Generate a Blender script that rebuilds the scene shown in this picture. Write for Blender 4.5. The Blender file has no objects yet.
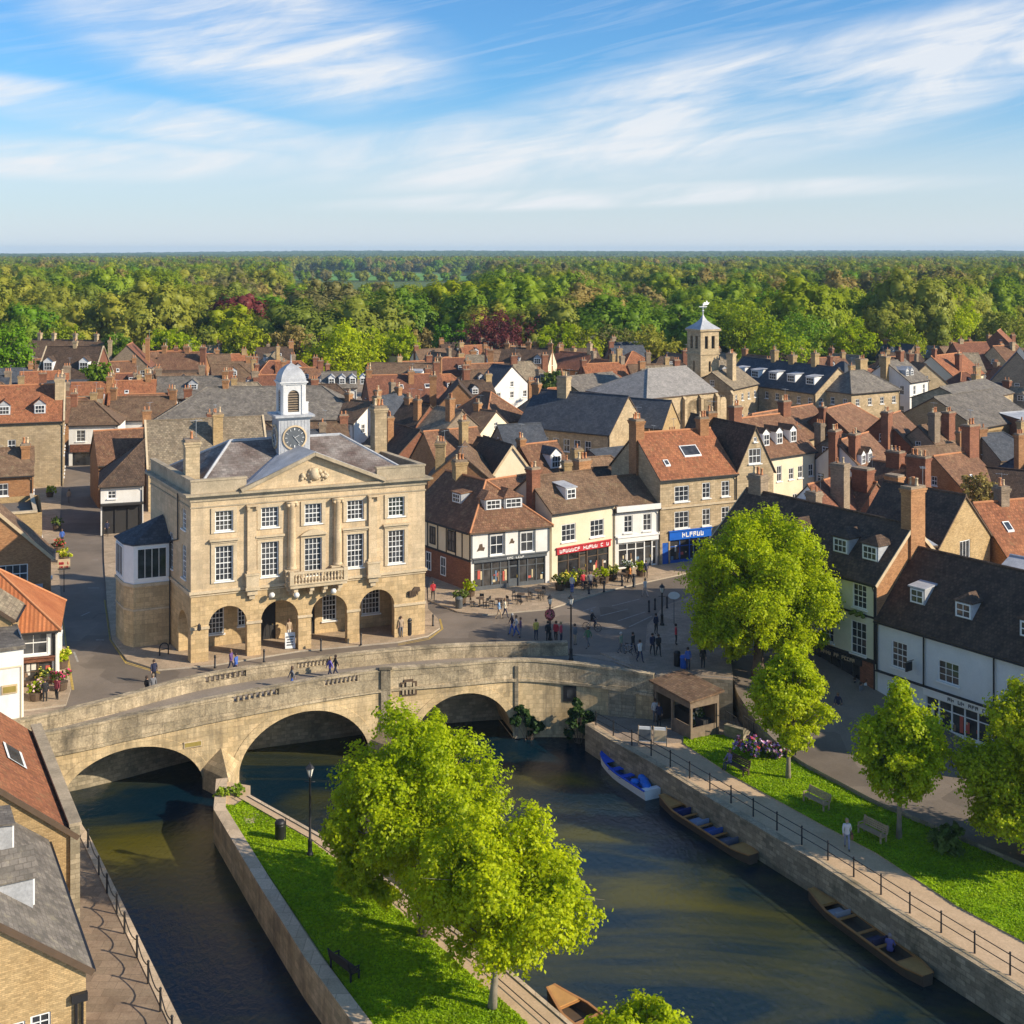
import bpy, bmesh, math, random
import numpy as np
from mathutils import Vector, Matrix
from mathutils.geometry import tessellate_polygon
from math import radians as R, sin, cos, tan, pi, sqrt, atan2
random.seed(7)
SC = bpy.context.scene
COL = SC.collection
F, CH, HV = 1250.0, 32.0, 252.0          # focal length in pixels, camera height, horizon row

def P(u, v, z=0.0):                       # photo pixel + height -> point in the world
    Y = F*(CH-z)/(v-HV)
    return Vector(((u-512)*Y/F, Y, z))
def P2(u, v, z=0.0):
    p = P(u, v, z); return (p.x, p.y)

# ------------------------------------------------------------------ materials
MATS = {}
def newmat(name):
    m = bpy.data.materials.new(name); m.use_nodes = True
    nt = m.node_tree; nt.nodes.clear()
    out = nt.nodes.new('ShaderNodeOutputMaterial')
    b = nt.nodes.new('ShaderNodeBsdfPrincipled')
    nt.links.new(b.outputs[0], out.inputs[0])
    MATS[name] = m
    return m, nt, b, out
def N(nt, t, **kw):
    n = nt.nodes.new(t)
    for k, v in kw.items(): setattr(n, k, v)
    return n
def mixc(nt, fac, a, b, mode='MIX'):
    n = N(nt, 'ShaderNodeMix', data_type='RGBA', blend_type=mode)
    def put(sock, val):
        if hasattr(val, 'is_linked') or hasattr(val, 'links'): nt.links.new(val, sock)
        elif isinstance(val, (int, float)): sock.default_value = val
        else: sock.default_value = (*val, 1) if len(val) == 3 else val
    put(n.inputs[0], fac); put(n.inputs[6], a); put(n.inputs[7], b)
    return n.outputs[2]
def ramp(nt, fac, stops, interp='LINEAR'):
    n = N(nt, 'ShaderNodeValToRGB'); cr = n.color_ramp; cr.interpolation = interp
    while len(cr.elements) < len(stops): cr.elements.new(0.5)
    for e, (p, c) in zip(cr.elements, stops):
        e.position = p; e.color = (c, c, c, 1) if isinstance(c, (int, float)) else (*c, 1)
    nt.links.new(fac, n.inputs[0])
    return n.outputs[0]
def noise(nt, vec, scale, detail=4, rough=.6, dist=0.0):
    n = N(nt, 'ShaderNodeTexNoise'); n.inputs['Scale'].default_value = scale
    n.inputs['Detail'].default_value = detail; n.inputs['Roughness'].default_value = rough
    n.inputs['Distortion'].default_value = dist
    if vec is not None: nt.links.new(vec, n.inputs['Vector'])
    return n.outputs['Fac']
def surf(name, c1, c2, scale=.8, rough=.85, brick=None, stain=0.0, staincol=(.05, .05, .045), rnd=.12, bump=.0,
         fine=0.25, lichen=None, spec=.3, patch=0., streak=0.):
    """mottled masonry / tile / render: two tones by noise, optional courses in UV metres, stains, per-object tint"""
    m, nt, b, out = newmat(name)
    pos = N(nt, 'ShaderNodeNewGeometry').outputs['Position']
    uv = N(nt, 'ShaderNodeTexCoord').outputs['UV']
    n1 = noise(nt, pos, scale, 5, .65)
    col = mixc(nt, ramp(nt, n1, [(.32, 0.), (.68, 1.)]), c1, c2)
    n2 = noise(nt, pos, 9.0, 3, .7)
    col = mixc(nt, 1.0, col, ramp(nt, n2, [(.2, 1-fine), (.8, 1+fine*.8)]), 'MULTIPLY')
    hsrc = n2
    if brick:
        bw, bh, mort, contrast = brick
        bt = N(nt, 'ShaderNodeTexBrick'); nt.links.new(uv, bt.inputs['Vector'])
        bt.inputs['Scale'].default_value = 1.0
        bt.inputs['Brick Width'].default_value = bw; bt.inputs['Row Height'].default_value = bh
        bt.inputs['Mortar Size'].default_value = mort; bt.inputs['Bias'].default_value = 0.0
        lo = 1-contrast
        bt.inputs['Color1'].default_value = (lo, lo, lo*.97, 1); bt.inputs['Color2'].default_value = (1.12, 1.1, 1.08, 1)
        bt.inputs['Mortar'].default_value = (.68, .66, .64, 1)
        col = mixc(nt, 1.0, col, bt.outputs['Color'], 'MULTIPLY')
        hsrc = bt.outputs['Fac']
    if patch:
        vo = N(nt, 'ShaderNodeTexVoronoi', distance='CHEBYCHEV'); vo.inputs['Scale'].default_value = .16; nt.links.new(pos, vo.inputs['Vector'])
        sv_ = N(nt, 'ShaderNodeSeparateColor'); nt.links.new(vo.outputs['Color'], sv_.inputs[0])
        col = mixc(nt, 1., col, ramp(nt, sv_.outputs[0], [(.15, 1-patch), (.3, 1.), (.8, 1.), (.95, 1+patch*.6)]), 'MULTIPLY')
    if stain:
        n3 = noise(nt, pos, .35, 6, .72, .6)
        col = mixc(nt, ramp(nt, n3, [(.5, 0.), (.72, stain)]), col, staincol)
    if streak:                                # rain streaks and soot run down the face
        ms_ = N(nt, 'ShaderNodeMapping'); ms_.inputs['Scale'].default_value = (1.6, 1.6, .16); nt.links.new(pos, ms_.inputs['Vector'])
        n5 = noise(nt, ms_.outputs[0], 1.0, 5, .7)
        col = mixc(nt, ramp(nt, n5, [(.48, 0.), (.72, streak)]), col, staincol)
    if lichen:
        n4 = noise(nt, pos, 1.6, 5, .7)
        col = mixc(nt, ramp(nt, n4, [(.56, 0.), (.7, .6)]), col, lichen)
    if rnd:
        oi = N(nt, 'ShaderNodeObjectInfo').outputs['Random']
        col = mixc(nt, 1.0, col, ramp(nt, oi, [(0., (1-rnd, 1-rnd*1.1, 1-rnd*1.2)), (1., (1+rnd, 1+rnd*.9, 1+rnd*.7))]), 'MULTIPLY')
    nt.links.new(col, b.inputs['Base Color'])
    b.inputs['Roughness'].default_value = rough
    b.inputs['Specular IOR Level'].default_value = spec
    if bump:
        bp = N(nt, 'ShaderNodeBump'); bp.inputs['Strength'].default_value = bump; bp.inputs['Distance'].default_value = .05
        if brick: bp.invert = True
        nt.links.new(hsrc, bp.inputs['Height']); nt.links.new(bp.outputs[0], b.inputs['Normal'])
    return m
def plain(name, c, rough=.6, metal=0., spec=.4, var=.15):
    m, nt, b, out = newmat(name)
    pos = N(nt, 'ShaderNodeNewGeometry').outputs['Position']
    n = noise(nt, pos, 2.5, 4, .6)
    col = mixc(nt, 1.0, c, ramp(nt, n, [(.25, 1-var), (.75, 1+var)]), 'MULTIPLY')
    nt.links.new(col, b.inputs['Base Color'])
    b.inputs['Roughness'].default_value = rough; b.inputs['Metallic'].default_value = metal
    b.inputs['Specular IOR Level'].default_value = spec
    return m
def cm(c, rough=.75):                     # a plain colour, cached
    k = 'paint_%02d_%02d_%02d' % tuple(int(x*99) for x in c)
    return MATS.get(k) or plain(k, c, rough)

# walls
surf('hall_stone', (.52, .395, .245), (.64, .50, .325), .7, brick=(.9, .38, .006, .09), stain=.6, staincol=(.27, .215, .15), rnd=0, bump=.25, streak=.45)
surf('hall_base', (.52, .37, .19), (.62, .46, .26), .9, brick=(.7, .36, .012, .2), stain=.5, staincol=(.18, .13, .08), rnd=0, bump=.4, streak=.4)
surf('weathered_trim', (.34, .28, .19), (.48, .39, .27), 1.0, stain=.6, staincol=(.11, .095, .07), rnd=0, fine=.3)
surf('trim_stone', (.50, .40, .26), (.62, .50, .34), 1.2, stain=.4, staincol=(.14, .12, .09), rnd=.04)
surf('bridge_stone', (.50, .37, .20), (.64, .50, .30), .45, brick=(.75, .34, .012, .22), stain=.7, staincol=(.12, .10, .07), rnd=0, bump=.4, streak=.6)
surf('parapet_stone', (.36, .29, .19), (.56, .46, .31), 1.1, brick=(1.3, .8, .02, .25), stain=.9, staincol=(.07, .06, .045), rnd=0, bump=.5, fine=.55, lichen=(.15, .125, .09), streak=.5)
surf('old_wall_stone', (.27, .23, .16), (.40, .34, .24), .6, brick=(.55, .26, .018, .35), stain=.7, staincol=(.07, .07, .05), rnd=0, bump=.5)
surf('bank_stone', (.34, .265, .17), (.50, .40, .265), .8, brick=(.6, .26, .02, .4), stain=.7, staincol=(.05, .055, .03), rnd=0, bump=.5)
surf('coping_stone', (.52, .40, .27), (.64, .50, .35), .8, brick=(1.1, 1.2, .02, .16), stain=.5, staincol=(.16, .13, .09), rnd=0, bump=.3)
surf('quay_coping', (.36, .28, .18), (.50, .39, .26), .9, brick=(1.1, 1.2, .02, .2), stain=.8, staincol=(.09, .085, .045), rnd=0, bump=.3, fine=.4)
surf('tan_stone', (.43, .33, .20), (.54, .43, .28), .6, brick=(.5, .24, .014, .22), stain=.4, staincol=(.18, .13, .08), bump=.3, streak=.35)
surf('gold_brick', (.42, .29, .14), (.52, .38, .20), .7, brick=(.23, .08, .01, .3), stain=.2, staincol=(.22, .14, .07), bump=.3)
surf('orange_brick', (.37, .185, .085), (.46, .25, .12), .7, brick=(.23, .08, .01, .3), stain=.25, staincol=(.2, .09, .05), bump=.3)
surf('red_brick', (.23, .095, .058), (.31, .14, .08), .7, brick=(.23, .08, .01, .3), stain=.3, staincol=(.10, .045, .03), bump=.3)
surf('grey_brick', (.27, .21, .15), (.36, .28, .2), .7, brick=(.23, .08, .01, .3), stain=.3, staincol=(.12, .09, .07), bump=.3)
plain('weathered_timber', (.19, .14, .095), .8, var=.3)
surf('white_render', (.72, .70, .66), (.80, .79, .75), .6, stain=.25, staincol=(.42, .38, .32), rnd=.05, fine=.06, streak=.25)
surf('cream_render', (.70, .60, .42), (.77, .67, .49), .5, stain=.22, staincol=(.42, .32, .18), rnd=.06, fine=.08)
surf('pale_green_render', (.62, .63, .48), (.70, .70, .56), .5, stain=.2, staincol=(.38, .36, .26), rnd=.03, fine=.07)
surf('pale_blue_render', (.66, .68, .68), (.74, .75, .75), .5, stain=.2, staincol=(.40, .40, .38), rnd=.03, fine=.06)
# roofs (courses run with the UV's horizontal)
surf('orange_tile', (.28, .105, .052), (.40, .165, .078), .7, brick=(.24, .3, .03, .45), stain=.4, staincol=(.13, .06, .035), bump=.6, rnd=.14, lichen=(.25, .17, .08))
surf('red_tile', (.19, .08, .05), (.28, .12, .07), .7, brick=(.24, .3, .03, .4), stain=.4, staincol=(.10, .05, .035), bump=.6, rnd=.16)
surf('rust_tile', (.195, .10, .06), (.29, .155, .09), .8, brick=(.24, .26, .03, .42), stain=.55, staincol=(.10, .06, .035), bump=.6, rnd=.12, lichen=(.34, .24, .13))
surf('brown_tile', (.17, .105, .065), (.27, .175, .11), .8, brick=(.24, .26, .03, .4), stain=.5, staincol=(.07, .05, .035), bump=.6, rnd=.16, lichen=(.24, .20, .11))
surf('dark_tile', (.075, .050, .036), (.145, .094, .064), .9, brick=(.24, .26, .03, .45), stain=.3, staincol=(.03, .025, .022), bump=.6, rnd=.12, lichen=(.15, .11, .07))
surf('stone_tile', (.24, .19, .135), (.36, .30, .21), 1.0, brick=(.34, .3, .03, .4), stain=.5, staincol=(.10, .085, .06), bump=.6, rnd=.1)
surf('church_slate', (.27, .255, .24), (.38, .355, .33), .7, brick=(.35, .26, .02, .25), stain=.3, staincol=(.16, .14, .125), bump=.4, rnd=.0)
surf('grey_slate', (.14, .125, .11), (.245, .22, .19), .8, brick=(.35, .26, .02, .35), lichen=(.29, .255, .18), stain=.45, staincol=(.09, .08, .075), bump=.4, rnd=.12)
surf('blue_slate', (.055, .065, .085), (.095, .105, .125), .7, brick=(.35, .26, .02, .3), stain=.2, staincol=(.04, .04, .045), bump=.4, rnd=.12)
surf('hall_slate', (.12, .085, .075), (.30, .27, .25), .55, brick=(.4, .28, .02, .28), stain=.45, staincol=(.10, .065, .05), bump=.4, rnd=0)
surf('pantile', (.40, .13, .05), (.52, .20, .08), .8, brick=(.30, 9.0, .07, .12), stain=.3, staincol=(.16, .06, .035), bump=1.0, rnd=.05)
surf('turret_paint', (.60, .60, .60), (.70, .70, .69), 1., rough=.5, stain=.3, staincol=(.4, .4, .4), rnd=0, streak=.3)
surf('lead', (.33, .34, .36), (.50, .51, .53), .9, rough=.5, stain=.3, staincol=(.2, .2, .2), rnd=.04)
# small things
plain('white_paint', (.78, .78, .76), .45, var=.05)
plain('black_iron', (.018, .018, .02), .5)
plain('black_timber', (.03, .028, .027), .7)
plain('grey_paint', (.10, .11, .12), .5)
plain('dark_wood', (.10, .065, .04), .7)
plain('bench_wood', (.42, .30, .18), .75)
plain('varnished_wood', (.40, .18, .05), .35, spec=.5)
plain('worn_wood', (.46, .24, .07), .5)
plain('clay', (.46, .20, .09), .8)
plain('pale_clay', (.55, .42, .26), .8)
plain('bark', (.14, .10, .07), .9, var=.35)
plain('pale_bark', (.25, .21, .16), .9, var=.35)
plain('skin', (.48, .29, .20), .6)
plain('steel', (.45, .46, .48), .35, .8)
plain('gilt', (.55, .42, .12), .4, .6)
plain('blue_sign', (.01, .11, .50), .4)
plain('red_sign', (.45, .03, .04), .45)
plain('blue_canvas', (.015, .09, .55), .6)
plain('blue_paint', (.02, .10, .42), .4)
def glass(name, c, rough):
    m, nt, b, out = newmat(name)
    oi = N(nt, 'ShaderNodeObjectInfo').outputs['Random']
    pos = N(nt, 'ShaderNodeNewGeometry').outputs['Position']
    n = noise(nt, pos, 1.3, 2, .5)
    col = mixc(nt, ramp(nt, oi, [(.3, 0.), (.9, .4)]), c, (.11, .10, .09))
    col = mixc(nt, 1., col, ramp(nt, n, [(.3, .5), (.7, 1.5)]), 'MULTIPLY')
    nt.links.new(col, b.inputs['Base Color']); b.inputs['Roughness'].default_value = rough
    b.inputs['Specular IOR Level'].default_value = .6
    bp = N(nt, 'ShaderNodeBump'); bp.inputs['Strength'].default_value = .08; bp.inputs['Distance'].default_value = .1
    nt.links.new(n, bp.inputs['Height']); nt.links.new(bp.outputs[0], b.inputs['Normal'])
glass('window_glass', (.035, .04, .048), .06)
glass('shop_glass', (.03, .03, .032), .08)
def lampglass():
    m, nt, b, out = newmat('lamp_glass')
    b.inputs['Base Color'].default_value = (.75, .74, .68, 1); b.inputs['Roughness'].default_value = .2
lampglass()
# ground
surf('asphalt', (.165, .132, .10), (.235, .19, .148), .25, rough=.9, stain=.35, staincol=(.09, .08, .07), rnd=0, fine=.2, patch=.2)
surf('paving', (.38, .285, .19), (.47, .36, .25), .5, rough=.9, brick=(.6, .45, .012, .16), stain=.3, staincol=(.22, .17, .12), rnd=0, bump=.15)
surf('plaza_paving', (.29, .225, .165), (.39, .305, .23), .4, rough=.9, brick=(.5, .3, .01, .14), stain=.4, staincol=(.15, .12, .1), rnd=0, bump=.15, patch=.16)
surf('deck_asphalt', (.22, .185, .15), (.30, .25, .2), .5, rough=.9, stain=.3, staincol=(.15, .12, .1), rnd=0)
surf('kerb_stone', (.34, .29, .22), (.44, .38, .3), 1., rnd=0)
surf('gravel_path', (.50, .35, .21), (.60, .43, .27), .7, rough=.95, stain=.25, staincol=(.28, .2, .13), rnd=0, fine=.22)
surf('terrace_paving', (.22, .16, .11), (.33, .25, .175), .6, rough=.9, brick=(.9, .6, .015, .2), stain=.5, staincol=(.15, .09, .06), rnd=0)
surf('grass', (.19, .33, .006), (.29, .43, .010), .55, rough=.95, stain=.55, staincol=(.13, .20, .012), rnd=0, fine=.7, lichen=(.26, .30, .03), spec=.1)
surf('town_earth', (.16, .125, .09), (.24, .19, .14), .08, rough=.95, stain=.4, staincol=(.08, .10, .04), rnd=0)
surf('country', (.07, .12, .025), (.11, .15, .04), .01, rough=.95, rnd=0)
surf('meadow', (.11, .26, .04), (.15, .30, .05), .01, rough=.95, rnd=0, fine=.1)
plain('line_paint', (.30, .28, .25), .8, var=.4)
plain('yellow_line', (.50, .34, .08), .7, var=.3)

def leafmat(name, c1, c2, trans=.35, rnd=.15):
    m = bpy.data.materials.new(name); m.use_nodes = True; MATS[name] = m
    nt = m.node_tree; nt.nodes.clear()
    out = nt.nodes.new('ShaderNodeOutputMaterial')
    pos = N(nt, 'ShaderNodeNewGeometry').outputs['Position']
    n1 = noise(nt, pos, .45, 4, .7); n2 = noise(nt, pos, 5., 2, .6)
    col = mixc(nt, ramp(nt, n1, [(.35, 0.), (.65, 1.)]), c1, c2)
    col = mixc(nt, 1., col, ramp(nt, n2, [(.25, .6), (.75, 1.35)]), 'MULTIPLY')
    oi = N(nt, 'ShaderNodeObjectInfo').outputs['Random']
    col = mixc(nt, 1., col, ramp(nt, oi, [(0., (1-rnd*1.6, 1-rnd, 1-rnd)), (.5, (1, 1, 1)), (1., (1+rnd*1.4, 1+rnd*.8, 1))]), 'MULTIPLY')
    d = N(nt, 'ShaderNodeBsdfDiffuse'); t = N(nt, 'ShaderNodeBsdfTranslucent'); g = N(nt, 'ShaderNodeBsdfGlossy')
    g.inputs['Roughness'].default_value = .45; g.inputs['Color'].default_value = (.8, .9, .7, 1)
    nt.links.new(col, d.inputs['Color']); nt.links.new(col, t.inputs['Color'])
    ms = N(nt, 'ShaderNodeMixShader'); ms.inputs[0].default_value = trans
    nt.links.new(d.outputs[0], ms.inputs[1]); nt.links.new(t.outputs[0], ms.inputs[2])
    m2 = N(nt, 'ShaderNodeMixShader'); m2.inputs[0].default_value = .012
    nt.links.new(ms.outputs[0], m2.inputs[1]); nt.links.new(g.outputs[0], m2.inputs[2])
    nt.links.new(m2.outputs[0], out.inputs[0])
leafmat('leaf_lime', (.45, .53, .005), (.62, .68, .008), .55, .06)
leafmat('leaf_fresh', (.36, .46, .005), (.52, .60, .008), .55, .06)
leafmat('leaf_spring', (.26, .33, .010), (.38, .43, .018), .45, .14)
leafmat('grass_blade', (.24, .40, .006), (.40, .56, .010), .5, .1)
leafmat('leaf_green', (.17, .27, .016), (.28, .39, .03), .45, .2)
leafmat('leaf_olive', (.26, .28, .035), (.39, .40, .055), .45, .2)
leafmat('leaf_bud', (.25, .21, .07), (.36, .30, .10), .4, .2)
leafmat('leaf_dark', (.07, .135, .02), (.12, .19, .03), .35, .2)
leafmat('leaf_copper', (.15, .035, .038), (.24, .055, .05), .35, .1)
leafmat('leaf_emerald', (.12, .26, .010), (.20, .36, .015), .4, .1)
leafmat('leaf_shrub', (.10, .16, .03), (.19, .24, .05), .3, .1)
leafmat('ivy', (.02, .05, .012), (.05, .09, .02), .15, .1)

# ------------------------------------------------------------------ mesh builder
class MB:
    def __init__(s): s.v = []; s.f = []; s.m = []
    def face(s, pts, mi=0):
        b = len(s.v); s.v += [tuple(p) for p in pts]; s.f.append(tuple(range(b, b+len(pts)))); s.m.append(mi)
    def box(s, c, size, mi=0, rz=0.0):
        x, y, z = size[0]/2, size[1]/2, size[2]/2; ca, sa = cos(rz), sin(rz)
        b = len(s.v)
        for dz in (-z, z):
            for dx, dy in ((-x, -y), (x, -y), (x, y), (-x, y)):
                s.v.append((c[0]+dx*ca-dy*sa, c[1]+dx*sa+dy*ca, c[2]+dz))
        for q in ((3, 2, 1, 0), (4, 5, 6, 7), (0, 1, 5, 4), (1, 2, 6, 5), (2, 3, 7, 6), (3, 0, 4, 7)):
            s.f.append(tuple(b+i for i in q)); s.m.append(mi)
    def bx(s, x0, x1, y0, y1, z0, z1, mi=0): s.box(((x0+x1)/2, (y0+y1)/2, (z0+z1)/2), (x1-x0, y1-y0, z1-z0), mi)
    def beam(s, p0, p1, w, h, mi=0):        # a bar of rectangular section between two points
        p0, p1 = Vector(p0), Vector(p1); d = (p1-p0)
        if d.length < 1e-6: return
        d.normalize(); a = d.cross(Vector((0, 0, 1)))
        if a.length < 1e-3: a = Vector((1, 0, 0))
        a.normalize(); c = a.cross(d)
        b = len(s.v)
        for p in (p0, p1):
            for i, j in ((-1, -1), (1, -1), (1, 1), (-1, 1)): s.v.append(tuple(p+a*(i*w/2)+c*(j*h/2)))
        for q in ((0, 1, 2, 3), (7, 6, 5, 4), (0, 4, 5, 1), (1, 5, 6, 2), (2, 6, 7, 3), (3, 7, 4, 0)):
            s.f.append(tuple(b+i for i in q)); s.m.append(mi)
    def tube(s, pts, rad, n=8, mi=0):
        pts = [Vector(p) for p in pts]; b = len(s.v); k = len(pts)
        for i, p in enumerate(pts):
            d = (pts[min(i+1, k-1)]-pts[max(i-1, 0)])
            if d.length < 1e-6: d = Vector((0, 0, 1))
            d.normalize()
            a = d.cross(Vector((0.31, 0.95, 0.05))); a.normalize(); c = d.cross(a)
            r = rad[i] if hasattr(rad, '__len__') else rad
            for j in range(n):
                t = 2*pi*j/n; s.v.append(tuple(p+a*(r*cos(t))+c*(r*sin(t))))
        for i in range(k-1):
            for j in range(n):
                j2 = (j+1) % n
                s.f.append((b+i*n+j, b+i*n+j2, b+(i+1)*n+j2, b+(i+1)*n+j)); s.m.append(mi)
        s.f.append(tuple(b+j for j in range(n))[::-1]); s.m.append(mi)
        s.f.append(tuple(b+(k-1)*n+j for j in range(n))); s.m.append(mi)
    def lathe(s, prof, c=(0, 0, 0), n=12, mi=0, ph=0.0):
        b = len(s.v); k = len(prof)
        for r, z in prof:
            for j in range(n):
                t = ph+2*pi*j/n; s.v.append((c[0]+r*cos(t), c[1]+r*sin(t), c[2]+z))
        for i in range(k-1):
            for j in range(n):
                j2 = (j+1) % n
                s.f.append((b+i*n+j, b+i*n+j2, b+(i+1)*n+j2, b+(i+1)*n+j)); s.m.append(mi)
        s.f.append(tuple(b+j for j in range(n))[::-1]); s.m.append(mi)
        s.f.append(tuple(b+(k-1)*n+j for j in range(n))); s.m.append(mi)
    def panel(s, o, ux, outline, holes=(), depth=.15, mi=0, mr=None, back=False):
        """upright sheet: origin o, horizontal direction ux, outline and holes as (along, height); holes get reveals"""
        o = Vector(o); ux = Vector((ux[0], ux[1], 0)).normalized(); nrm = ux.cross(Vector((0, 0, 1)))
        polys = [[Vector((a, b, 0)) for a, b in outline]]+[[Vector((a, b, 0)) for a, b in h] for h in holes]
        flat = [p for q in polys for p in q]
        W = lambda p, d=0.: tuple(o+ux*p.x+Vector((0, 0, p.y))-nrm*d)
        for t in tessellate_polygon(polys):
            a, b, c = (flat[i] for i in t)
            ar = (b.x-a.x)*(c.y-a.y)-(b.y-a.y)*(c.x-a.x)
            if abs(ar) < 1e-9: continue
            if ar < 0: b, c = c, b
            s.face([W(a), W(b), W(c)], mi)
            if back: s.face([W(a, depth), W(c, depth), W(b, depth)], mi)
        loops = polys[1:] + ([polys[0]] if back else [])
        for q in loops:
            ar = sum(q[i].x*q[(i+1) % len(q)].y-q[(i+1) % len(q)].x*q[i].y for i in range(len(q)))
            inner = q is not polys[0]
            for i in range(len(q)):
                a, b = q[i], q[(i+1) % len(q)]
                if (ar > 0) != inner: a, b = b, a
                s.face([W(a), W(a, depth), W(b, depth), W(b)] if True else 0, mi if mr is None else mr)
    def prism(s, pts, z0, z1, mi=0, ms=None):
        """vertical prism over an xy outline (z0/z1 numbers)"""
        ar = sum(pts[i][0]*pts[(i+1) % len(pts)][1]-pts[(i+1) % len(pts)][0]*pts[i][1] for i in range(len(pts)))
        if ar < 0: pts = pts[::-1]
        fl = [Vector((p[0], p[1], 0)) for p in pts]
        for t in tessellate_polygon([fl]):
            a, b, c = (fl[i] for i in t)
            if (b.x-a.x)*(c.y-a.y)-(b.y-a.y)*(c.x-a.x) < 0: b, c = c, b
            s.face([(a.x, a.y, z1), (b.x, b.y, z1), (c.x, c.y, z1)], mi)
        if z0 is not None:
            for i in range(len(pts)):
                a, b = pts[i], pts[(i+1) % len(pts)]
                s.face([(a[0], a[1], z0), (b[0], b[1], z0), (b[0], b[1], z1), (a[0], a[1], z1)], mi if ms is None else ms)
    def solid(s, polys, t, mi=0, me=None):
        """roof slab: top polygons, thickness t downwards, closed round the rim"""
        me = mi if me is None else me
        cnt = {}
        key = lambda p: (round(p[0], 4), round(p[1], 4), round(p[2], 4))
        for q in polys:
            s.face(q, mi); s.face([(p[0], p[1], p[2]-t) for p in reversed(q)], me)
            for i in range(len(q)):
                a, b = q[i], q[(i+1) % len(q)]
                e = (key(a), key(b)); r = (e[1], e[0])
                if r in cnt: del cnt[r]
                else: cnt[e] = (a, b)
        for a, b in cnt.values():
            s.face([a, (a[0], a[1], a[2]-t), (b[0], b[1], b[2]-t), b], me)
    def mesh(s, name, mats, smooth=False):
        me = bpy.data.meshes.new(name)
        me.from_pydata(s.v, [], s.f)
        for mt in mats: me.materials.append(MATS[mt] if isinstance(mt, str) else mt)
        me.polygons.foreach_set('material_index', s.m)
        if smooth: me.polygons.foreach_set('use_smooth', [True]*len(s.f))
        uvl = me.uv_layers.new(name='UVMap').data
        for p in me.polygons:
            n = p.normal
            if abs(n.z) > .96 or n.length < .5: t = Vector((1, 0, 0)); b = Vector((0, 1, 0))
            else:
                t = Vector((-n.y, n.x, 0)).normalized(); b = n.cross(t)
            for li in p.loop_indices:
                c = me.vertices[me.loops[li].vertex_index].co
                uvl[li].uv = (c.dot(t), c.dot(b))
        return me
    def build(s, name, mats, parent=None, smooth=False, loc=None, rz=0.0):
        if not isinstance(mats, (list, tuple)): mats = [mats]
        o = bpy.data.objects.new(name, s.mesh(name, mats, smooth)); COL.objects.link(o)
        if parent: o.parent = parent
        if loc is not None: o.location = loc
        o.rotation_euler = (0, 0, rz)
        return o
class Each:                                 # every box becomes a part of its own
    def __init__(s, name, mats, parent): s.n, s.t, s.p = name, mats, parent
    def bx(s, x0, x1, y0, y1, z0, z1, mi=0):
        m = MB(); m.bx(x0, x1, y0, y1, z0, z1); return m.build(s.n, s.t[mi] if isinstance(s.t, (list, tuple)) else s.t, s.p)
def thing(name, label, cat, loc=(0, 0, 0), rz=0.0, group=None):
    o = bpy.data.objects.new(name, None); COL.objects.link(o); o.empty_display_size = .3
    o.location = loc; o.rotation_euler = (0, 0, rz)
    return tag(o, label, cat, group)
def tag(o, label, cat, group=None):
    o['label'] = label; o['category'] = cat
    if group: o['group'] = group
    return o
def struct(o, kind='structure'):
    o['kind'] = kind; return o
def inst(mesh, name, parent, loc, rz=0.0, sc=None):
    o = bpy.data.objects.new(name, mesh); COL.objects.link(o)
    o.parent = parent; o.location = loc; o.rotation_euler = (0, 0, rz)
    if sc: o.scale = (sc,)*3 if isinstance(sc, (int, float)) else sc
    return o
def dup(root, loc, rz=0.0, label=None, group=None, sc=None):
    r = root.copy(); COL.objects.link(r); r.location = loc; r.rotation_euler = (0, 0, rz)
    if sc: r.scale = (sc,)*3 if isinstance(sc, (int, float)) else sc
    if label: r['label'] = label
    if group: r['group'] = group
    for ch in list(root.children):
        c = ch.copy(); COL.objects.link(c); c.parent = r
        for g in ch.children:
            d = g.copy(); COL.objects.link(d); d.parent = c
    return r

# ------------------------------------------------------------------ windows, houses
WIN = {}
def window_mesh(w, h, nx, ny, frame='white_paint', sill=True, pane=False, gl='window_glass'):
    k = (round(w, 2), round(h, 2), nx, ny, frame, sill, pane, gl)
    if k in WIN: return WIN[k]
    m = MB(); fw = .085
    m.bx(-w/2, -w/2+fw, -.05, .03, 0, h); m.bx(w/2-fw, w/2, -.05, .03, 0, h)
    m.bx(-w/2+fw, w/2-fw, -.05, .03, 0, fw); m.bx(-w/2+fw, w/2-fw, -.05, .03, h-fw, h)
    iw, ih = w-2*fw, h-2*fw
    for i in range(1, nx): m.bx(-iw/2+iw*i/nx-.022, -iw/2+iw*i/nx+.022, -.03, .02, fw, h-fw)
    for j in range(1, ny):
        e = .035 if (ny % 2 == 0 and j == ny//2) else .02
        m.bx(-iw/2, iw/2, -.034 if e > .03 else -.026, .018, fw+ih*j/ny-e, fw+ih*j/ny+e)
    if sill: m.bx(-w/2-.09, w/2+.09, -.24, .0, -.11, -.003, 0)
    g = MB(); g.face([(-iw/2, 0, fw), (iw/2, 0, fw), (iw/2, 0, h-fw), (-iw/2, 0, h-fw)])
    if pane:
        r = (m.mesh('window', [frame]), g.mesh('pane', [gl]))
    else:
        b = len(m.v); m.v += g.v; m.f.append(tuple(b+i for i in range(4))); m.m.append(1)
        r = (m.mesh('window', [frame, gl]), None)
    WIN[k] = r; return r
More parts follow.
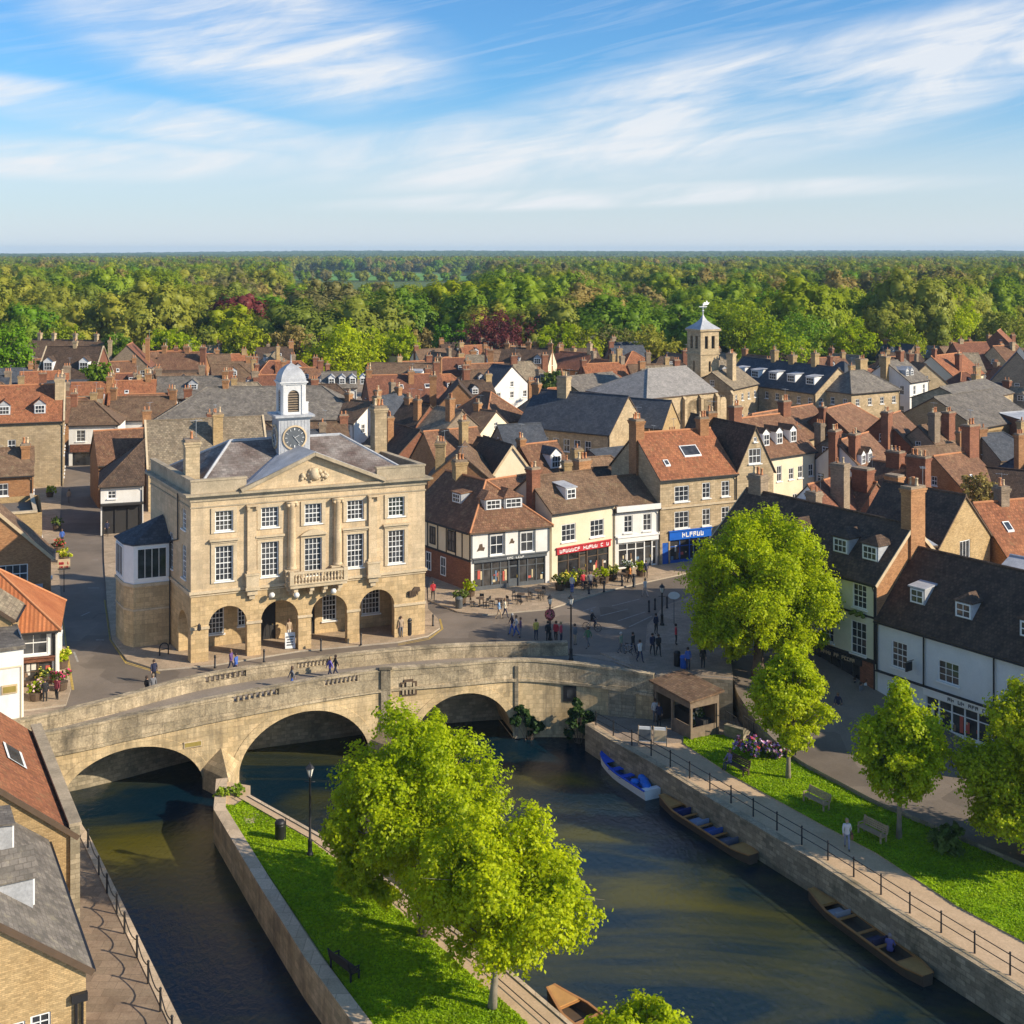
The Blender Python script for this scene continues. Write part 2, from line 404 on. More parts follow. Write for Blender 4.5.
def put_window(parent, o, ux, along, zb, w, h, nx=2, ny=2, inset=.1, **kw):
    """a window in an upright sheet (same o / ux as panel)"""
    fm, pm = window_mesh(w, h, nx, ny, **kw)
    ux = Vector((ux[0], ux[1], 0)).normalized(); nrm = ux.cross(Vector((0, 0, 1)))
    p = Vector(o)+ux*along+Vector((0, 0, zb))-nrm*inset
    ob = inst(fm, 'window', parent, p, atan2(ux.y, ux.x))
    if pm: inst(pm, 'pane', ob, (0, 0, 0))
    return ob
def rect(a, b, w, h): return [(a-w/2, b), (a+w/2, b), (a+w/2, b+h), (a-w/2, b+h)]
def archh(a, b, w, hs, n=10, rise=None):
    r = w/2; rise = r if rise is None else rise
    return [(a-r, b), (a+r, b)]+[(a+r*cos(pi*i/n), b+hs+rise*sin(pi*i/n)) for i in range(n+1)]

POT = {}
def pot_mesh(kind):
    if kind not in POT:
        m = MB(); m.lathe([(.13, 0), (.15, .08), (.115, .12), (.10, .5), (.125, .52), (.125, .6), (.09, .6)], n=8)
        POT[kind] = m.mesh('chimney_pot', [kind], True)
    return POT[kind]
def chimney(parent, x, y, zb, zt, w=1.0, d=.75, wall='red_brick', pots=2, rz=0.0, det=True):
    m = MB(); h = zt-zb
    m.box((0, 0, h/2-.28), (w, d, h-.56)); m.box((0, 0, h-.46), (w+.14, d+.14, .2)); m.box((0, 0, h-.28), (w+.26, d+.26, .16))
    m.box((0, 0, h-.1), (w+.06, d+.06, .2), 1)
    if not det:
        for i in range(pots): m.lathe([(.12, 0), (.10, .5)], ((i-(pots-1)/2)*w/max(pots, 1), 0, h), 6, 2)
    o = m.build('chimney', [wall, 'grey_brick', 'clay'], parent, loc=(x, y, zb), rz=rz)
    if det:
        for i in range(pots):
            inst(pot_mesh('clay' if (i+pots) % 3 else 'pale_clay'), 'chimney_pot', o, ((i-(pots-1)/2)*w*.86/max(pots, 1), 0, h), 0, random.uniform(.85, 1.2))
    if random.random() < .3:                 # a television aerial strapped to the stack
        a = MB(); t = random.uniform(1.0, 1.7); q = random.uniform(0, 3); c_, s_ = cos(q), sin(q); a.tube([(w*.4, d*.4, h-.4), (w*.4, d*.4, h+t)], .022, 4); a.beam((w*.4-.5*c_, d*.4-.5*s_, h+t-.1), (w*.4+.5*c_, d*.4+.5*s_, h+t-.1), .03, .03)
        for k in range(5): f_ = -.45+.22*k; a.beam((w*.4+f_*c_+.22*s_, d*.4+f_*s_-.22*c_, h+t-.1), (w*.4+f_*c_-.22*s_, d*.4+f_*s_+.22*c_, h+t-.1), .018, .018)
        a.build('aerial', 'steel', o)
    return o

FOOT = []                                   # footprints, so that the fill-in houses keep clear
NH = [0]
def house(A, B, D, eave, pitch, label, wall='tan_stone', roof='brown_tile', ridge='x', hip=(0, 0), z0=0.0, skew=0.0,
          wins='auto', chims=(), dorms=(), ov=.28, name='house', cat='house', group=None, det=True, sides='lr', pane=False,
          wh=(.95, 1.25), frame='white_paint', skylights=(), storeys=None, hole_extra=None, bargeboard=None, ridge_mat=None, nfront=None,
          cols=2, rows=2, coping=False, sill=True, roofless=False, hipk=(1, 1)):
    A = Vector((A[0], A[1])); B = Vector((B[0], B[1])); e = B-A; L = e.length; rz = atan2(e.y, e.x)
    root = thing(name, label, cat, (A.x, A.y, z0), rz, group)
    s = R(skew); ey = Vector((-sin(s), cos(s), 0)); ex = Vector((1, 0, 0))
    pt = lambda x, y, z: (x+ey.x*y, ey.y*y, z)
    tp = tan(R(pitch)); hd = (D if ridge == 'x' else L)/2; rise = hd*tp; t = .16; zr = eave+rise
    cx = A + e*.5 + Vector((cos(rz)*ey.x-sin(rz)*ey.y, sin(rz)*ey.x+cos(rz)*ey.y))*(D/2)
    FOOT.append((cx.x, cx.y, .5*max(L, D)+.3, min(L, D)*.5))
    def outl(wd, gab):
        return [(0, -.3), (wd, -.3), (wd, eave)] + ([(wd/2, eave+wd/2*tp)] if gab else []) + [(0, eave)]
    panels = {'f': (pt(0, 0, 0), ex, L, ridge == 'y' and not hip[0]),
              'r': (pt(L, 0, 0), ey, D, ridge == 'x' and not hip[1]),
              'b': (pt(L, D, 0), -ex, L, ridge == 'y' and not hip[1]),
              'l': (pt(0, D, 0), -ey, D, ridge == 'x' and not hip[0])}
    ns = storeys or max(1, int((eave+.5)/2.75)); sh = eave/ns
    W = {k: [] for k in panels}
    if wins == 'auto':
        faces = 'f'+sides
        for k in faces:
            o, ux, wd, gab = panels[k]
            n = max(1, int(wd/2.7)) if not (k == 'f' and nfront) else nfront
            for j in range(ns):
                for i in range(n):
                    W[k].append(((i+.5)*wd/n, j*sh+sh*.36, wh[0], min(wh[1], sh*.5)))
            if gab and wd*tp/2 > 2.6: W[k].append((wd/2, eave+.35, wh[0]*.9, wh[1]*.85))
    elif wins:
        for k, lst in wins.items(): W[k] = list(lst)
    mw = MB()
    for k, (o, ux, wd, gab) in panels.items():
        holes = [rect(a, b, w, h) for (a, b, w, h, *r) in W[k]]
        if hole_extra and k in hole_extra: holes += hole_extra[k]
        mw.panel(o, ux, outl(wd, gab), holes, .16)
    mw.build('wall', wall, root)
    for k, (o, ux, wd, gab) in panels.items():
        for (a, b, w, h, *r) in W[k]:
            nx, ny = r[:2] if len(r) >= 2 else (cols, rows)
            put_window(root, o, ux, a, b, w, h, nx, ny, frame=frame, pane=pane, sill=sill)
    # roof
    g = .14; mr = MB()
    z_at = lambda dd: eave+t+dd*tp
    if roofless: pass
    elif ridge == 'x':
        x0 = -ov if hip[0] else -g; x1 = L+ov if hip[1] else L+g
        r0 = hd*hipk[0] if hip[0] else -g; r1 = L-hd*hipk[1] if hip[1] else L+g
        if r0 > r1: r0 = r1 = (r0+r1)/2
        ze = z_at(-ov); zt = z_at(hd)
        polys = [[pt(x0, -ov, ze), pt(x1, -ov, ze), pt(r1, hd, zt), pt(r0, hd, zt)],
                 [pt(x1, D+ov, ze), pt(x0, D+ov, ze), pt(r0, hd, zt), pt(r1, hd, zt)]]
        if hip[0]: polys.append([pt(x0, D+ov, ze), pt(x0, -ov, ze), pt(r0, hd, zt)])
        if hip[1]: polys.append([pt(x1, -ov, ze), pt(x1, D+ov, ze), pt(r1, hd, zt)])
        mr.solid(polys, t, 0, 1)
        lines = [(pt(r0, hd, zt), pt(r1, hd, zt))]
        if hip[0]: lines += [(pt(x0, -ov, ze), pt(r0, hd, zt)), (pt(x0, D+ov, ze), pt(r0, hd, zt))]
        if hip[1]: lines += [(pt(x1, -ov, ze), pt(r1, hd, zt)), (pt(x1, D+ov, ze), pt(r1, hd, zt))]
    else:
        y0 = -ov if hip[0] else -g; y1 = D+ov if hip[1] else D+g
        r0 = hd*hipk[0] if hip[0] else -g; r1 = D-hd*hipk[1] if hip[1] else D+g
        ze = z_at(-ov); zt = z_at(hd)
        polys = [[pt(-ov, y1, ze), pt(-ov, y0, ze), pt(hd, r0, zt), pt(hd, r1, zt)],
                 [pt(L+ov, y0, ze), pt(L+ov, y1, ze), pt(hd, r1, zt), pt(hd, r0, zt)]]
        if hip[0]: polys.append([pt(-ov, y0, ze), pt(L+ov, y0, ze), pt(hd, r0, zt)])
        if hip[1]: polys.append([pt(L+ov, y1, ze), pt(-ov, y1, ze), pt(hd, r1, zt)])
        mr.solid(polys, t, 0, 1)
        lines = [(pt(hd, r0, zt), pt(hd, r1, zt))]
        if hip[0]: lines += [(pt(-ov, y0, ze), pt(hd, r0, zt)), (pt(L+ov, y0, ze), pt(hd, r0, zt))]
    if not roofless:
        for a, b in lines:
            a, b = Vector(a), Vector(b)
            mr.tube([a+Vector((0, 0, .02)), b+Vector((0, 0, .02))], .11, 6, 2)
        mr.build('roof', [roof, 'dark_wood', ridge_mat or ('clay' if roof in ('orange_tile', 'red_tile', 'pantile', 'rust_tile') else roof)], root)
    if det and not roofless:
        gm = MB()                          # gutters and a downpipe
        if ridge == 'x':
            gm.beam(pt(-.1, -ov-.07, ze-.12), pt(L+.1, -ov-.07, ze-.12), .12, .1)
            gm.tube([pt(L-.15, -ov-.05, ze-.15), pt(L-.15, -.09, ze-.6), pt(L-.15, -.09, 0)], .05, 6)
        else:
            for xx in (-ov-.07, L+ov+.07): gm.beam(pt(xx, 0, ze-.12), pt(xx, D, ze-.12), .12, .1)
        gm.build('gutter', 'black_iron', root)
    if coping:
        cmb = MB()
        ends = ([0] if not hip[0] else [])+([1] if not hip[1] else [])
        for q in ends:
            if ridge == 'x':
                xx = -.1 if q == 0 else L+.1
                tri = [pt(xx, -.3, z_at(-.3)+.08), pt(xx, hd, zt+.12), pt(xx, D+.3, z_at(-.3)+.08)]
            else:
                yy = -.1 if q == 0 else D+.1
                tri = [pt(-.3, yy, z_at(-.3)+.08), pt(hd, yy, zt+.12), pt(L+.3, yy, z_at(-.3)+.08)]
            cmb.beam(tri[0], tri[1], .24, .12); cmb.beam(tri[1], tri[2], .24, .12)
        cmb.build('coping', 'trim_stone', root)
    if bargeboard:
        cmb = MB()
        if ridge == 'x':
            for xx in (-g-.03, L+g+.03):
                cmb.beam(pt(xx, -ov, ze-.1), pt(xx, hd, zt-.1), .07, .26); cmb.beam(pt(xx, hd, zt-.1), pt(xx, D+ov, ze-.1), .07, .26)
        else:
            for yy in (-g-.03,):
                cmb.beam(pt(-ov, yy, ze-.1), pt(hd, yy, zt-.1), .07, .26); cmb.beam(pt(hd, yy, zt-.1), pt(L+ov, yy, ze-.1), .07, .26)
        cmb.build('bargeboard', bargeboard, root)
    for c in chims:                        # (x, y, height above ridge, w, d, wall, pots)
        x, y, up, w, d, wl, np_ = c
        q = pt(x, y, 0)
        chimney(root, q[0], q[1], max(.5, eave*.6), zr+up, w, d, wl, np_, det=det)
    for d in dorms: dormer(root, pt, L, D, eave+t, tp, ridge, roof, d, pane)
    for (a, up, w, h) in skylights:        # a roof light lying in the front slope
        m = MB(); k = .5*h*cos(R(pitch)); 
        def sp(x, dy, off): 
            y = up+dy; q = pt(x, y-off*sin(R(pitch)), 0); return (q[0], q[1], eave+t+y*tp+off*cos(R(pitch)))
        for off, hw, kk, mi in ((.10, w/2, k, 0), (.115, w/2-.1, k-.08, 1)):
            q = [sp(a-hw, -kk, off), sp(a+hw, -kk, off), sp(a+hw, kk, off), sp(a-hw, kk, off)]
            if mi == 0: m.solid([q], .12, 0)
            else: m.face(q, 1)
        m.build('skylight', ['white_paint', 'window_glass'], root)
    root['zr'] = zr
    return root
def dormer(root, pt, L, D, e0, tp, ridge, roof, d, pane):
    face, a, up, w, h, kind = d[:6]
    rf = d[6] if len(d) > 6 else roof
    cheek = d[7] if len(d) > 7 else 'lead'
    if face == 'f': fr = lambda s, i, z: Vector(pt(a+s, up+i, z)); ux = Vector(pt(1, 0, 0))-Vector(pt(0, 0, 0))
    elif face == 'l': fr = lambda s, i, z: Vector(pt(up+i, a-s, z)); ux = Vector(pt(0, -1, 0))-Vector(pt(0, 0, 0))
    else: fr = lambda s, i, z: Vector(pt(L-up-i, a+s, z)); ux = Vector(pt(0, 1, 0))-Vector(pt(0, 0, 0))
    zb = e0+up*tp; m = MB(); hw = w/2; back = h/tp; o = .12
    m.face([fr(-hw, 0, zb-.1), fr(hw, 0, zb-.1), fr(hw, 0, zb+h), fr(-hw, 0, zb+h)], 0)
    for sg in (-1, 1):
        q = [fr(sg*hw, 0, zb-.1), fr(sg*hw, back, zb+h), fr(sg*hw, 0, zb+h)]
        m.face(q if sg > 0 else q[::-1], 0)
    if kind == 'shed':
        rise = .15; bk = (h+rise)/max(tp-.12, .1)
        m.solid([[fr(-hw-o, -o, zb+h+.06), fr(hw+o, -o, zb+h+.06), fr(hw+o, bk, zb+h+.06+bk*.12), fr(-hw-o, bk, zb+h+.06+bk*.12)]], .1, 1)
    else:
        rh = hw*(1.0 if kind == 'gable' else .8); zt = zb+h+rh; bk = (h+rh)/tp; f0 = -o if kind == 'gable' else hw*.8
        ze = zb+h+.02
        q1 = [fr(-hw-o, h/tp+.1, ze), fr(-hw-o, -o, ze), fr(0, f0, zt), fr(0, bk, zt)]
        q2 = [fr(hw+o, -o, ze), fr(hw+o, h/tp+.1, ze), fr(0, bk, zt), fr(0, f0, zt)]
        ps = [q1, q2]
        if kind == 'hip': ps.append([fr(-hw-o, -o, ze), fr(hw+o, -o, ze), fr(0, f0, zt)])
        else: m.face([fr(-hw, 0, ze), fr(hw, 0, ze), fr(0, 0, zt-.05)], 0)
        m.solid(ps, .08, 1)
    ob = m.build('dormer', [cheek, rf], root)
    fm, pm = window_mesh(w*.86, h*.84, 2 if w < 1.5 else 3, 2, sill=False, pane=False)
    p = fr(0, -.035, zb+h*.05)
    wo = inst(fm, 'window', ob, p, atan2(ux.y, ux.x))
    return ob
def ridge_house(u1, v1, u2, v2, zr, hd, pitch, label, wall='tan_stone', roof='brown_tile', along='x', z0=0., ln=None, **kw):
    """a house given by where its ridge runs in the photo and how high that ridge is"""
    a = P(u1, v1, zr); b = P(u2, v2, zr)
    if along == 'x':
        e = (b-a); e.z = 0; e.normalize(); n = Vector((-e.y, e.x, 0))
        hp = kw.get('hip', (0, 0))
        a = a-e*(hd if hp[0] else 0); b = b+e*(hd if hp[1] else 0)
        A = a-n*hd; B = b-n*hd; D = 2*hd
    else:                                  # a = near end of the ridge, b = far end; the gable faces us
        d = (b-a); d.z = 0; ll = d.length; d.normalize(); r = Vector((d.y, -d.x, 0))
        A = a-r*hd; B = a+r*hd; D = ln or ll
    eave = zr-z0-.16-hd*tan(R(pitch))
    return house(A, B, D, eave, pitch, label, wall, roof, along, z0=z0, **kw)
CLOUD_SEED, HAZE_D, EXPO = 3.3, .00008, 0.42
# ================================================================== SETTING
WZ = -4.95                                   # water
def sheet(name, pts, z, mat, kind='structure', skirt=None, ms=None):
    m = MB(); m.prism(pts, skirt, z, 0, 1 if ms else None)
    return struct(m.build(name, [mat]+([ms] if ms else [])), kind)
def lerp_path(path, s):                     # path of tuples, s = 0..1 by index along x
    pass
# --- water
def water_mat():
    m, nt, b, out = newmat('river_water')
    pos = N(nt, 'ShaderNodeNewGeometry').outputs['Position']
    mp = N(nt, 'ShaderNodeMapping'); mp.inputs['Scale'].default_value = (1., .6, 1.); nt.links.new(pos, mp.inputs['Vector'])
    n1 = noise(nt, mp.outputs[0], 3.4, 6, .62, .5)
    m3 = N(nt, 'ShaderNodeMapping'); m3.inputs['Scale'].default_value = (.55, 1.5, 1.); nt.links.new(pos, m3.inputs['Vector']); n2 = noise(nt, m3.outputs[0], .085, 5, .6, 1.2)
    bank_ = None                             # sunlit olive patches between blue reflections, painted into the water colour
    for cx, cy, rx, ry in ((-22.5, 77.5, 7., 6.), (-13.5, 84.5, 6., 3.6), (3.4, 87.4, 4.6, 2.4), (5., 79.4, 6.5, 2.4), (8.2, 71.2, 8., 3.4), (20, 50, 9, 5), (-9, 50, 6, 4)):
        mp_ = N(nt, 'ShaderNodeMapping', vector_type='TEXTURE'); mp_.inputs['Location'].default_value = (cx, cy, 0); mp_.inputs['Scale'].default_value = (rx, ry, 1000); mp_.inputs['Rotation'].default_value = (0, 0, R(-8)); nt.links.new(pos, mp_.inputs['Vector'])
        ln = N(nt, 'ShaderNodeVectorMath', operation='LENGTH'); nt.links.new(mp_.outputs[0], ln.inputs[0])
        k_ = ramp(nt, ln.outputs['Value'], [(.0, 1.), (1.25, 0.)], 'EASE')
        if bank_ is None: bank_ = k_
        else:
            mx = N(nt, 'ShaderNodeMath', operation='MAXIMUM'); nt.links.new(bank_, mx.inputs[0]); nt.links.new(k_, mx.inputs[1]); bank_ = mx.outputs[0]
    ad = N(nt, 'ShaderNodeMath', operation='MULTIPLY_ADD'); nt.links.new(bank_, ad.inputs[0]); ad.inputs[1].default_value = .22; nt.links.new(n2, ad.inputs[2]); sh_n = ad.outputs[0]
    col = mixc(nt, ramp(nt, sh_n, [(.46, 0.), (.74, 1.)]), (.002, .015, .027), (.074, .067, .008))
    nt.links.new(col, b.inputs['Base Color']); b.inputs['Roughness'].default_value = .05
    b.inputs['Specular IOR Level'].default_value = .5; b.inputs['IOR'].default_value = 1.33
    bp = N(nt, 'ShaderNodeBump'); bp.inputs['Strength'].default_value = .4; bp.inputs['Distance'].default_value = .10
    nt.links.new(n1, bp.inputs['Height']); nt.links.new(bp.outputs[0], b.inputs['Normal'])
water_mat()
wm = MB(); wm.face([(-75, 20, WZ), (60, 20, WZ), (60, 128, WZ), (-75, 128, WZ)])
struct(wm.build('river', 'river_water'))

# --- bridge paths (x, y, top of parapet)
NEAR = [(-35., 80.4, .55), (-30.2, 81.8, .6), (-24.7, 84.5, .9), (-17.9, 87.6, 1.3), (-10.3, 91., 1.5), (-3.9, 93.2, 1.3), (.23, 94.9, 1.05), (3.4, 95.2, .8), (6.66, 94.7, .6), (10.6, 93.6, .35)]
FAR = [(-36., 82.2, .6), (-32.4, 84.1, .7), (-28.3, 86.6, .95), (-22.2, 91.2, 1.25), (-13., 94.9, 1.45), (-5.2, 97.7, 1.3), (4.4, 99.3, 1.05)]
def smooth(path, step=.25):
    out = []
    xs = [p[0] for p in path]
    x = xs[0]
    arr = np.array(path); 
    def cub(x, k):
        i = int(np.clip(np.searchsorted(arr[:, 0], x)-1, 0, len(arr)-2))
        x0, x1 = arr[i, 0], arr[i+1, 0]; h = x1-x0; t = (x-x0)/h
        def sl(j):
            if j == 0: return (arr[1, k]-arr[0, k])/(arr[1, 0]-arr[0, 0])
            if j == len(arr)-1: return (arr[-1, k]-arr[-2, k])/(arr[-1, 0]-arr[-2, 0])
            return (arr[j+1, k]-arr[j-1, k])/(arr[j+1, 0]-arr[j-1, 0])
        m0, m1 = sl(i)*h, sl(i+1)*h
        return (2*t**3-3*t**2+1)*arr[i, k]+(t**3-2*t**2+t)*m0+(-2*t**3+3*t**2)*arr[i+1, k]+(t**3-t**2)*m1
    n = int((xs[-1]-xs[0])/step)
    for i in range(n+1):
        x = xs[0]+(xs[-1]-xs[0])*i/n
        out.append((x, float(cub(x, 1)), float(cub(x, 2))))
    return out
near = smooth(NEAR); far = smooth(FAR)
def near_at(x):
    xs = [p[0] for p in near]; return tuple(float(np.interp(x, xs, [p[k] for p in near])) for k in (1, 2))
def far_at(x):
    xs = [p[0] for p in far]; return tuple(float(np.interp(x, xs, [p[k] for p in far])) for k in (1, 2))
ARCH = [(-29.8, -21.2, -1.35), (-19.1, -10.3, -.72), (-7.4, .1, -.95)]     # x from, x to, crown height
SPR = -4.85
def arch_z(x, j, grow=0.0):
    a, b, c = ARCH[j]; a -= grow; b += grow; c += grow; m, r = (a+b)/2, (b-a)/2
    if x <= a or x >= b: return None
    return SPR+(c-SPR)*sqrt(max(0., 1-((x-m)/r)**2))
def nrm_of(path, i):
    a, b = path[max(i-1, 0)], path[min(i+1, len(path)-1)]
    d = Vector((b[0]-a[0], b[1]-a[1], 0)).normalized(); return Vector((d.y, -d.x, 0))    # towards the camera
# town ground behind the far parapet
back = [(p[0], p[1]+.25) for p in far]
gpts = [(-400, 80)] + [(-60, 80), (-36.5, 82.4)] + back[::4] + [back[-1], (8, 97.6), (10.8, 94.2), (13.2, 94.2), (16.5, 93.4), (17.2, 99.), (60, 99.), (400, 99.)] + [(400, 345), (-400, 345)]
sheet('town_ground', gpts, 0.0, 'plaza_paving', skirt=-6.5, ms='old_wall_stone')

bridge = thing('stone_bridge', 'three-arched tan stone bridge with parapets crossing the river', 'bridge', (0, 0, 0))
m = MB(); rg = MB(); sof = MB()
xs = [p[0] for p in near]
for i in range(len(near)-1):
    (x0, y0, t0), (x1, y1, t1) = near[i], near[i+1]
    s0, s1 = t0-1.5, t1-1.5                # string course line
    xm = (x0+x1)/2
    def low(x):
        for j in range(3):
            z = arch_z(x, j)
            if z is not None: return z, j
        return -6.5, None
    z0, j0 = low(x0); z1, j1 = low(x1)
    if j0 is None and j1 is not None: z0 = SPR
    if j1 is None and j0 is not None: z1 = SPR
    m.face([(x0, y0, z0), (x1, y1, z1), (x1, y1, s1), (x0, y0, s0)])
    if j0 is not None or j1 is not None:
        f0, f1 = far_at(x0-1.2)[0]+.4, far_at(x1-1.2)[0]+.4
        sof.face([(x0, y0, z0), (x0-1.2, f0, z0), (x1-1.2, f1, z1), (x1, y1, z1)])
for j, (a, b, c) in enumerate(ARCH):         # sides of the piers below the springing
    for x in (a, b):
        y = near_at(x)[0]; f = far_at(x-1.2)[0]+.4
        sof.face([(x, y, -6.5), (x-1.2, f, -6.5), (x-1.2, f, SPR), (x, y, SPR)])
m.build('spandrel_wall', 'bridge_stone', bridge); sof.build('arch_soffit', 'bridge_stone', bridge)
for j, (a, b, c) in enumerate(ARCH):         # rings of voussoirs, 4 cm proud
    rg = MB(); n = 30; mm, r = (a+b)/2, (b-a)/2
    prev = None
    for i in range(n+1):
        t = pi*i/n
        xi, zi = mm-r*cos(t), SPR+(c-SPR)*sin(t); xo, zo = mm-(r+.55)*cos(t), SPR+(c+.55-SPR)*sin(t)
        cur = (Vector((xi, near_at(xi)[0]-.05, zi)), Vector((xo, near_at(xo)[0]-.05, zo)))
        if prev:
            rg.face([prev[1], prev[0], cur[0], cur[1]]); bk = Vector((0, .3, 0))
            rg.face([prev[0], prev[0]+bk, cur[0]+bk, cur[0]]); rg.face([prev[1]+bk, prev[1], cur[1], cur[1]+bk])
        prev = cur
    rg.build('arch_ring', 'trim_stone' if False else 'bridge_stone', bridge)
# string course, parapets with balustrade openings, coping
def strip(mb, path, off0, off1, zlo, zhi, sel=lambda x: True, mi=0):
    """solid band following a path: offsets across (towards camera positive), heights relative to the path top"""
    run = []
    def flush(run):
        if len(run) < 2: return
        V = []
        for i in run:
            p = Vector((path[i][0], path[i][1], 0)); nn = nrm_of(path, i); t = path[i][2]
            V.append([p+nn*off1+Vector((0, 0, t+zlo)), p+nn*off1+Vector((0, 0, t+zhi)), p+nn*off0+Vector((0, 0, t+zhi)), p+nn*off0+Vector((0, 0, t+zlo))])
        for a, b in zip(V, V[1:]):
            for k in range(4): mb.face([a[k], b[k], b[(k+1) % 4], a[(k+1) % 4]], mi)
        mb.face(V[0], mi); mb.face(V[-1][::-1], mi)
    for i in range(len(path)):
        if sel(path[i][0]): run.append(i)
        else: flush(run); run = []
    flush(run)
GAPN = [(-19.6, -16.4), (-13.6, -11.0)]; GAPF = [(-22.6, -19.6), (-16.2, -13.8)]
inn = lambda x, G: any(a < x < b for a, b in G)
m = MB(); strip(m, near, .0, .14, -1.62, -1.42); m.build('string_course', 'parapet_stone', bridge)
for path, G, lo, hi in ((near, GAPN, -.40, -.0), (far, GAPF, -.2, .2)):
    zb = -1.6 if path is near else -1.25
    m = MB(); strip(m, path, lo, hi, zb, -.14, lambda x: not inn(x, [(a+.27, b-.27) for a, b in G])); strip(m, path, lo, hi, zb, -.62, lambda x: inn(x, G))
    m.build('parapet', 'parapet_stone', bridge)
    m = MB(); strip(m, path, lo-.07, hi+.07, -.14, .02); m.build('coping', 'parapet_stone', bridge)
    for a, b in G:
        m = MB(); n = 9; k = 0
        for q in range(n):
            x = a+(b-a)*(q+.5)/n
            y, t = near_at(x) if path is near else far_at(x)
            nn = Vector((.37, -.93, 0)); c = Vector((x, y, 0))+nn*((lo+hi)/2)
            m.lathe([(.11, 0), (.11, .05), (.07, .08), (.135, .2), (.07, .36), (.11, .43), (.11, .5)], (c.x, c.y, t-.63), 8)
        m.build('balustrade', 'parapet_stone', bridge, True)
# deck
m = MB(); nn_ = 120
for i in range(nn_):
    x0 = -36+40.4*i/nn_; x1 = -36+40.4*(i+1)/nn_
    a, b = max(x0+1., -35), max(x1+1., -35)
    n0, n1 = near_at(a), near_at(b); f0, f1 = far_at(x0), far_at(x1)
    m.face([(a, n0[0]+.3, n0[1]-1.05), (b, n1[0]+.3, n1[1]-1.05), (x1, f1[0]-.1, f1[1]-1.05), (x0, f0[0]-.1, f0[1]-1.05)])
dx = [5.4, 6.7, 8.5, 10.6]
p_ = [(x, near_at(x)[0]+.3, near_at(x)[1]-1.05) for x in dx]
q_ = [(4.4, 99.2, 0.0), (6.5, 98.6, 0.004), (8.2, 97.8, 0.004), (10.9, 94.6, 0.004)]
for i in range(3): m.face([p_[i], p_[i+1], q_[i+1], q_[i]])
m.build('deck', 'deck_asphalt', bridge)
for k, (a, b, h) in enumerate([(-20.15, 1.15, -2.35), (-8.85, 1.45, -2.2)]):     # cutwaters with pyramid caps
    y = near_at(a)[0]; m = MB(); tip = (a+1.1, y-2.6)
    lft, rgt = (a-b, near_at(a-b)[0]-.02), (a+b, near_at(a+b)[0]-.02)
    for z0, z1 in ((-6.5, -3.5),):
        m.face([(*lft, z0), (*tip, z0), (*tip, z1), (*lft, z1)]); m.face([(*tip, z0), (*rgt, z0), (*rgt, z1), (*tip, z1)])
    top = (a, y, h)
    m.face([(*lft, z1), (*tip, z1), top]); m.face([(*tip, z1), (*rgt, z1), top])
    m.build('cutwater', 'bridge_stone', bridge)
m = MB(); xb = -9.2; y = near_at(xb)[0]; m.bx(xb-.35, xb+.35, y-.28, y+.1, -3.2, 1.55); m.box((xb, y-.09, 1.62), (.9, .5, .16)); m.build('pilaster', 'parapet_stone', bridge)
m = MB(); xb = .35; y = near_at(xb)[0]; m.bx(xb-.14, xb+.14, y-.15, y+.1, -4.9, .6); m.build('pilaster', 'old_wall_stone', bridge)
def on_near(name, x, z, w, h, mats, fn, label=None):
    y = near_at(x)[0]; y2 = near_at(x+.5)[0]; a = atan2(y2-near_at(x-.5)[0], 1.0)
    m = MB(); fn(m); o = m.build(name, mats, bridge, loc=(x, y-.03, z), rz=a)
    if label: o['label'] = label
on_near('plaque', -21.9, -1.75, 0, 0, ['gilt', 'trim_stone'], lambda m: (m.bx(-.62, .62, -.08, .02, -.2, .2, 1), m.bx(-.55, .55, -.1, -.08, -.14, .14, 0)), 'small gilded stone plaque above the pier')
def crest(m):
    m.bx(-.62, .62, -.05, .02, -.5, .5, 0); m.bx(-.35, .35, -.05, .02, .5, .68, 0)
    for i in range(4): m.bx(-.5+.27*i, -.38+.27*i, -.12, -.05, -.38, .4, 1)
    m.bx(-.52, .52, -.13, -.05, -.02, .1, 1); m.bx(-.2, .2, -.16, -.05, .2, .5, 1)
on_near('crest', -7.6, -.1, 0, 0, ['dark_wood', 'parapet_stone'], crest, 'carved dark heraldic panel')
on_near('grille', 4.4, -1.6, 0, 0, ['black_iron', 'window_glass'], lambda m: (m.bx(-.5, .5, -.03, .02, -.6, .6, 0), m.bx(-.22, .22, -.045, -.03, -.3, .3, 1)), 'square dark vent in the abutment')
def bdoor(m):
    m.bx(-1.05, 1.05, -.06, .02, -1.2, 1.1, 0); m.bx(-.95, -.03, -.09, -.06, -1.15, 1.0, 1); m.bx(.03, .95, -.09, -.06, -1.15, 1.0, 1)
on_near('blocked_doorway', 8.3, -1.85, 0, 0, ['parapet_stone', 'old_wall_stone'], bdoor)

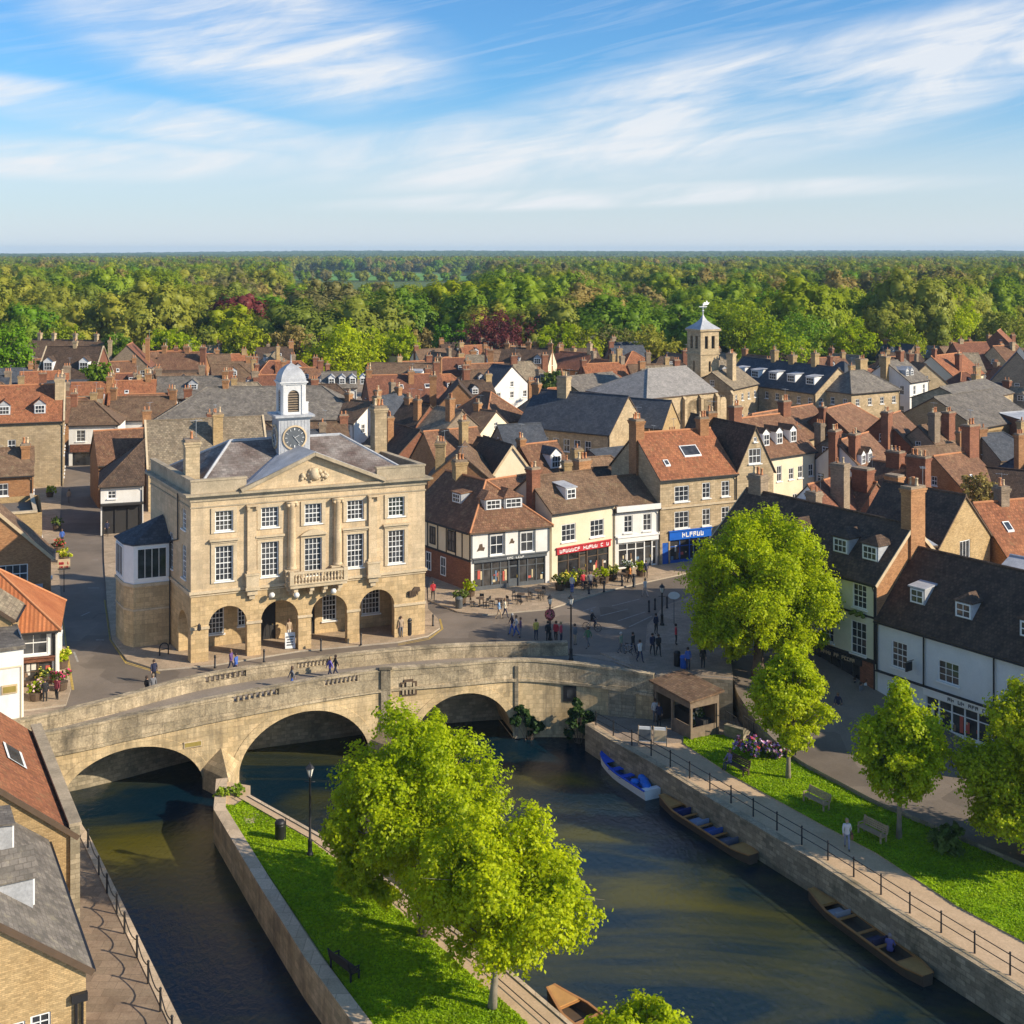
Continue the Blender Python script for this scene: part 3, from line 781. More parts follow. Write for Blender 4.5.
# --- roads, pavements (each sheet a few mm above the one below)
left_road = [P2(*q) for q in [(58, 452), (98, 452), (100, 490), (103, 520), (106, 600), (111, 640), (127, 661), (158, 671), (215, 667)]]
ls = [P2(58, 452), P2(60, 500), P2(54, 560), P2(60, 640), P2(70, 690), P2(62, 712)]+[(p[0], p[1]+.3) for p in far[16:57:4]]+[P2(215, 664), P2(158, 669), P2(127, 659), P2(112, 638), P2(107, 604), P2(104, 560), P2(104, 500), P2(99, 452)]
sheet('left_street', ls, .004, 'asphalt')
road = [P2(215, 664)]+[(p[0], p[1]+.3) for p in far[56:150:4]]+[(4.6, 99.6), P2(600, 655), P2(645, 652), P2(647, 625), P2(664, 606), P2(690, 596), P2(730, 592), P2(730, 570), P2(687, 573), P2(618, 588), P2(587, 597), P2(549, 609), P2(482, 615), P2(458, 612), P2(428, 600), P2(430, 590), P2(420, 590), P2(424, 615), P2(420, 634), P2(300, 650)]
sheet('main_road', road, .004, 'asphalt')
hall_pave = [P2(*q) for q in [(103, 500), (104, 560), (107, 606), (112, 640), (127, 661), (158, 671)]] + [P2(215, 666), P2(300, 652), P2(398, 643), P2(428, 637), P2(440, 629), P2(438, 620), P2(428, 610), P2(426, 585)] + [(-9, 118), (-30, 120), (-36, 140), (-45, 161)]
def pavement(name, pts, mat='paving', z=.12):
    m = MB(); m.prism(pts, -.02, z, 0, 1); return struct(m.build(name, [mat, 'kerb_stone']))
pavement('hall_pavement', hall_pave)
north = [P2(428, 601), P2(458, 613), P2(482, 616), P2(549, 610), P2(587, 598), P2(618, 589), P2(687, 574), P2(740, 566), (50, 150), (10, 150), (-8, 132), P2(428, 590)]
pavement('north_pavement', north)
leftp = [P2(54, 452), P2(62, 480), P2(58, 560), P2(63, 630), P2(71, 690), P2(66, 706), (-36.5, 86), (-60, 112), (-75, 180)]
pavement('left_pavement', leftp)
isl = [P2(600, 654), P2(646, 652), P2(649, 626), P2(666, 607), P2(692, 597), P2(740, 592), (22, 101), (17.3, 99.1), (16.6, 93.8), (13.2, 94.4), (10.9, 94.6), (8.2, 97.9)]
pavement('square_paving', isl, 'plaza_paving', .1)
lm = MB()                                    # worn centre and edge lines
def rline(pts, w=.12, z=.008, mi=0):
    for a, b in zip(pts, pts[1:]):
        a, b = Vector((*a, z)), Vector((*b, z)); d = (b-a).normalized(); n = Vector((-d.y, d.x, 0))*w/2
        lm.face([a-n, b-n, b+n, a+n], mi)
for a, b in (((612, 606), (640, 599)), ((600, 616), (628, 609)), ((618, 621), (645, 612)), ((605, 628), (622, 626)), ((629, 627), (652, 616)), ((583, 611), (596, 607))):
    rline([P2(*a), P2(*b)])
for a, b in (((81, 616), (90, 612)), ((96, 640), (104, 640)), ((74, 652), (78, 662)), ((88, 588), (99, 588)), ((92, 560), (98, 560))):
    rline([P2(*a), P2(*b)], .15)
for off in (.0, .28):                         # double yellow line round the hall pavement
    q = [(160, 672.5+off*4), (126, 662+off*5), (110.5-off*2, 640), (105-off*2, 600)]
    rline([P2(*p) for p in q], .09, .008, 1)
    q = [(398, 644.2+off*4), (429, 638+off*5), (442+off*3, 629), (439.5+off*3, 619)]
    rline([P2(*p) for p in q], .09, .008, 1)
    q = [(72.5+off*4, 690), (66+off*4, 650), (62+off*3, 620)]
    rline([P2(*p) for p in q], .09, .008, 1)
struct(lm.build('road_markings', ['line_paint', 'yellow_line']))

# --- right bank: street that falls towards the river lawn, lawn, towpath, quay wall
TZ = -3.05
def zs(y): return 0.0 if y >= 99 else max(-2.7, -2.7*(99-y)/12.)
SE = [(17.1, 99.), (16.9, 94.), (17.7, 90.2), (19.9, 84.8), (23., 79.1), (25.9, 75.3), (32., 67.), (41., 54.), (52., 38.), (56, 30)]
def se_x(y): return float(np.interp(-y, [-p[1] for p in SE], [p[0] for p in SE]))
m = MB(); ys = [99-.75*i for i in range(92)]
for y0, y1 in zip(ys, ys[1:]):
    a, b = se_x(y0), se_x(y1)
    m.face([(a, y0, zs(y0)), (b, y1, zs(y1)), (80, y1, zs(y1)), (80, y0, zs(y0))], 0)
    m.face([(b, y1, -4.), (b, y1, zs(y1)), (a, y0, zs(y0)), (a, y0, -4.)], 1)
struct(m.build('riverside_street', ['asphalt', 'old_wall_stone']))
pe = [(12.2, 89.), (14.7, 83.6), (18.8, 76.6), (21.2, 72.8), (23.8, 66.9), (26.4, 62.7), (33, 51), (44, 34)]       # path / grass edge
bk = [(5.9, 92.9), (7.5, 89.9), (9.9, 86.1), (14.6, 77.7), (17.95, 71.9), (21.05, 65.7), (24.4, 59.5), (29., 51.), (39, 32)]   # quay edge
lawn_pts = [(12.5, 91.)]+[(x, y) for x, y in pe]+[(x-.02, y) for x, y in reversed(SE[2:])]
sheet('riverside_lawn', lawn_pts, TZ+.06, 'grass', skirt=-4., ms='gravel_path')
sheet('towpath', [(5.9, 93.2)]+bk[1:]+[(46, 34)]+[(x, y) for x, y in reversed(pe)]+[(12.5, 91.), (14.5, 93.5), (10.7, 93.6)], TZ, 'gravel_path')
sheet('kiosk_terrace', [(6.1, 93.), (7.6, 90.2), (8.6, 88.6), (13., 89.5), (17., 90.5), (16.9, 94.), (10.8, 93.9), (6.5, 94.6)], TZ+.006, 'plaza_paving')
def wall_along(name, pts, w, z0, z1, mats, label, cat, side=1, cope=None):
    m = MB(); n = len(pts)
    L_, R_ = [], []
    for i, p in enumerate(pts):
        a, b = pts[max(i-1, 0)], pts[min(i+1, n-1)]
        d = Vector((b[0]-a[0], b[1]-a[1])).normalized(); nn = Vector((d.y, -d.x))*side
        L_.append(Vector(p)); R_.append(Vector(p)+nn*w)
    for i in range(n-1):
        a, b, c, d = L_[i], L_[i+1], R_[i+1], R_[i]
        V = lambda p, z: (p.x, p.y, z)
        m.face([V(a, z1), V(b, z1), V(c, z1), V(d, z1)], 1)
        m.face([V(d, z0), V(c, z0), V(c, z1), V(d, z1)], 0)
        m.face([V(a, z0), V(a, z1), V(b, z1), V(b, z0)], 0)
    for i in (0, n-1):
        a, d = L_[i], R_[i]; m.face([(a.x, a.y, z0), (d.x, d.y, z0), (d.x, d.y, z1), (a.x, a.y, z1)], 0)
    o = m.build(name, mats); return tag(o, label, cat)
wall_along('quay_wall', bk, .55, -7., TZ+.08, ['bank_stone', 'quay_coping'], 'long mossy stone quay wall below the railed towpath', 'wall', 1)
# --- island between the two channels
iw = [(-19.6, 82.8), (-18.7, 78.3), (-14., 69.), (-10.3, 61.9), (-7.1, 56.4), (-2.5, 48), (5, 36)]
ie = [(-17.2, 82.2), (-16.9, 80.7), (-11., 74.7), (-5.5, 68.), (-.5, 61.6), (2.6, 57.), (8.2, 48.5), (17, 36)]
sheet('island', [(-19.4, 83.), *[(x+.3, y) for x, y in iw[1:]], *reversed(ie)], TZ-.04, 'gravel_path', skirt=-7., ms='bank_stone')
gi = [(-18.6, 79.3), (-17.5, 79.0), (-17.2, 79.8), (-16.6, 79.2), (-12.2, 74.6), (-8., 69.3), (-2.3, 61.), (0.4, 57.2), (6., 48.3), (14, 36), (6., 36), (-2, 48), (-6.4, 56.8), (-9.5, 62.4), (-13.2, 69.4), (-17.8, 77.9)]
sheet('island_lawn', gi, TZ+.05, 'grass', skirt=-4.)
sheet('stone_slab', [(-16.9, 78.2), (-15.2, 77.8), (-14.7, 76.9), (-16.3, 76.5)], TZ+.06, 'coping_stone')
wall_along('island_wall', iw, .75, -7., TZ+.16, ['bridge_stone', 'coping_stone'], 'low tan stone wall along the island beside the left channel', 'wall', -1)
wall_along('landing_edge', [(x, y) for x, y in ie[1:]], .22, -7., TZ+.02, ['bank_stone', 'coping_stone'], 'stone landing edge of the island under the leafy trees', 'wall', 1)
# --- left terrace by the channel
lw = [(-33., 86.), (-25.6, 74.4), (-20.6, 65.6), (-15.4, 56.4), (-8., 43.), (-3, 34)]
sheet('left_terrace', [(-70, 86), *lw, (-60, 30)], TZ+.03, 'terrace_paving', skirt=None)
wall_along('channel_wall', lw, .5, -7., TZ+.07, ['bank_stone', 'coping_stone'], 'stone channel wall at the foot of the left terrace', 'wall', -1)

# --- country to the horizon
def hill(x, y):
    d = max(0., (y-2600)/6000.)
    return 26*min(d, 1.)**1.1*(.75+.35*sin(x/1900.+1.)+.2*sin(x/700.+y/900.))
m = MB()
ysr = [338, 520, 700, 1000, 1400, 2000, 2600, 3200, 4000, 5000, 6200, 7600, 9500]
def rowx(y): return [(-.62+1.24*i/40)*max(y, 700) for i in range(41)]
for y0, y1 in zip(ysr, ysr[1:]):
    r0, r1 = rowx(y0), rowx(y1)
    for i in range(40):
        m.face([(r0[i], y0, hill(r0[i], y0)-.3), (r0[i+1], y0, hill(r0[i+1], y0)-.3), (r1[i+1], y1, hill(r1[i+1], y1)-.3), (r1[i], y1, hill(r1[i], y1)-.3)])
struct(m.build('country_ground', 'country'))
m = MB(); m.prism([P2(290, 280.5), P2(476, 281), P2(474, 277), P2(440, 274.4), P2(395, 272.6), P2(330, 273.8)], None, .3)
struct(m.build('meadow', 'meadow'))
m = MB(); m.prism([P2(650, 276), P2(740, 276), P2(736, 273.6), P2(655, 273.6)], None, .3)
struct(m.build('far_field', 'meadow'))

# ================================================================== TOWN HALL
HA, HB = Vector((-24.9, 96.9)), Vector((-7.27, 104.4))
hrz = atan2(HB.y-HA.y, HB.x-HA.x); HL = (HB-HA).length; HD = 12.0; hs = R(7.5)
hall = thing('town_hall', 'honey stone town hall with arcade, pediment and white clock turret', 'town hall', (HA.x, HA.y, .1), hrz)
hey = Vector((-sin(hs), cos(hs), 0)); hex_ = Vector((1, 0, 0))
hp = lambda x, y, z: Vector((x+hey.x*y, hey.y*y, z))
ARX = [2.85, 6.95, 11.0, 15.0]; WX = [2.55, 6.15, 9.65, 13.15, 16.65]
m = MB()
holes = [archh(x, .0001, 3.0, 2.65, 14) for x in ARX]
outl = [(0, -.3), (HL, -.3), (HL, 5.3), (0, 5.3)]
# ground floor outline with the arches cut down to the floor
pts = [(0, -.3)]
for x in ARX:
    pts += [(x-1.5, -.3)]+[(x-1.5*cos(pi*i/16), 2.65+1.5*sin(pi*i/16)) for i in range(17)]+[(x+1.5, -.3)]
pts += [(HL, -.3), (HL, 5.3), (0, 5.3)]
m.panel(hp(0, 0, 0), hex_, pts, [], .75, back=True)
sidep = [(0, -.3), (8.6, -.3)]+[(8.6, 1.9)]+[(9.9-1.3*cos(pi*i/12), 2.3+1.3*sin(pi*i/12)) for i in range(13)]+[(11.2, -.3), (HD, -.3), (HD, 5.3), (0, 5.3)]
m.panel(hp(0, HD, 0), -hey, sidep, [], .75, back=True)
m.panel(hp(HL, 0, 0), hey, [(0, -.3), (HD, -.3), (HD, 5.3), (0, 5.3)], [rect(4.5, 1.4, 1.3, 2.2), rect(8.5, 1.4, 1.3, 2.2)], .3)
m.build('arcade', 'hall_base', hall)
m = MB()                                       # porch back wall, floor-to-ceiling; ceiling
pw = [rect(3.0, 1.0, 1.3, 2.5), archh(7.2, .0, 1.35, 2.9), rect(5.2, 1.4, .9, 1.9), archh(10.4, 0., 1.5, 2.9), rect(12.4, 1.0, 1.2, 2.5), rect(16.0, 1.15, 1.6, 2.6)]
m.panel(hp(.5, 3.6, 0), hex_, [(0, -.2), (HL-.8, -.2), (HL-.8, 5.1), (0, 5.1)], [[(a-.5, b) for a, b in h] for h in pw], .15)
m.face([hp(.2, .3, 5.08), hp(HL-.2, .3, 5.08), hp(HL-.2, 3.7, 5.08), hp(.2, 3.7, 5.08)])
m.panel(hp(HL-.85, .75, 0), Vector((0, 1, 0)), [(0, -.2), (3, -.2), (3, 5.1), (0, 5.1)][::1], [], .1)
m.build('porch_wall', 'hall_base', hall)
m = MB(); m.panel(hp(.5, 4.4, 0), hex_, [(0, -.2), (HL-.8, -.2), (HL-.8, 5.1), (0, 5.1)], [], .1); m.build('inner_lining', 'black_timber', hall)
for a, b, w, h, nx, ny in ((3.0, 1.0, 1.3, 2.5, 4, 6), (5.2, 1.4, .9, 1.9, 3, 5), (12.4, 1.0, 1.2, 2.5, 4, 6), (16., 1.15, 1.6, 2.6, 5, 6)):
    put_window(hall, hp(0, 3.6, 0), hex_, a, b, w, h, nx, ny, pane=True)
for a, w in ((7.2, 1.35), (10.4, 1.5)):
    m = MB(); m.panel((0, 0, 0), hex_, archh(0, 0, w, 2.9), [], .08, back=True)
    for i in range(3): m.bx(-w/2+.1+i*(w-.2)/3+.05, -w/2+.1+(i+1)*(w-.2)/3-.05, -.03, 0, .3, 2.6)
    d = m.build('door', 'black_timber', hall, loc=hp(a, 3.72, 0))
    k = MB(); k.lathe([(.05, 0), (.05, .06)], (w*.3, -.06, 1.2), 8); k.build('handle', 'gilt', d)
m = MB()                                        # upper walls
fh = []
for x in WX:
    if x == WX[2]: fh.append(rect(x, 5.75, 1.45, 3.15))
    else: fh.append(rect(x, 6.15, 1.4, 2.75))
    fh.append(rect(x, 10.05, 1.4, 1.6))
m.panel(hp(0, 0, 0), hex_, [(0, 5.3), (HL, 5.3), (HL, 12.8), (0, 12.8)], fh, .2)
sh_ = [rect(HD-1.9, 6.2, 1.2, 2.6), rect(HD-1.9, 10.05, 1.2, 1.6), rect(HD-5.6, 6.2, 1.2, 2.9)]
m.panel(hp(0, HD, 0), -hey, [(0, 5.3), (HD, 5.3), (HD, 12.8), (0, 12.8)], sh_, .2)
rh_ = [rect(y, z, 1.3, h) for y in (2.2, 6, 9.8) for z, h in ((6.15, 2.75), (10.05, 1.6))]
m.panel(hp(HL, 0, 0), hey, [(0, 5.3), (HD, 5.3), (HD, 12.8), (0, 12.8)], rh_, .2)
m.panel(hp(HL, HD, 0), -hex_, [(0, -.3), (HL, -.3), (HL, 12.8), (0, 12.8)], [], .2)
m.build('upper_wall', 'hall_stone', hall)
for x in WX:
    if x == WX[2]: put_window(hall, hp(0, 0, 0), hex_, x, 5.75, 1.45, 3.15, 4, 7, .14, pane=True, sill=False)
    else: put_window(hall, hp(0, 0, 0), hex_, x, 6.15, 1.4, 2.75, 4, 6, .14, pane=True)
    put_window(hall, hp(0, 0, 0), hex_, x, 10.05, 1.4, 1.6, 4, 4, .14, pane=True)
for a, b, w, h in ((HD-1.9, 6.2, 1.2, 2.6), (HD-1.9, 10.05, 1.2, 1.6), (HD-5.6, 6.2, 1.2, 2.9)):
    put_window(hall, hp(0, HD, 0), -hey, a, b, w, h, 3, 6 if h > 2 else 4, .14, pane=True)
for y in (2.2, 6, 9.8):
    for z, h in ((6.15, 2.75), (10.05, 1.6)): put_window(hall, hp(HL, 0, 0), hey, y, z, 1.3, h, 4, 6 if h > 2 else 4, .14, pane=True)
for y in (4.5, 8.5): put_window(hall, hp(HL, 0, 0), hey, y, 1.4, 1.3, 2.2, 4, 5, .2, pane=True)
m = MB()                                        # window surrounds, hoods
for x in WX:
    zb, h = (5.75, 3.15) if x == WX[2] else (6.15, 2.75)
    for z0, hh in ((zb, h), (10.05, 1.6)):
        for sg in (-1, 1): m.bx(x+sg*.86-.15, x+sg*.86+.15, -.09, .01, z0-.12, z0+hh+.25)
        m.bx(x-.71, x+.71, -.088, .01, z0+hh, z0+hh+.24)
    if x != WX[2]:
        m.bx(x-1.15, x+1.15, -.3, .0, zb+h+.42, zb+h+.56); m.bx(x-1.05, x+1.05, -.16, .0, zb+h+.25, zb+h+.42)
    else:                                       # segmental hood over the French window
        arc = [(x-1.15+2.3*i/10, zb+h+.3+.42*sin(pi*i/10)) for i in range(11)]
        m.panel(hp(0, -.3, 0), hex_, [(x-1.15, zb+h+.26)]+[(x+1.15, zb+h+.26)]+arc[::-1][1:-1], [], .3, back=True)
m.build('window_surrounds', 'trim_stone', hall)
m = MB()                                        # string courses and impost bands
def band(m, z0, z1, out, y0=0, segs=None):
    L0, L1 = -out, HL+out
    m.solid([[hp(L0, -out, z1), hp(L1, -out, z1), hp(L1, .0, z1), hp(L0, .0, z1)]], z1-z0)
    m.solid([[hp(-out, .0, z1), hp(-.0, .0, z1), hp(.0, HD, z1), hp(-out, HD, z1)]], z1-z0)
    m.solid([[hp(HL, .0, z1), hp(HL+out, .0, z1), hp(HL+out, HD, z1), hp(HL, HD, z1)]], z1-z0)
band(m, 5.3, 5.52, .14); band(m, 5.12, 5.2, .06)
for a, b in ((0, 1.35), (4.35, 5.45), (8.45, 9.5), (12.5, 13.5), (16.5, HL)): m.bx(a-.07, b+.07, -.1, .1, 2.55, 2.75)
m.build('string_course', 'trim_stone', hall)
m = MB(); band(m, 12.0, 12.1, .07); band(m, 12.5, 12.8, .1); band(m, 12.8, 12.95, .3); band(m, 12.95, 13.12, .5); m.build('cornice', 'weathered_trim', hall)
t_ = .35                                        # parapet, a part for each stretch with its coping
for q in (((0, 0), (4.3, 0), (4.3, t_), (0, t_)), ((15., 0), (HL, 0), (HL, t_), (15., t_)), ((0, t_), (t_, t_), (t_, HD), (0, HD)), ((HL-t_, t_), (HL, t_), (HL, HD), (HL-t_, HD))):
    m = MB(); m.solid([[hp(x, y, 14.05) for x, y in q]], 1.0); pr = m.build('parapet', 'weathered_trim', hall)
    cx0, cy0 = sum(p[0] for p in q)/4, sum(p[1] for p in q)/4
    m = MB(); m.solid([[hp(x+(.06 if x > cx0 else -.06), y+(.06 if y > cy0 and y < HD else -.002 if y > .1 else -.06), 14.2) for x, y in q]], .15); m.build('coping', 'weathered_trim', pr)
# pediment
pb, pt_, p0, p1 = 13.12, 15.5, 4.25, 15.05; pm_ = (p0+p1)/2
m = MB(); m.panel(hp(0, -.12, 0), hex_, [(p0, pb), (p1, pb), (pm_, pt_)], [], .5, back=True); m.build('pediment', 'hall_stone', hall)
m = MB()
for a, b in (((p0-.5, pb), (pm_, pt_+.12)), ((pm_, pt_+.12), (p1+.5, pb))):
    A_, B_ = hp(a[0], -.3, a[1]+.1), hp(b[0], -.3, b[1]+.1)
    m.beam(A_, B_, .75, .26); m.beam(A_+Vector((0, .12, -.2)), B_+Vector((0, .12, -.2)), .4, .16)
m.build('raking_cornice', 'weathered_trim', hall)
m = MB(); ry = 5.2
m.solid([[hp(p0-.4, -.5, pb+.28), hp(pm_, -.5, pt_+.4), hp(pm_, ry, pt_+.4), hp(p0+.2, 1.2, pb+.35)], [hp(pm_, -.5, pt_+.4), hp(p1+.4, -.5, pb+.28), hp(p1-.2, 1.2, pb+.35), hp(pm_, ry, pt_+.4)]], .1)
m.build('pediment_roof', 'lead', hall)
m = MB(); rr = random.Random(3)                # carved cartouche in the tympanum
for i in range(34):
    a, d = rr.uniform(0, 2*pi), rr.uniform(.1, 1.)
    x, z = pm_+1.25*d*cos(a), 13.95+.5*d*sin(a)
    r = rr.uniform(.09, .2)
    m.lathe([(r*.3, -r), (r, -r*.3), (r, r*.3), (r*.3, r)], hp(x, -.17, z), 7)
m.lathe([(.15, -.5), (.42, -.2), (.42, .25), (.2, .5)], hp(pm_, -.16, 14.05), 10)
m.build('carving', 'trim_stone', hall, True)
# columns on corbelled pedestals
for x in (4.7, 7.85, 11.6, 14.6):
    flat = x in (4.7, 14.6)
    m = MB()
    m.bx(x-.5, x+.5, -.52, .0, 5.52, 6.45); m.bx(x-.56, x+.56, -.58, .0, 6.45, 6.58); m.bx(x-.56, x+.56, -.6, 0, 5.3, 5.52)
    m.bx(x-.4, x+.4, -.42, .0, 4.9, 5.3); m.bx(x-.22, x+.22, -.26, 0, 4.55, 4.9)
    ped = m.build('column_pedestal', 'trim_stone', hall)
    m = MB()
    if flat: m.bx(x-.36, x+.36, -.24, 0, 6.58, 11.8); m.bx(x-.42, x+.42, -.3, 0, 6.58, 6.8)
    else: m.lathe([(.40, 0), (.40, .12), (.33, .2), (.33, .3), (.32, 2.), (.28, 5.05), (.32, 5.1), (.32, 5.3)], hp(x, -.2, 6.58), 16)
    m.bx(x-.44, x+.44, -.5, 0, 11.86, 11.98)
    for sg in (-1, 1):
        c_s = hp(x+sg*.34, -.3, 11.72); m.box((c_s.x, c_s.y, c_s.z), (.22, .34, .24))
    m.build('pilaster' if flat else 'column', 'hall_stone', hall, not flat)
# balcony
m = MB(); b0, b1 = 7.5, 12.1
m.bx(b0, b1, -1.35, .0, 5.3, 5.56); m.bx(b0-.06, b1+.06, -1.43, 0, 5.56, 5.66)
for x in (8., 9.3, 10.4, 11.6): m.bx(x-.16, x+.16, -1.15, 0, 4.95, 5.3); m.bx(x-.13, x+.13, -.7, 0, 4.55, 4.95)
bal = m.build('balcony', 'trim_stone', hall)
m = MB(); m.bx(b0, b1, -1.38, -1.14, 6.4, 6.56); m.bx(b0, b0+.24, -1.38, -.0, 6.401, 6.559); m.bx(b1-.24, b1, -1.38, -.0, 6.401, 6.559)
for x in (b0+.12, b1-.12): m.bx(x-.16, x+.16, -1.41, -1.1, 5.66, 6.62)
n = 15
for i in range(n): m.lathe([(.09, 0), (.05, .08), (.105, .26), (.05, .5), (.09, .62), (.09, .75)], (b0+.45+(b1-b0-.9)*i/(n-1), -1.26, 5.66), 8)
for i in range(3):
    for x in (b0+.12, b1-.12): m.lathe([(.09, 0), (.05, .08), (.105, .26), (.05, .5), (.09, .62), (.09, .75)], (x, -.9+i*.35, 5.66), 8)
m.build('balustrade', 'trim_stone', bal)
for x in (8.0, 11.0, 6.2):
    m = MB(); m.lathe([(.02, -.2), (.2, -.12), (.24, .05), (.16, .2), (.02, .24)], (x, -1.3 if x > 7 else -.55, 4.75), 12); m.build('globe_lamp', 'lamp_glass', hall, True)
# roof
m = MB(); z0, zr_ = 13.15, 16.2; i_ = .5
q = [hp(i_, i_, z0), hp(HL-i_, i_, z0), hp(HL-i_, HD-i_, z0), hp(i_, HD-i_, z0)]; ra, rb = hp(4.9, 6, zr_), hp(HL-4.9, 6, zr_)
m.solid([[q[0], q[1], rb, ra], [q[2], q[3], ra, rb], [q[3], q[0], ra], [q[1], q[2], rb]], .1, 0)
for a, b in ((ra, rb), (q[0], ra), (q[1], rb), (q[3], ra), (q[2], rb)): m.tube([a, b], .13, 6, 1)
m.build('roof', ['hall_slate', 'lead'], hall)
q = hp(.9, 3.0, 0); chimney(hall, q.x, q.y, 12., 17.0, 1.1, 1.3, 'tan_stone', 1)
q = hp(HL-.3, 8.6, 0); chimney(hall, q.x, q.y, 12., 18.2, 1.1, 1.4, 'tan_stone', 3)
# clock turret (own part with sub-parts)
tx, ty = 9.5, 4.6
c0 = hp(tx, ty, 0)
m = MB(); hw = 1.3
m.bx(-hw, hw, -hw, hw, 14.2, 18.1); m.bx(-hw-.12, hw+.12, -hw-.12, hw+.12, 18.1, 18.25); m.bx(-hw-.35, hw+.35, -hw-.35, hw+.35, 18.25, 18.42)
for i in range(9):
    x = -hw+.16+i*.285
    m.bx(x, x+.05, -hw-.02, -hw+.01, 14.3, 18.1); m.bx(-hw-.02, -hw+.01, x, x+.05, 14.3, 18.1)
tur = m.build('clock_turret', ['lead'], hall, loc=(c0.x, c0.y, 0))
m = MB()
ww = .98
for k in range(4):
    a = k*pi/2; ux = Vector((cos(a), sin(a), 0)); nn_v = ux.cross(Vector((0, 0, 1)))
    o = nn_v*ww-ux*ww
    m.panel(o, ux, [(0, 18.42), (2*ww, 18.42), (2*ww, 21.), (0, 21.)], [archh(ww, 18.62, .95, 1.35, 10)], .16)
    for i in range(9):
        z = 18.72+i*.2; c = nn_v*(ww-.12); m.box((c.x, c.y, z), (.95, .05, .1) if k % 2 == 0 else (.05, .95, .1), 1)
    for sg in (-1, 1):
        c = nn_v*(ww+.03)+ux*(sg*.78); m.box((c.x, c.y, 19.7), (.2, .08, 2.5) if k % 2 == 0 else (.08, .2, 2.5))
m.bx(-.8, .8, -.8, .8, 18.43, 20.9, 2)
m.bx(-ww-.1, ww+.1, -ww-.1, ww+.1, 20.9, 21.04); m.bx(-ww-.2, ww+.2, -ww-.2, ww+.2, 21.04, 21.14)
m.build('belfry', ['turret_paint', 'grey_brick', 'black_timber'], tur)
m = MB(); m.lathe([(1.5, 21.14), (1.47, 21.38), (1.34, 21.72), (1.05, 22.08), (.62, 22.38), (.2, 22.56), (.05, 22.62)], n=4, ph=pi/4); m.lathe([(.05, 22.6), (.12, 22.68), (.05, 22.76), (.03, 23.3)], n=8)
m.build('dome', ['lead'], tur)
m = MB(); m.bx(1.1, 1.35, -.5, -.25, 18.42, 19.3); m.bx(1.05, 1.4, -.55, -.2, 19.3, 19.36); m.build('roof_vent', 'white_paint', tur)
def clock(parent, loc, rz):
    m = MB(); n = 28; ring = [(1.02, 0), (1.02, .1), (.90, .12), (.88, .04)]
    for i in range(n):
        a, b = 2*pi*i/n, 2*pi*(i+1)/n
        for (r0, h0), (r1, h1) in zip(ring, ring[1:]):
            m.face([(r0*cos(a), -h0, r0*sin(a)), (r0*cos(b), -h0, r0*sin(b)), (r1*cos(b), -h1, r1*sin(b)), (r1*cos(a), -h1, r1*sin(a))], 0)
        m.face([(0, -.035, 0), (.85*cos(b), -.035, .85*sin(b)), (.85*cos(a), -.035, .85*sin(a))][::-1], 1)
    for h in range(12):
        a = 2*pi*h/12; p0_, p1_ = .62, .8
        m.beam((p0_*cos(a), -.05, p0_*sin(a)), (p1_*cos(a), -.05, p1_*sin(a)), .07, .03, 2)
    o = m.build('clock_face', ['pale_clay', 'grey_paint', 'white_paint'], parent, loc=loc, rz=rz)
    k = MB(); k.beam((0, -.07, 0), (.62*cos(-.9), -.07, .62*sin(-.9)), .07, .02); k.beam((0, -.08, 0), (.42*cos(.5), -.08, .42*sin(.5)), .09, .02)
    k.beam((0, -.07, 0), (-.2*cos(-.9), -.07, -.2*sin(-.9)), .07, .02); k.build('clock_hands', 'white_paint', o)
clock(tur, (0, -hw-.005, 16.55), 0); clock(tur, (-hw-.005, 0, 16.55), -pi/2)
# two-storey bay on the left flank
by0, by1, bo = 5.8, 9.6, 3.1
def bq(x, y): v = hp(x, y, 0); return (v.x, v.y)
bo_pts = [bq(0, by0), bq(-bo+.2, by0), bq(-bo-.3, by0+1.), bq(-bo-.3, by1), bq(0, by1)]
bo_pts = bo_pts[::-1]
m = MB(); m.prism(bo_pts, -.3, 5.0); m.build('bay_base', 'hall_base', hall)
m = MB()
inset = lambda k: [((p[0]-c_[0])*k+c_[0], (p[1]-c_[1])*k+c_[1]) for p in bo_pts]
c_ = (sum(p[0] for p in bo_pts)/5, sum(p[1] for p in bo_pts)/5)
m.prism(inset(1.06), 4.85, 5.1); m.prism(inset(1.04), 2.9, 3.05); m.build('bay_band', 'trim_stone', hall)
m = MB(); m.prism(inset(.99), 5.1, 8.3); bay = m.build('bay_storey', 'white_paint', hall)
seq = list(zip(bo_pts, bo_pts[1:]))
for a, b in seq:
    a, b = Vector((*a, 0)), Vector((*b, 0)); a.x, a.y = (a.x-c_[0])*.99+c_[0], (a.y-c_[1])*.99+c_[1]; b.x, b.y = (b.x-c_[0])*.99+c_[0], (b.y-c_[1])*.99+c_[1]
    d = b-a; w = d.length
    if w < 1.6: continue
    put_window(bay, a, d, w/2, 5.45, w-.5, 2.5, 4, 1, -.04, pane=False, sill=False)
m = MB(); e_ = inset(1.08); zt = 10.2; apx = hp(-.1, (by0+by1)/2, zt)
for a, b in zip(e_, e_[1:]): m.solid([[(*a, 8.3), (*b, 8.3), tuple(apx)]], .1)
m.face([(*p, 8.28) for p in e_]); m.build('bay_roof', 'blue_slate', hall)
m = MB(); m.tube([hp(-.12, by0-.3, 8.4), hp(-.12, by0-.3, 0)], .06, 6); m.tube([hp(-.12, 3.2, 12.7), hp(-.12, 3.2, 9), hp(-.12, by0-.3, 8.4)], .06, 6); m.build('downpipe', 'black_iron', hall)
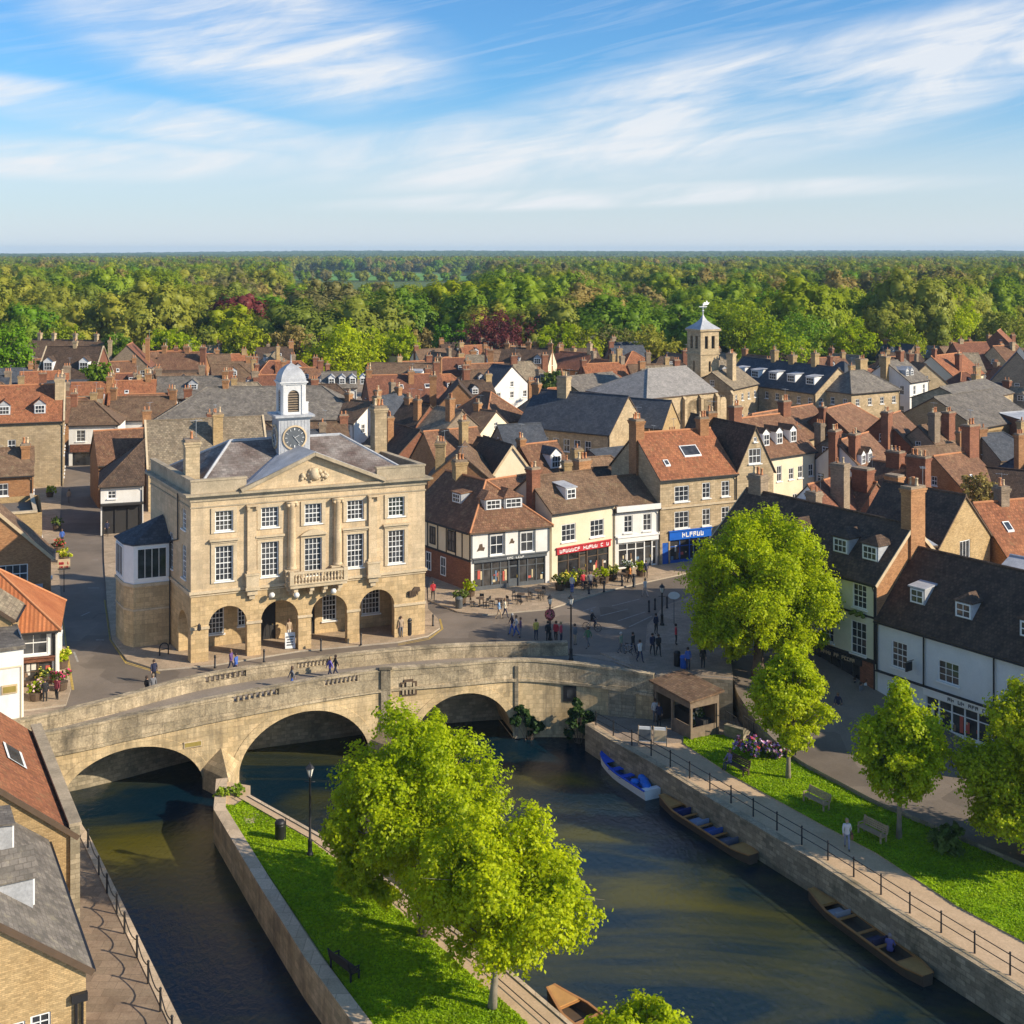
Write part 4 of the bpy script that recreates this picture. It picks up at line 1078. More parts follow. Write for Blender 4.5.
m = MB(); m.panel((0, 0, 0), hex_, [(-.55, -.2), (-.5, .12), (-.1, .2), (.1, .45), (.5, .4), (.58, .1), (.3, -.05), (.15, -.35), (-.3, -.38)], [], .1, back=True)
for i in range(4): m.bx(-.36+i*.2, -.27+i*.2, -.15, -.1, -.2, .2)
m.build('wall_plaque', ['dark_wood'], hall, loc=(18.15, -.12, 3.6))
m = MB(); m.beam((.55, -.02, 2.9), (.55, -.5, 3.15), .05, .05); m.lathe([(.05, 0), (.16, .1), (.13, .45), (.02, .6)], (.55, -.55, 2.6), 6); m.build('wall_lantern', 'black_iron', hall)
FOOT.append((-20, 106, 12, 8))
# ================================================================== HOUSES
def glyphs(m, x0, x1, z0, z1, n, y=-.02, seed=1, mi=0):
    """a row of small raised sign letters too small to read in the photo"""
    rr = random.Random(seed); w = (x1-x0)/n; h = z1-z0; t = h*.2
    for i in range(n):
        if rr.random() < .12: continue
        a, b = x0+i*w+w*.12, x0+(i+1)*w-w*.12
        k = rr.randrange(6)
        B = lambda p, q, r, s: m.bx(p, q, y-.03, y, r, s, mi)
        B(a, a+t, z0, z1)
        if k in (0, 1, 3): B(a+t, b, z1-t, z1)
        if k in (0, 2, 4): B(a+t, b, z0, z0+t)
        if k in (1, 3, 5): B(a+t, b, z0+h*.45, z0+h*.45+t)
        if k in (3, 4, 5): B(b-t, b, z0+t*1.01, z1-t*1.01)
def shopfront(root, x0, x1, h, frame, divs, door=None, fascia=None, fz=None, letters=None, riser=.5, inset=.14, seed=1, lab=None, goods=True):
    m = MB(); y = inset
    def seg(a, b):
        m.bx(a, b, y-.06, y+.06, 0.001, riser); m.bx(a, b, y-.05, y+.05, h-.14, h-.001); m.bx(a, b, y-.05, y+.05, h-.75, h-.68)
        n = max(1, round((b-a)/divs))
        for i in range(n+1):
            x = a+(b-a)*i/n; m.bx(max(a, x-.05), min(b, x+.05), y-.07, y+.05, riser, h-.14)
    g = MB()
    if door:
        seg(x0, door[0]); seg(door[1], x1)
        for x in door: m.bx(x-.06, x+.06, y-.08, y+.08, 0.001, h-.002)
        g.face([(x0, y, riser), (door[0], y, riser), (door[0], y, h-.1), (x0, y, h-.1)]); g.face([(door[1], y, riser), (x1, y, riser), (x1, y, h-.1), (door[1], y, h-.1)])
    else:
        seg(x0, x1); g.face([(x0, y, riser), (x1, y, riser), (x1, y, h-.1), (x0, y, h-.1)])
    sf = m.build('shopfront', frame, root); g.build('pane', 'shop_glass', sf)
    if goods:
        k = Each('display_item', [cm((.5, .1, .07)), cm((.6, .5, .3)), cm((.12, .2, .3)), cm((.65, .62, .55)), cm((.25, .16, .1))], sf); rr = random.Random(seed)
        for i in range(int((x1-x0)*2.6)):
            x = rr.uniform(x0+.2, x1-.2)
            if door and door[0]-.2 < x < door[1]+.2: continue
            w, hh = rr.uniform(.12, .34), rr.uniform(.2, .75); k.bx(x-w/2, x+w/2, y-.035, y-.012+rr.uniform(0, .006), riser+.02+rr.uniform(0, .9), riser+.02+hh+.9*rr.random(), rr.randrange(5))
    if door:
        d = MB(); a, b = door[0]+.06, door[1]-.06
        d.bx(a, b, y+.03, y+.08, 0.002, 2.15); d.bx(a+.12, b-.12, y+.02, y+.03, .9, 2.0, 1); d.bx(a, b, y+.03, y+.08, 2.22, h-.15, 1)
        dd = d.build('door', [frame if frame != 'white_paint' else 'grey_paint', 'shop_glass'], root)
        q = MB(); q.bx(b-.16, b-.1, y-.05, y+.03, .95, 1.2); q.build('handle', 'gilt', dd)
    if fascia:
        z0, z1 = fz; m = MB(); m.bx(x0-.15, x1+.15, -.14, -.002, z0, z1); m.bx(x0-.22, x1+.22, -.24, -.002, z1, z1+.1)
        f = m.build('fascia', fascia, root)
        if letters:
            k = MB(); glyphs(k, letters[0], letters[1], z0+(z1-z0)*.22, z0+(z1-z0)*.8, letters[2], -.14, seed); k.build('lettering', letters[3], f)

# ---------------- the row across the square
c1 = house((-3.85, 117.3), (3.6, 120.5), 11, 5.75, 43, 'half timbered corner shop with white panels and hipped rust roof facing the square', 'white_render', 'rust_tile', 'y', hip=(1, 0), skew=13.5,
           wins={'f': [(2.62, 3.35, 1.35, 1.85, 2, 2), (5.75, 3.35, 1.35, 1.85, 2, 2)], 'l': []}, hole_extra={'f': [rect(4.0, .0, 7.4, 2.75)]}, name='shop', cat='shop', pane=True,
           chims=[(4.05, 8.6, 1.6, 1.2, 1.1, 'gold_brick', 3)], dorms=[('f', 3.2, 1.5, 1.7, 1.05, 'hip'), ('f', 5.3, 1.5, 1.9, 1.05, 'hip'), ('l', 5.2, 1.7, 1.5, 1.0, 'shed')])
shopfront(c1, .35, 7.65, 2.75, 'grey_paint', .85, (3.9, 4.95), 'grey_paint', (2.78, 3.12), (3.6, 5.4, 8, 'white_paint'), seed=4)
m = Each('timber', 'grey_paint', c1)         # timbering: front
for x in (0.06, 1.85, 3.4, 4.95, 6.55, 8.04): m.bx(x-.09, x+.09, -.05, -.002, 3.2, 5.7)
for a, b in ((1.94, 3.31), (5.04, 6.46)): m.bx(a, b, -.045, -.002, 5.3, 5.7); m.bx(a, b, -.045, -.002, 3.16, 3.3)
m = MB()                                    # plaster patches shaped like old pargeting scrolls
for cx_, cz_, s_ in ((1.0, 4.1, 1.), (4.18, 4.45, .7)):
    m.panel((cx_, -.004, cz_), (1, 0, 0), [(-.45*s_, -.3*s_), (-.1*s_, -.22*s_), (.3*s_, -.28*s_), (.42*s_, .05*s_), (.2*s_, .1*s_), (.15*s_, .42*s_), (-.15*s_, .38*s_), (-.22*s_, .1*s_)], [], .03, back=True)
m.build('pargeting', 'dark_wood', c1)
m = MB(); ey1 = Vector((-sin(R(13.5)), cos(R(13.5)), 0)); nl = Vector((-ey1.y, ey1.x, 0))
def lbox(d, z0, z1, w, mi, out=.05):
    a = ey1*d+nl*out*.5; m.box((a.x, a.y, (z0+z1)/2), (out, w, z1-z0), mi, rz=R(13.5))
lbox(5.5, 3.0, 5.7, 11, 1, .03)
for d in (.12, 1.4, 2.5, 4.1, 5.6, 7.4, 9.2, 10.8): lbox(d, 3.0, 5.7, .16, 0, .07)
lbox(5.5, 2.85, 3.05, 11, 0, .08); lbox(5.5, 5.55, 5.72, 11, 0, .08)
lbox(5.5, .0, 2.84, 10.96, 2, .03)
m.build('side_framing', ['black_timber', 'cream_render', 'red_brick'], c1)
for d, z, w, h in ((3.2, 3.3, 1.3, 2.0), (6.5, 3.4, 1.0, 1.7), (4.6, .7, .9, 1.8), (7.2, .7, .9, 1.8)):
    put_window(c1, ey1*11, -ey1, 11-d, z, w, h, 2, 2, -.06, frame='black_timber' if z > 2 else 'white_paint', sill=False)
c2 = house((3.85, 120.9), (10.3, 125.4), 8, 6.75, 34, 'cream shop with red fascia between the half timbered shop and the white shop', 'cream_render', 'brown_tile', name='shop', cat='shop', pane=True,
           wins={'f': [(2.05, 3.75, 1.75, 1.7, 3, 3), (5.6, 3.75, 1.75, 1.7, 3, 3)]}, hole_extra={'f': [rect(3.9, .0, 6.4, 2.6)]},
           chims=[(.1, 3.2, 1.3, 1.0, 1.0, 'red_brick', 2), (7.2, 4.4, 1.3, 1.5, .9, 'orange_brick', 3)], dorms=[('f', 3.1, 1.0, 1.25, 1.15, 'shed', 'lead', 'white_paint')])
shopfront(c2, .7, 7.1, 2.6, 'dark_wood', 1.2, (3.4, 4.4), 'red_sign', (2.62, 3.2), (.8, 7.0, 17, 'white_paint'), seed=11, riser=.35)
c3 = house((10.35, 125.45), (15.0, 127.5), 8.5, 6.0, 30, 'white shop with plain parapet between the cream shop and the blue shop', 'white_render', 'brown_tile', name='shop', cat='shop', pane=True,
           wins={'f': [(1.5, 3.7, 1.0, 1.75, 2, 3), (3.7, 3.7, 1.0, 1.75, 2, 3)]}, hole_extra={'f': [rect(2.6, .0, 4.4, 2.7)]}, chims=[])
shopfront(c3, .4, 4.8, 2.7, 'white_paint', 1.1, (3.4, 4.3), 'white_paint', (2.75, 3.25), None, seed=6, riser=.25)
Each('cornice', 'white_render', c3).bx(-.05, 5.1, -.2, 0, 5.75, 6.05); Each('string_course', 'white_render', c3).bx(-.02, 5.1, -.12, -.001, 3.35, 3.5); Each('parapet', 'white_render', c3).bx(0, 5.08, -.42, -.26, 5.9, 6.45)
c4 = house((15.1, 127.4), (23.6, 131.4), 10, 8.8, 38, 'tall tan stone house with orange tiled roof, roof light and bright blue shop below', 'tan_stone', 'orange_tile', name='shop', cat='shop', pane=True,
           wins={'f': [(2.6, 6.35, 1.75, 1.6, 3, 3), (5.6, 6.45, 1.0, 1.6, 2, 3), (8.0, 6.45, 1.0, 1.6, 2, 3), (2.6, 3.6, 1.75, 1.75, 3, 3), (5.6, 3.6, 1.0, 1.75, 2, 3), (8.0, 3.6, 1.0, 1.75, 2, 3)], 'l': []},
           hole_extra={'f': [rect(3.6, .0, 4.8, 2.5), rect(.65, 0.001, .75, 2.3)]}, chims=[(.2, 5., 1.7, 1.0, 1.5, 'orange_brick', 4), (8.2, 4.6, 1.5, 1.1, .9, 'orange_brick', 3)], skylights=[(5.3, 2.6, 2.1, 1.5), (1.7, 1.5, .6, .8)], coping=False)
shopfront(c4, 1.2, 6.0, 2.5, 'blue_paint', 1.2, None, 'blue_sign', (2.5, 3.35), (2.5, 5.2, 6, 'white_paint'), seed=21, riser=.4)
m = MB(); m.bx(.28, 1.02, .06, .12, 0, 2.3); m.build('door', 'blue_paint', c4)
m = MB(); m.bx(-.02, 9.5, -.16, 0, 5.75, 5.95); m.bx(-.02, 9.5, -.22, 0, 8.45, 8.75); m.build('string_course', 'trim_stone', c4)
c5 = house((23.65, 131.35), (27.9, 133.4), 12, 8.9, 62, 'narrow stone house with steep dark gable beside the orange roofed stone house', 'tan_stone', 'dark_tile', 'y', pane=True,
           wins={'f': [(2.3, 9.6, 1.6, 1.6, 3, 2), (2.3, 6.2, 1.6, 1.8, 3, 2), (2.3, 2.6, 1.5, 1.7, 3, 2), (2.35, 11.9, .4, .5, 1, 1)], 'l': [(3, 6.3, 1, 1.5)]}, coping=False, chims=[(2.2, 8, .9, 1., .8, 'orange_brick', 2)])
c6 = house((29.8, 149), (37.6, 155), 9, 7.4, 42, 'cream house with three tall dormers behind the big lime tree', 'cream_render', 'rust_tile',
           wins={'f': [(1, 4.3, .9, 1.6), (3.1, 4.3, .9, 1.9), (5.3, 4.3, .9, 1.4), (7., 4.3, .9, 1.5), (9, 4.3, .9, 1.5), (2, 1, .9, 1.5), (6, 1, .9, 1.5)], 'l': []},
           dorms=[('f', 2.0, 1.1, 1.2, 1.6, 'gable', 'dark_tile', 'white_paint'), ('f', 4.4, 1.1, 1.2, 1.6, 'gable', 'dark_tile', 'white_paint'), ('f', 7.0, 1.1, 1.2, 1.6, 'gable', 'dark_tile', 'white_paint')],
           chims=[(.3, 4.5, 1.8, 1.4, .9, 'red_brick', 3), (9.4, 4.5, 1.8, 1.4, .9, 'red_brick', 3)])
# ---------------- right hand row along the riverside street
r1 = house((17.5, 108.9), (27.5, 94.3), 8.4, 9.1, 42, 'pale green rendered house above a dark pub front, second from the river bend', 'pale_green_render', 'dark_tile', z0=-2.1, pane=True,
           wins={'f': [(16.1, 6.85, 1.35, 1.85, 3, 4), (13.1, 6.85, 1.3, 1.85, 3, 4), (16., 3.3, 1.5, 2.5, 3, 4), (12.9, 3.5, 1.3, 2.2, 3, 4), (9.3, 6.85, 1.3, 1.85, 3, 4), (9.3, 3.5, 1.3, 2.2, 3, 4), (5, 6.85, 1.3, 1.85, 3, 4), (5, 3.5, 1.3, 2.2, 3, 4)], 'r': []},
           hole_extra={'f': [rect(14.2, 1.2, 6.6, 1.9)]}, dorms=[('f', 13.2, 1.2, 1.55, 1.25, 'hip', 'dark_tile'), ('f', 16.1, 1.2, 1.55, 1.25, 'hip', 'dark_tile'), ('f', 8.2, 1.2, 1.5, 1.25, 'hip', 'dark_tile')],
           chims=[(1.2, 4.3, 1.6, 1.5, .9, 'grey_brick', 3), (17.45, 4.6, 3.1, .95, 1.7, 'orange_brick', 5)], coping=False, bargeboard='pale_clay')
m = MB(); m.panel((17.73, 0, 0), (0, 1, 0), [(0, 5.), (8.4, 5.), (8.4, 9.1), (4.2, 9.1+4.2*tan(R(42))), (0, 9.1)], [], .03, back=True); m.build('gable_wall', 'orange_brick', r1)
m = Each('timber', 'black_timber', r1); m.bx(10.4, 17.69, -.1, .0, 3.02, 3.25); m.bx(10.4, 17.69, -.06, -.001, 6.35, 6.5); m.bx(17.5, 17.69, -.07, -.001, 3.25, 9.0)
m = MB(); m.bx(10.9, 17.5, .02, .1, .0, 3.0); 
for i in range(6): m.bx(10.95+i*1.12, 11.05+i*1.12, -.03, .02, 1.2, 3.0)
pf = m.build('pub_front', 'black_timber', r1); g = MB(); g.face([(11.1, .015, 1.25), (16.0, .015, 1.25), (16.0, .015, 2.9), (11.1, .015, 2.9)]); g.build('pane', 'shop_glass', pf)
m = MB(); m.bx(10.9, 16.4, -.2, -.02, 2.5, 2.98); fs = m.build('fascia', 'black_timber', r1); k = MB(); glyphs(k, 12.4, 15.8, 2.6, 2.88, 13, -.2, 5); k.build('lettering', 'pale_clay', fs)
m = MB(); m.bx(16.2, 17.55, -.09, -.002, .0, 2.95); m.build('brick_pier', 'red_brick', r1)
m = MB()
for i in range(7): m.lathe([(.02, -.16), (.17, -.08), (.15, .1), (.02, .18)], (15.5+.2*i, -.35, 6.4+.1*(i % 3)), 7)
m.build('hanging_flowers', 'leaf_shrub', r1, True)
r2 = house((27.55, 94.25), (38.2, 79.3), 9.2, 7.0, 45, 'long white rendered building with dark tiled roof and cream shopfronts along the riverside street', 'pale_blue_render', 'dark_tile', z0=-2.6, pane=True,
           wins={'f': [(2.0, 3.75, 1.4, 1.95, 3, 4), (6.2, 3.8, 1.75, 1.55, 3, 3), (11.6, 3.7, 1.8, 1.5, 3, 3), (16., 3.7, 1.8, 1.5, 3, 3)], 'l': []}, hole_extra={'f': [rect(9., .0, 9.4, 2.5), rect(2.0, .4, 2.2, 2.0)]},
           dorms=[('f', 2.6, 1.3, 1.3, 1.2, 'shed', 'lead'), ('f', 6.6, 1.2, 1.4, 1.2, 'hip', 'dark_tile'), ('f', 11.8, 1.1, 1.45, 1.2, 'hip', 'dark_tile'), ('f', 16.5, 1.1, 1.45, 1.2, 'hip', 'dark_tile')], chims=[(12.5, 4.9, 1.6, 1.4, .9, 'orange_brick', 3)])
shopfront(r2, 4.3, 13.7, 2.5, 'white_paint', 1.15, (9.6, 10.7), 'white_paint', (2.5, 2.95), (6.2, 10.4, 15, 'grey_paint'), seed=8, riser=.45)
m = MB(); m.bx(.0, 18.3, -.12, -.001, 3.02, 3.14); m.bx(-.04, 18.3, -.27, -.14, 3.05, 3.12)
for x in (.06, 4.2, 9.9): m.tube([(x, -.14, 6.85), (x, -.14, 3.15)], .06, 6)
m.build('downpipe', 'black_iron', r2)
put_window(r2, (0, 0, 0), (1, 0, 0), 2.0, .4, 2.2, 2.0, 3, 2, .12)
m = MB(); m.bx(-.02, .02, -.9, 0, .8, .84); m.bx(-.03, .03, -.95, -.2, .1, .75); m.build('hanging_sign', 'black_iron', r2, loc=(3.25, 0, 3.9))
# ---------------- left bank, bottom corner
l1a = P(58, 830, 1.2); l1b = Vector((-18.0, 52.8, 0))
dl = Vector((-.47, .883)); rt = Vector((.883, .47)); w_ = 11.
A_ = Vector((l1b.x, l1b.y))-rt*w_
l1 = house(A_, (l1b.x, l1b.y), 13, 4.75, 38, 'gold brick house with grey slate roof at the bottom left corner by the channel', 'gold_brick', 'grey_slate', 'y', z0=TZ+.03, pane=True, coping=False,
           wins={'f': [(9.2, 2.35, .8, 1.0, 2, 3), (8.35, 2.35, .5, .9, 1, 3), (6.7, 2.1, 1.5, 1.3, 3, 2), (3, .9, 1.2, 1.3)], 'r': [(9.5, .9, .9, 1.9)]}, dorms=[('r', 4.2, 1.7, 2.0, 1.4, 'gable', 'grey_slate', 'lead'), ('r', 9.2, 2.0, 2.0, 1.5, 'shed', 'grey_slate', 'lead')], bargeboard='dark_wood',
           chims=[(5.5, 6.5, 1.5, 1.1, .8, 'grey_brick', 2)])
m = MB(); m.tube([(10.6, -.1, 3.6), (10.6, -.1, 0)], .07, 6); m.tube([(10.85, -.1, 3.6), (10.85, -.1, 0)], .05, 6); m.bx(10.4, 11.05, -.22, -.02, 3.5, 3.85); m.build('downpipe', 'black_iron', l1)
o2 = Vector((l1b.x, l1b.y))+dl*13.35+rt*1.5; A2 = o2-rt*12
l2 = house(A2, o2, 15, 4.6, 40, 'stone house with orange tiled slope and grey coping beside the bridge end', 'gold_brick', 'orange_tile', 'y', z0=TZ+.03, pane=True, wins={'f': [(9.5, 1.2, 1.1, 1.3)], 'r': [(4, 1., .9, 1.9), (9, 1.2, 1.1, 1.4)]},
           skylights=(), bargeboard='dark_wood')
m = MB(); m.bx(11.86, 12.34, -.2, 15.2, -.2, 5.1, 1); m.bx(11.8, 12.42, -.25, 15.25, 5.1, 5.28, 0); m.build('parapet', ['weathered_trim', 'old_wall_stone'], l2)
m = MB()
tp_ = tan(R(40)); sx = lambda q, o_: (12-q, 0, 4.6+.16+q*tp_+o_)
for y0, y1 in ((6., 8.6),):
    for mi, o_, a, b in ((0, .1, 1.5, 2.5), (1, .13, 1.65, 2.35)):
        pts_ = [(12-a, y0+.1*mi, 4.76+a*tp_+o_), (12-a, y1-.1*mi, 4.76+a*tp_+o_), (12-b, y1-.1*mi, 4.76+b*tp_+o_), (12-b, y0+.1*mi, 4.76+b*tp_+o_)]
        m.face(pts_, mi)
m.build('skylight', ['white_paint', 'window_glass'], l2)
m = MB(); m.bx(12.34, 12.42, 4.6, 5.5, .1, 2.1); m.build('door', 'blue_paint', l2)
# ---------------- left side of the street
l10 = house((-40.9, 80.1), (-32.9, 84.2), 5.2, 5.3, 12, 'tall white house with flat coping and small gilded sign beside the bridge end', 'white_render', 'lead', z0=0, wins={'r': [], 'f': []}, det=False, roofless=True, name='house')
m = MB(); m.bx(-.12, 9.1, -.14, 5.3, 5.3, 5.55); m.build('coping', 'grey_slate', l10)
m = MB(); m.bx(7.6, 8.6, -.08, -.001, 2.4, 3.0, 0); m.bx(7.7, 8.5, -.1, -.08, 2.5, 2.9, 1); m.build('sign', ['pale_clay', 'gilt'], l10)
m = MB(); m.bx(5.8, 5.9, -.06, -.001, 0.2, 4.2); m.bx(8.8, 8.9, -.06, -.001, 0.2, 4.2); m.bx(5.9, 8.8, -.06, -.001, 4.1, 4.2); m.build('panel_moulding', 'cream_render', l10)
l10b = house((-43.0, 86.6), (-35.4, 88.4), 4.2, 6.0, 36, 'small tan gabled house with grey stone roof behind the white house', 'gold_brick', 'stone_tile', 'y', wins={'f': []}, bargeboard='dark_wood')
l9 = house((-43.3, 89.2), (-33.55, 92.2), 7.5, 4.3, 45, 'white house with ribbed red pantile roof and flower shop at the street corner', 'white_render', 'pantile', hip=(0, 1), pane=True, wins={'f': [(8.55, 2.45, 2.0, 1.7, 2, 2)], 'r': [(2, 2.5, 1.1, 1.4), (5, 2.5, 1.1, 1.4)]},
           hole_extra={'f': [rect(8.4, .0, 2.9, 1.9)]}, hipk=(1, 1.25))
shopfront(l9, 6.95, 9.85, 1.9, 'dark_wood', 1., None, 'red_brick', (1.92, 2.2), None, seed=15, riser=.5)
m = Each('timber', 'black_timber', l9)
for x in (7.2, 9.9): m.bx(x-.1, x+.1, -.05, -.002, 2.25, 4.2)
m.bx(7.3, 9.8, -.045, -.002, 2.22, 2.34); m.bx(7.3, 9.8, -.045, -.002, 4.2, 4.3)
l8 = house((-50.2, 109), (-41.4, 112.2), 4.2, 4.6, 44, 'orange brick gabled house with white casement facing down the street', 'orange_brick', 'brown_tile', 'y', pane=True, wins={'f': [(6.2, 2.5, 2.5, 1.7, 4, 2)], 'r': [(2.2, 2.3, 1, 1.4)]}, bargeboard='pale_clay')
m = MB(); m.solid([[(6.0, -2.2, 1.9), (8.7, -2.2, 1.9), (8.7, 0, 2.3), (6., 0, 2.3)]], .15); m.bx(6.1, 8.6, -2.1, -.01, 0, 1.75, 1); m.build('lean_to', ['lead', 'white_render'], l8)
l7 = house((-57.5, 120.5), (-47.0, 125), 9.5, 6.0, 12, 'flat roofed tan brick building with stone coping on the left of the street', 'gold_brick', 'lead', wins={'f': [(5, 3.4, .9, 1.3)], 'r': [(2, 3.2, 1, 1.5), (5, 3.2, 1, 1.5), (7.8, 3.2, 1, 1.5), (5, .6, 1.6, 1.7)]}, det=False, roofless=True)
m = MB(); m.bx(-.1, 11., -.12, .3, 6.0, 6.22); m.bx(10.6, 11., .3, 9.5, 6.0, 6.22); m.bx(0, 10.6, .3, 9.4, 5.2, 5.4, 1); m.build('coping', ['trim_stone', 'asphalt'], l7)
l6 = house((-72.4, 135.8), (-54.6, 142.5), 9, 6.6, 28, 'brown roofed brick house with white casement on the left of the street', 'orange_brick', 'brown_tile', pane=True, wins={'f': [(15.6, 4.4, 1.6, 1.4, 3, 2), (10, 4.2, 1.4, 1.4)], 'r': [(2.2, 3.6, 1, 1.6), (5, 3.6, 1, 1.6), (7.4, 3.6, 1, 1.6), (4, .5, 2, 2)]}, chims=[(18.2, 3.2, .8, .9, 1.6, 'orange_brick', 2)])
l5 = house((-92, 160.), (-61.2, 170.5), 13, 9.0, 33, 'large stone house with bright orange tiled roof and tall parapet gable on the left', 'tan_stone', 'orange_tile', wins={'f': [(26, 5.2, 1., 1.5), (21, 5.2, 1, 1.5), (16, 5.2, 1, 1.5)], 'r': [(x, z, 1, 1.7) for x in (2, 5, 8, 11) for z in (1, 4, 7)]},
           coping=True, dorms=[('f', 20, 1.2, 1.5, 1.3, 'gable'), ('f', 25, 1.2, 1.5, 1.3, 'gable'), ('f', 29.5, 1.2, 1.5, 1.3, 'gable')], chims=[(32, 4.5, 1.3, 1.2, 2., 'tan_stone', 2), (32, 9., 1.3, 1.2, 2., 'tan_stone', 2)])
for q in ((2, 'low stone house with hipped stone roof in front of the orange roofed house', -60.5, 150., 6.),):
    house((-72, 147.5), (-60.2, 152), 7, 6.2, 38, q[1], 'tan_stone', 'stone_tile', wins={'f': [(8, 3.4, 1, 1.3)], 'r': [(2, 3.4, 1, 1.4), (5, 3.4, 1, 1.4)]}, hip=(0, 1), chims=[(8, 3.5, 1.2, .9, .9, 'orange_brick', 2)])
# ---------------- end of the street and the quarter behind the hall
RH = ridge_house
house((-66.3, 187), (-59.3, 188.2), 8, 6.1, 36, 'white house over a red shop fascia closing the end of the left street', 'white_render', 'brown_tile', name='shop', cat='shop', hip=(0, 1),
      wins={'f': [(1.7, 3.6, 1.3, 1.7, 2, 3), (5.4, 3.6, 1.3, 1.7, 2, 3)]}, chims=[(.2, 3.4, 1.6, .9, .9, 'red_brick', 2)], hole_extra={'f': [rect(3.5, 0, 6., 2.0)]})
m = MB(); m.bx(.2, 6.9, -.25, -.01, 2.05, 3.2); m.build('fascia', 'red_tile', COL.objects[-1] if False else [o for o in COL.objects if o.get('label', '').startswith('white house over a red')][0])
m = MB(); m.bx(.5, 6.5, .1, .12, .0, 2.0); m.build('shopfront', 'shop_glass', [o for o in COL.objects if o.get('label', '').startswith('white house over a red')][0])
RH(113, 397, 176, 396.5, 8.6, 4.2, 36, 'long white cottage with brown tiled roof beyond the stone hall wing', 'white_render', 'brown_tile', wins={'f': [(2.2, 2.6, 1.3, 1.1), (7.5, 2.6, 1.4, 1.1), (9.2, 2.4, 1.1, 1.1)]}, chims=[(.2, 4, 1.7, .9, .9, 'orange_brick', 2), (9.6, 4, 1.4, 1., .9, 'orange_brick', 2)])
RH(72, 382.5, 106, 382, 9., 4, 42, 'small bright orange roofed house with curved dormer above the white shop', 'red_brick', 'orange_tile', dorms=[('f', 5.2, 1.0, 1.5, 1., 'gable')], chims=[(6.4, 4, 1.2, 1., .8, 'orange_brick', 2)])
RH(110, 381, 156, 380, 9., 4, 42, 'orange roofed house with round roof light left of the slate house', 'red_brick', 'orange_tile', skylights=[(3, 2, .7, .7)], chims=[(.3, 4, 1.5, 1., .8, 'orange_brick', 2), (6.6, 4, 1.4, 1., .8, 'orange_brick', 2)])
RH(158, 377, 222, 376, 9.2, 5.5, 30, 'pale slate roofed house behind the hipped grey roof', 'grey_brick', 'grey_slate', dorms=[('f', 6.5, 2., 1.6, 1.1, 'gable')], chims=[(12, 5, 1.2, 1., .8, 'orange_brick', 2)])
RH(47, 346.5, 103, 346.5, 12, 6.5, 44, 'big dark tiled house with two white dormers at the far left', 'red_brick', 'dark_tile', dorms=[('f', 2, 1.7, 2., 1.9, 'gable', 'dark_tile', 'white_paint'), ('f', 9.4, 1.7, 2., 1.9, 'gable', 'dark_tile', 'white_paint')], chims=[(6, 6.5, 1.4, .8, .8, 'pale_clay' if False else 'tan_stone', 1)], coping=True)
RH(33, 339, 124, 341, 10.5, 5, 40, 'long dark roofed terrace with slim pale chimneys at the far left', 'red_brick', 'brown_tile', det=False, chims=[(x, 5, 1.8, .8, .8, 'tan_stone', 1) for x in (2, 6, 12, 18, 23)])
RH(127, 345, 135, 341, 11, 5, 45, 'maroon roofed gable with two tall pale chimneys at the far left', 'grey_brick', 'red_tile', 'y', ln=9, chims=[(9, 4, 1.5, .9, .9, 'orange_brick', 1), (1, 2, 1.2, .8, .8, 'tan_stone', 1)])
RH(160, 352, 205, 352, 10, 5, 40, 'brown roofed house with cluster of chimneys right of the dark gables', 'orange_brick', 'rust_tile', chims=[(1, 5, 1.6, 1, .8, 'orange_brick', 2), (6, 5, 1.4, 1, .8, 'orange_brick', 2), (10, 3, 1.4, 1.2, 1., 'red_brick', 3)])
h2 = RH(146, 421, 262, 416, 10.6, 5.2, 44, 'stone tiled hall wing with pale gable behind the clock turret', 'tan_stone', 'stone_tile', chims=[(8.6, 2.6, 1.2, 1.2, 1.2, 'gold_brick', 2)], wins={'f': [(4, 4, 1, 1.4), (10, 3.6, 1, 1.4)], 'l': [(3, 1.6, .9, 1.4), (6.5, 4.6, 1.2, 1.2)]}, coping=True)
RH(207, 387, 322, 386, 10.2, 7, 32, 'wide hipped grey stone roof behind the clock turret', 'tan_stone', 'grey_slate', hip=(1, 1), chims=[(10, 7, 1.4, .9, .9, 'orange_brick', 2)], wins={'f': [(3+3*i, 3.2, 1, 1.4) for i in range(9)]})
lh = house((-46.4, 141), (-42.0, 142.4), 10, 5.6, 40, 'dark roofed house with narrow white front over a dark open ground floor behind the hall', 'white_render', 'dark_tile', 'x', hip=(1, 0), wins={'f': [(1.2, 4.1, .9, .9)]}, chims=[], hole_extra={'f': [rect(2.3, 0, 4.2, 3.5)]})
m = MB(); m.bx(.2, 4.4, .12, .2, 0, 3.5)  # black backing sheet stands in for the shade of the open ground floor
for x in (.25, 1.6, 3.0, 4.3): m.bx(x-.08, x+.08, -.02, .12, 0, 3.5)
m.build('front_posts_shade', 'black_timber', lh)
m = MB(); m.bx(.0, 4.6, -.7, -.01, 3.4, 3.6); m.build('canopy', 'black_timber', lh)
house((-51.6, 156), (-43., 160), 9, 5.4, 38, 'orange brick house with rust roof right of the street end', 'orange_brick', 'rust_tile', wins={'f': [(2, 2.6, .9, 1.1)]})
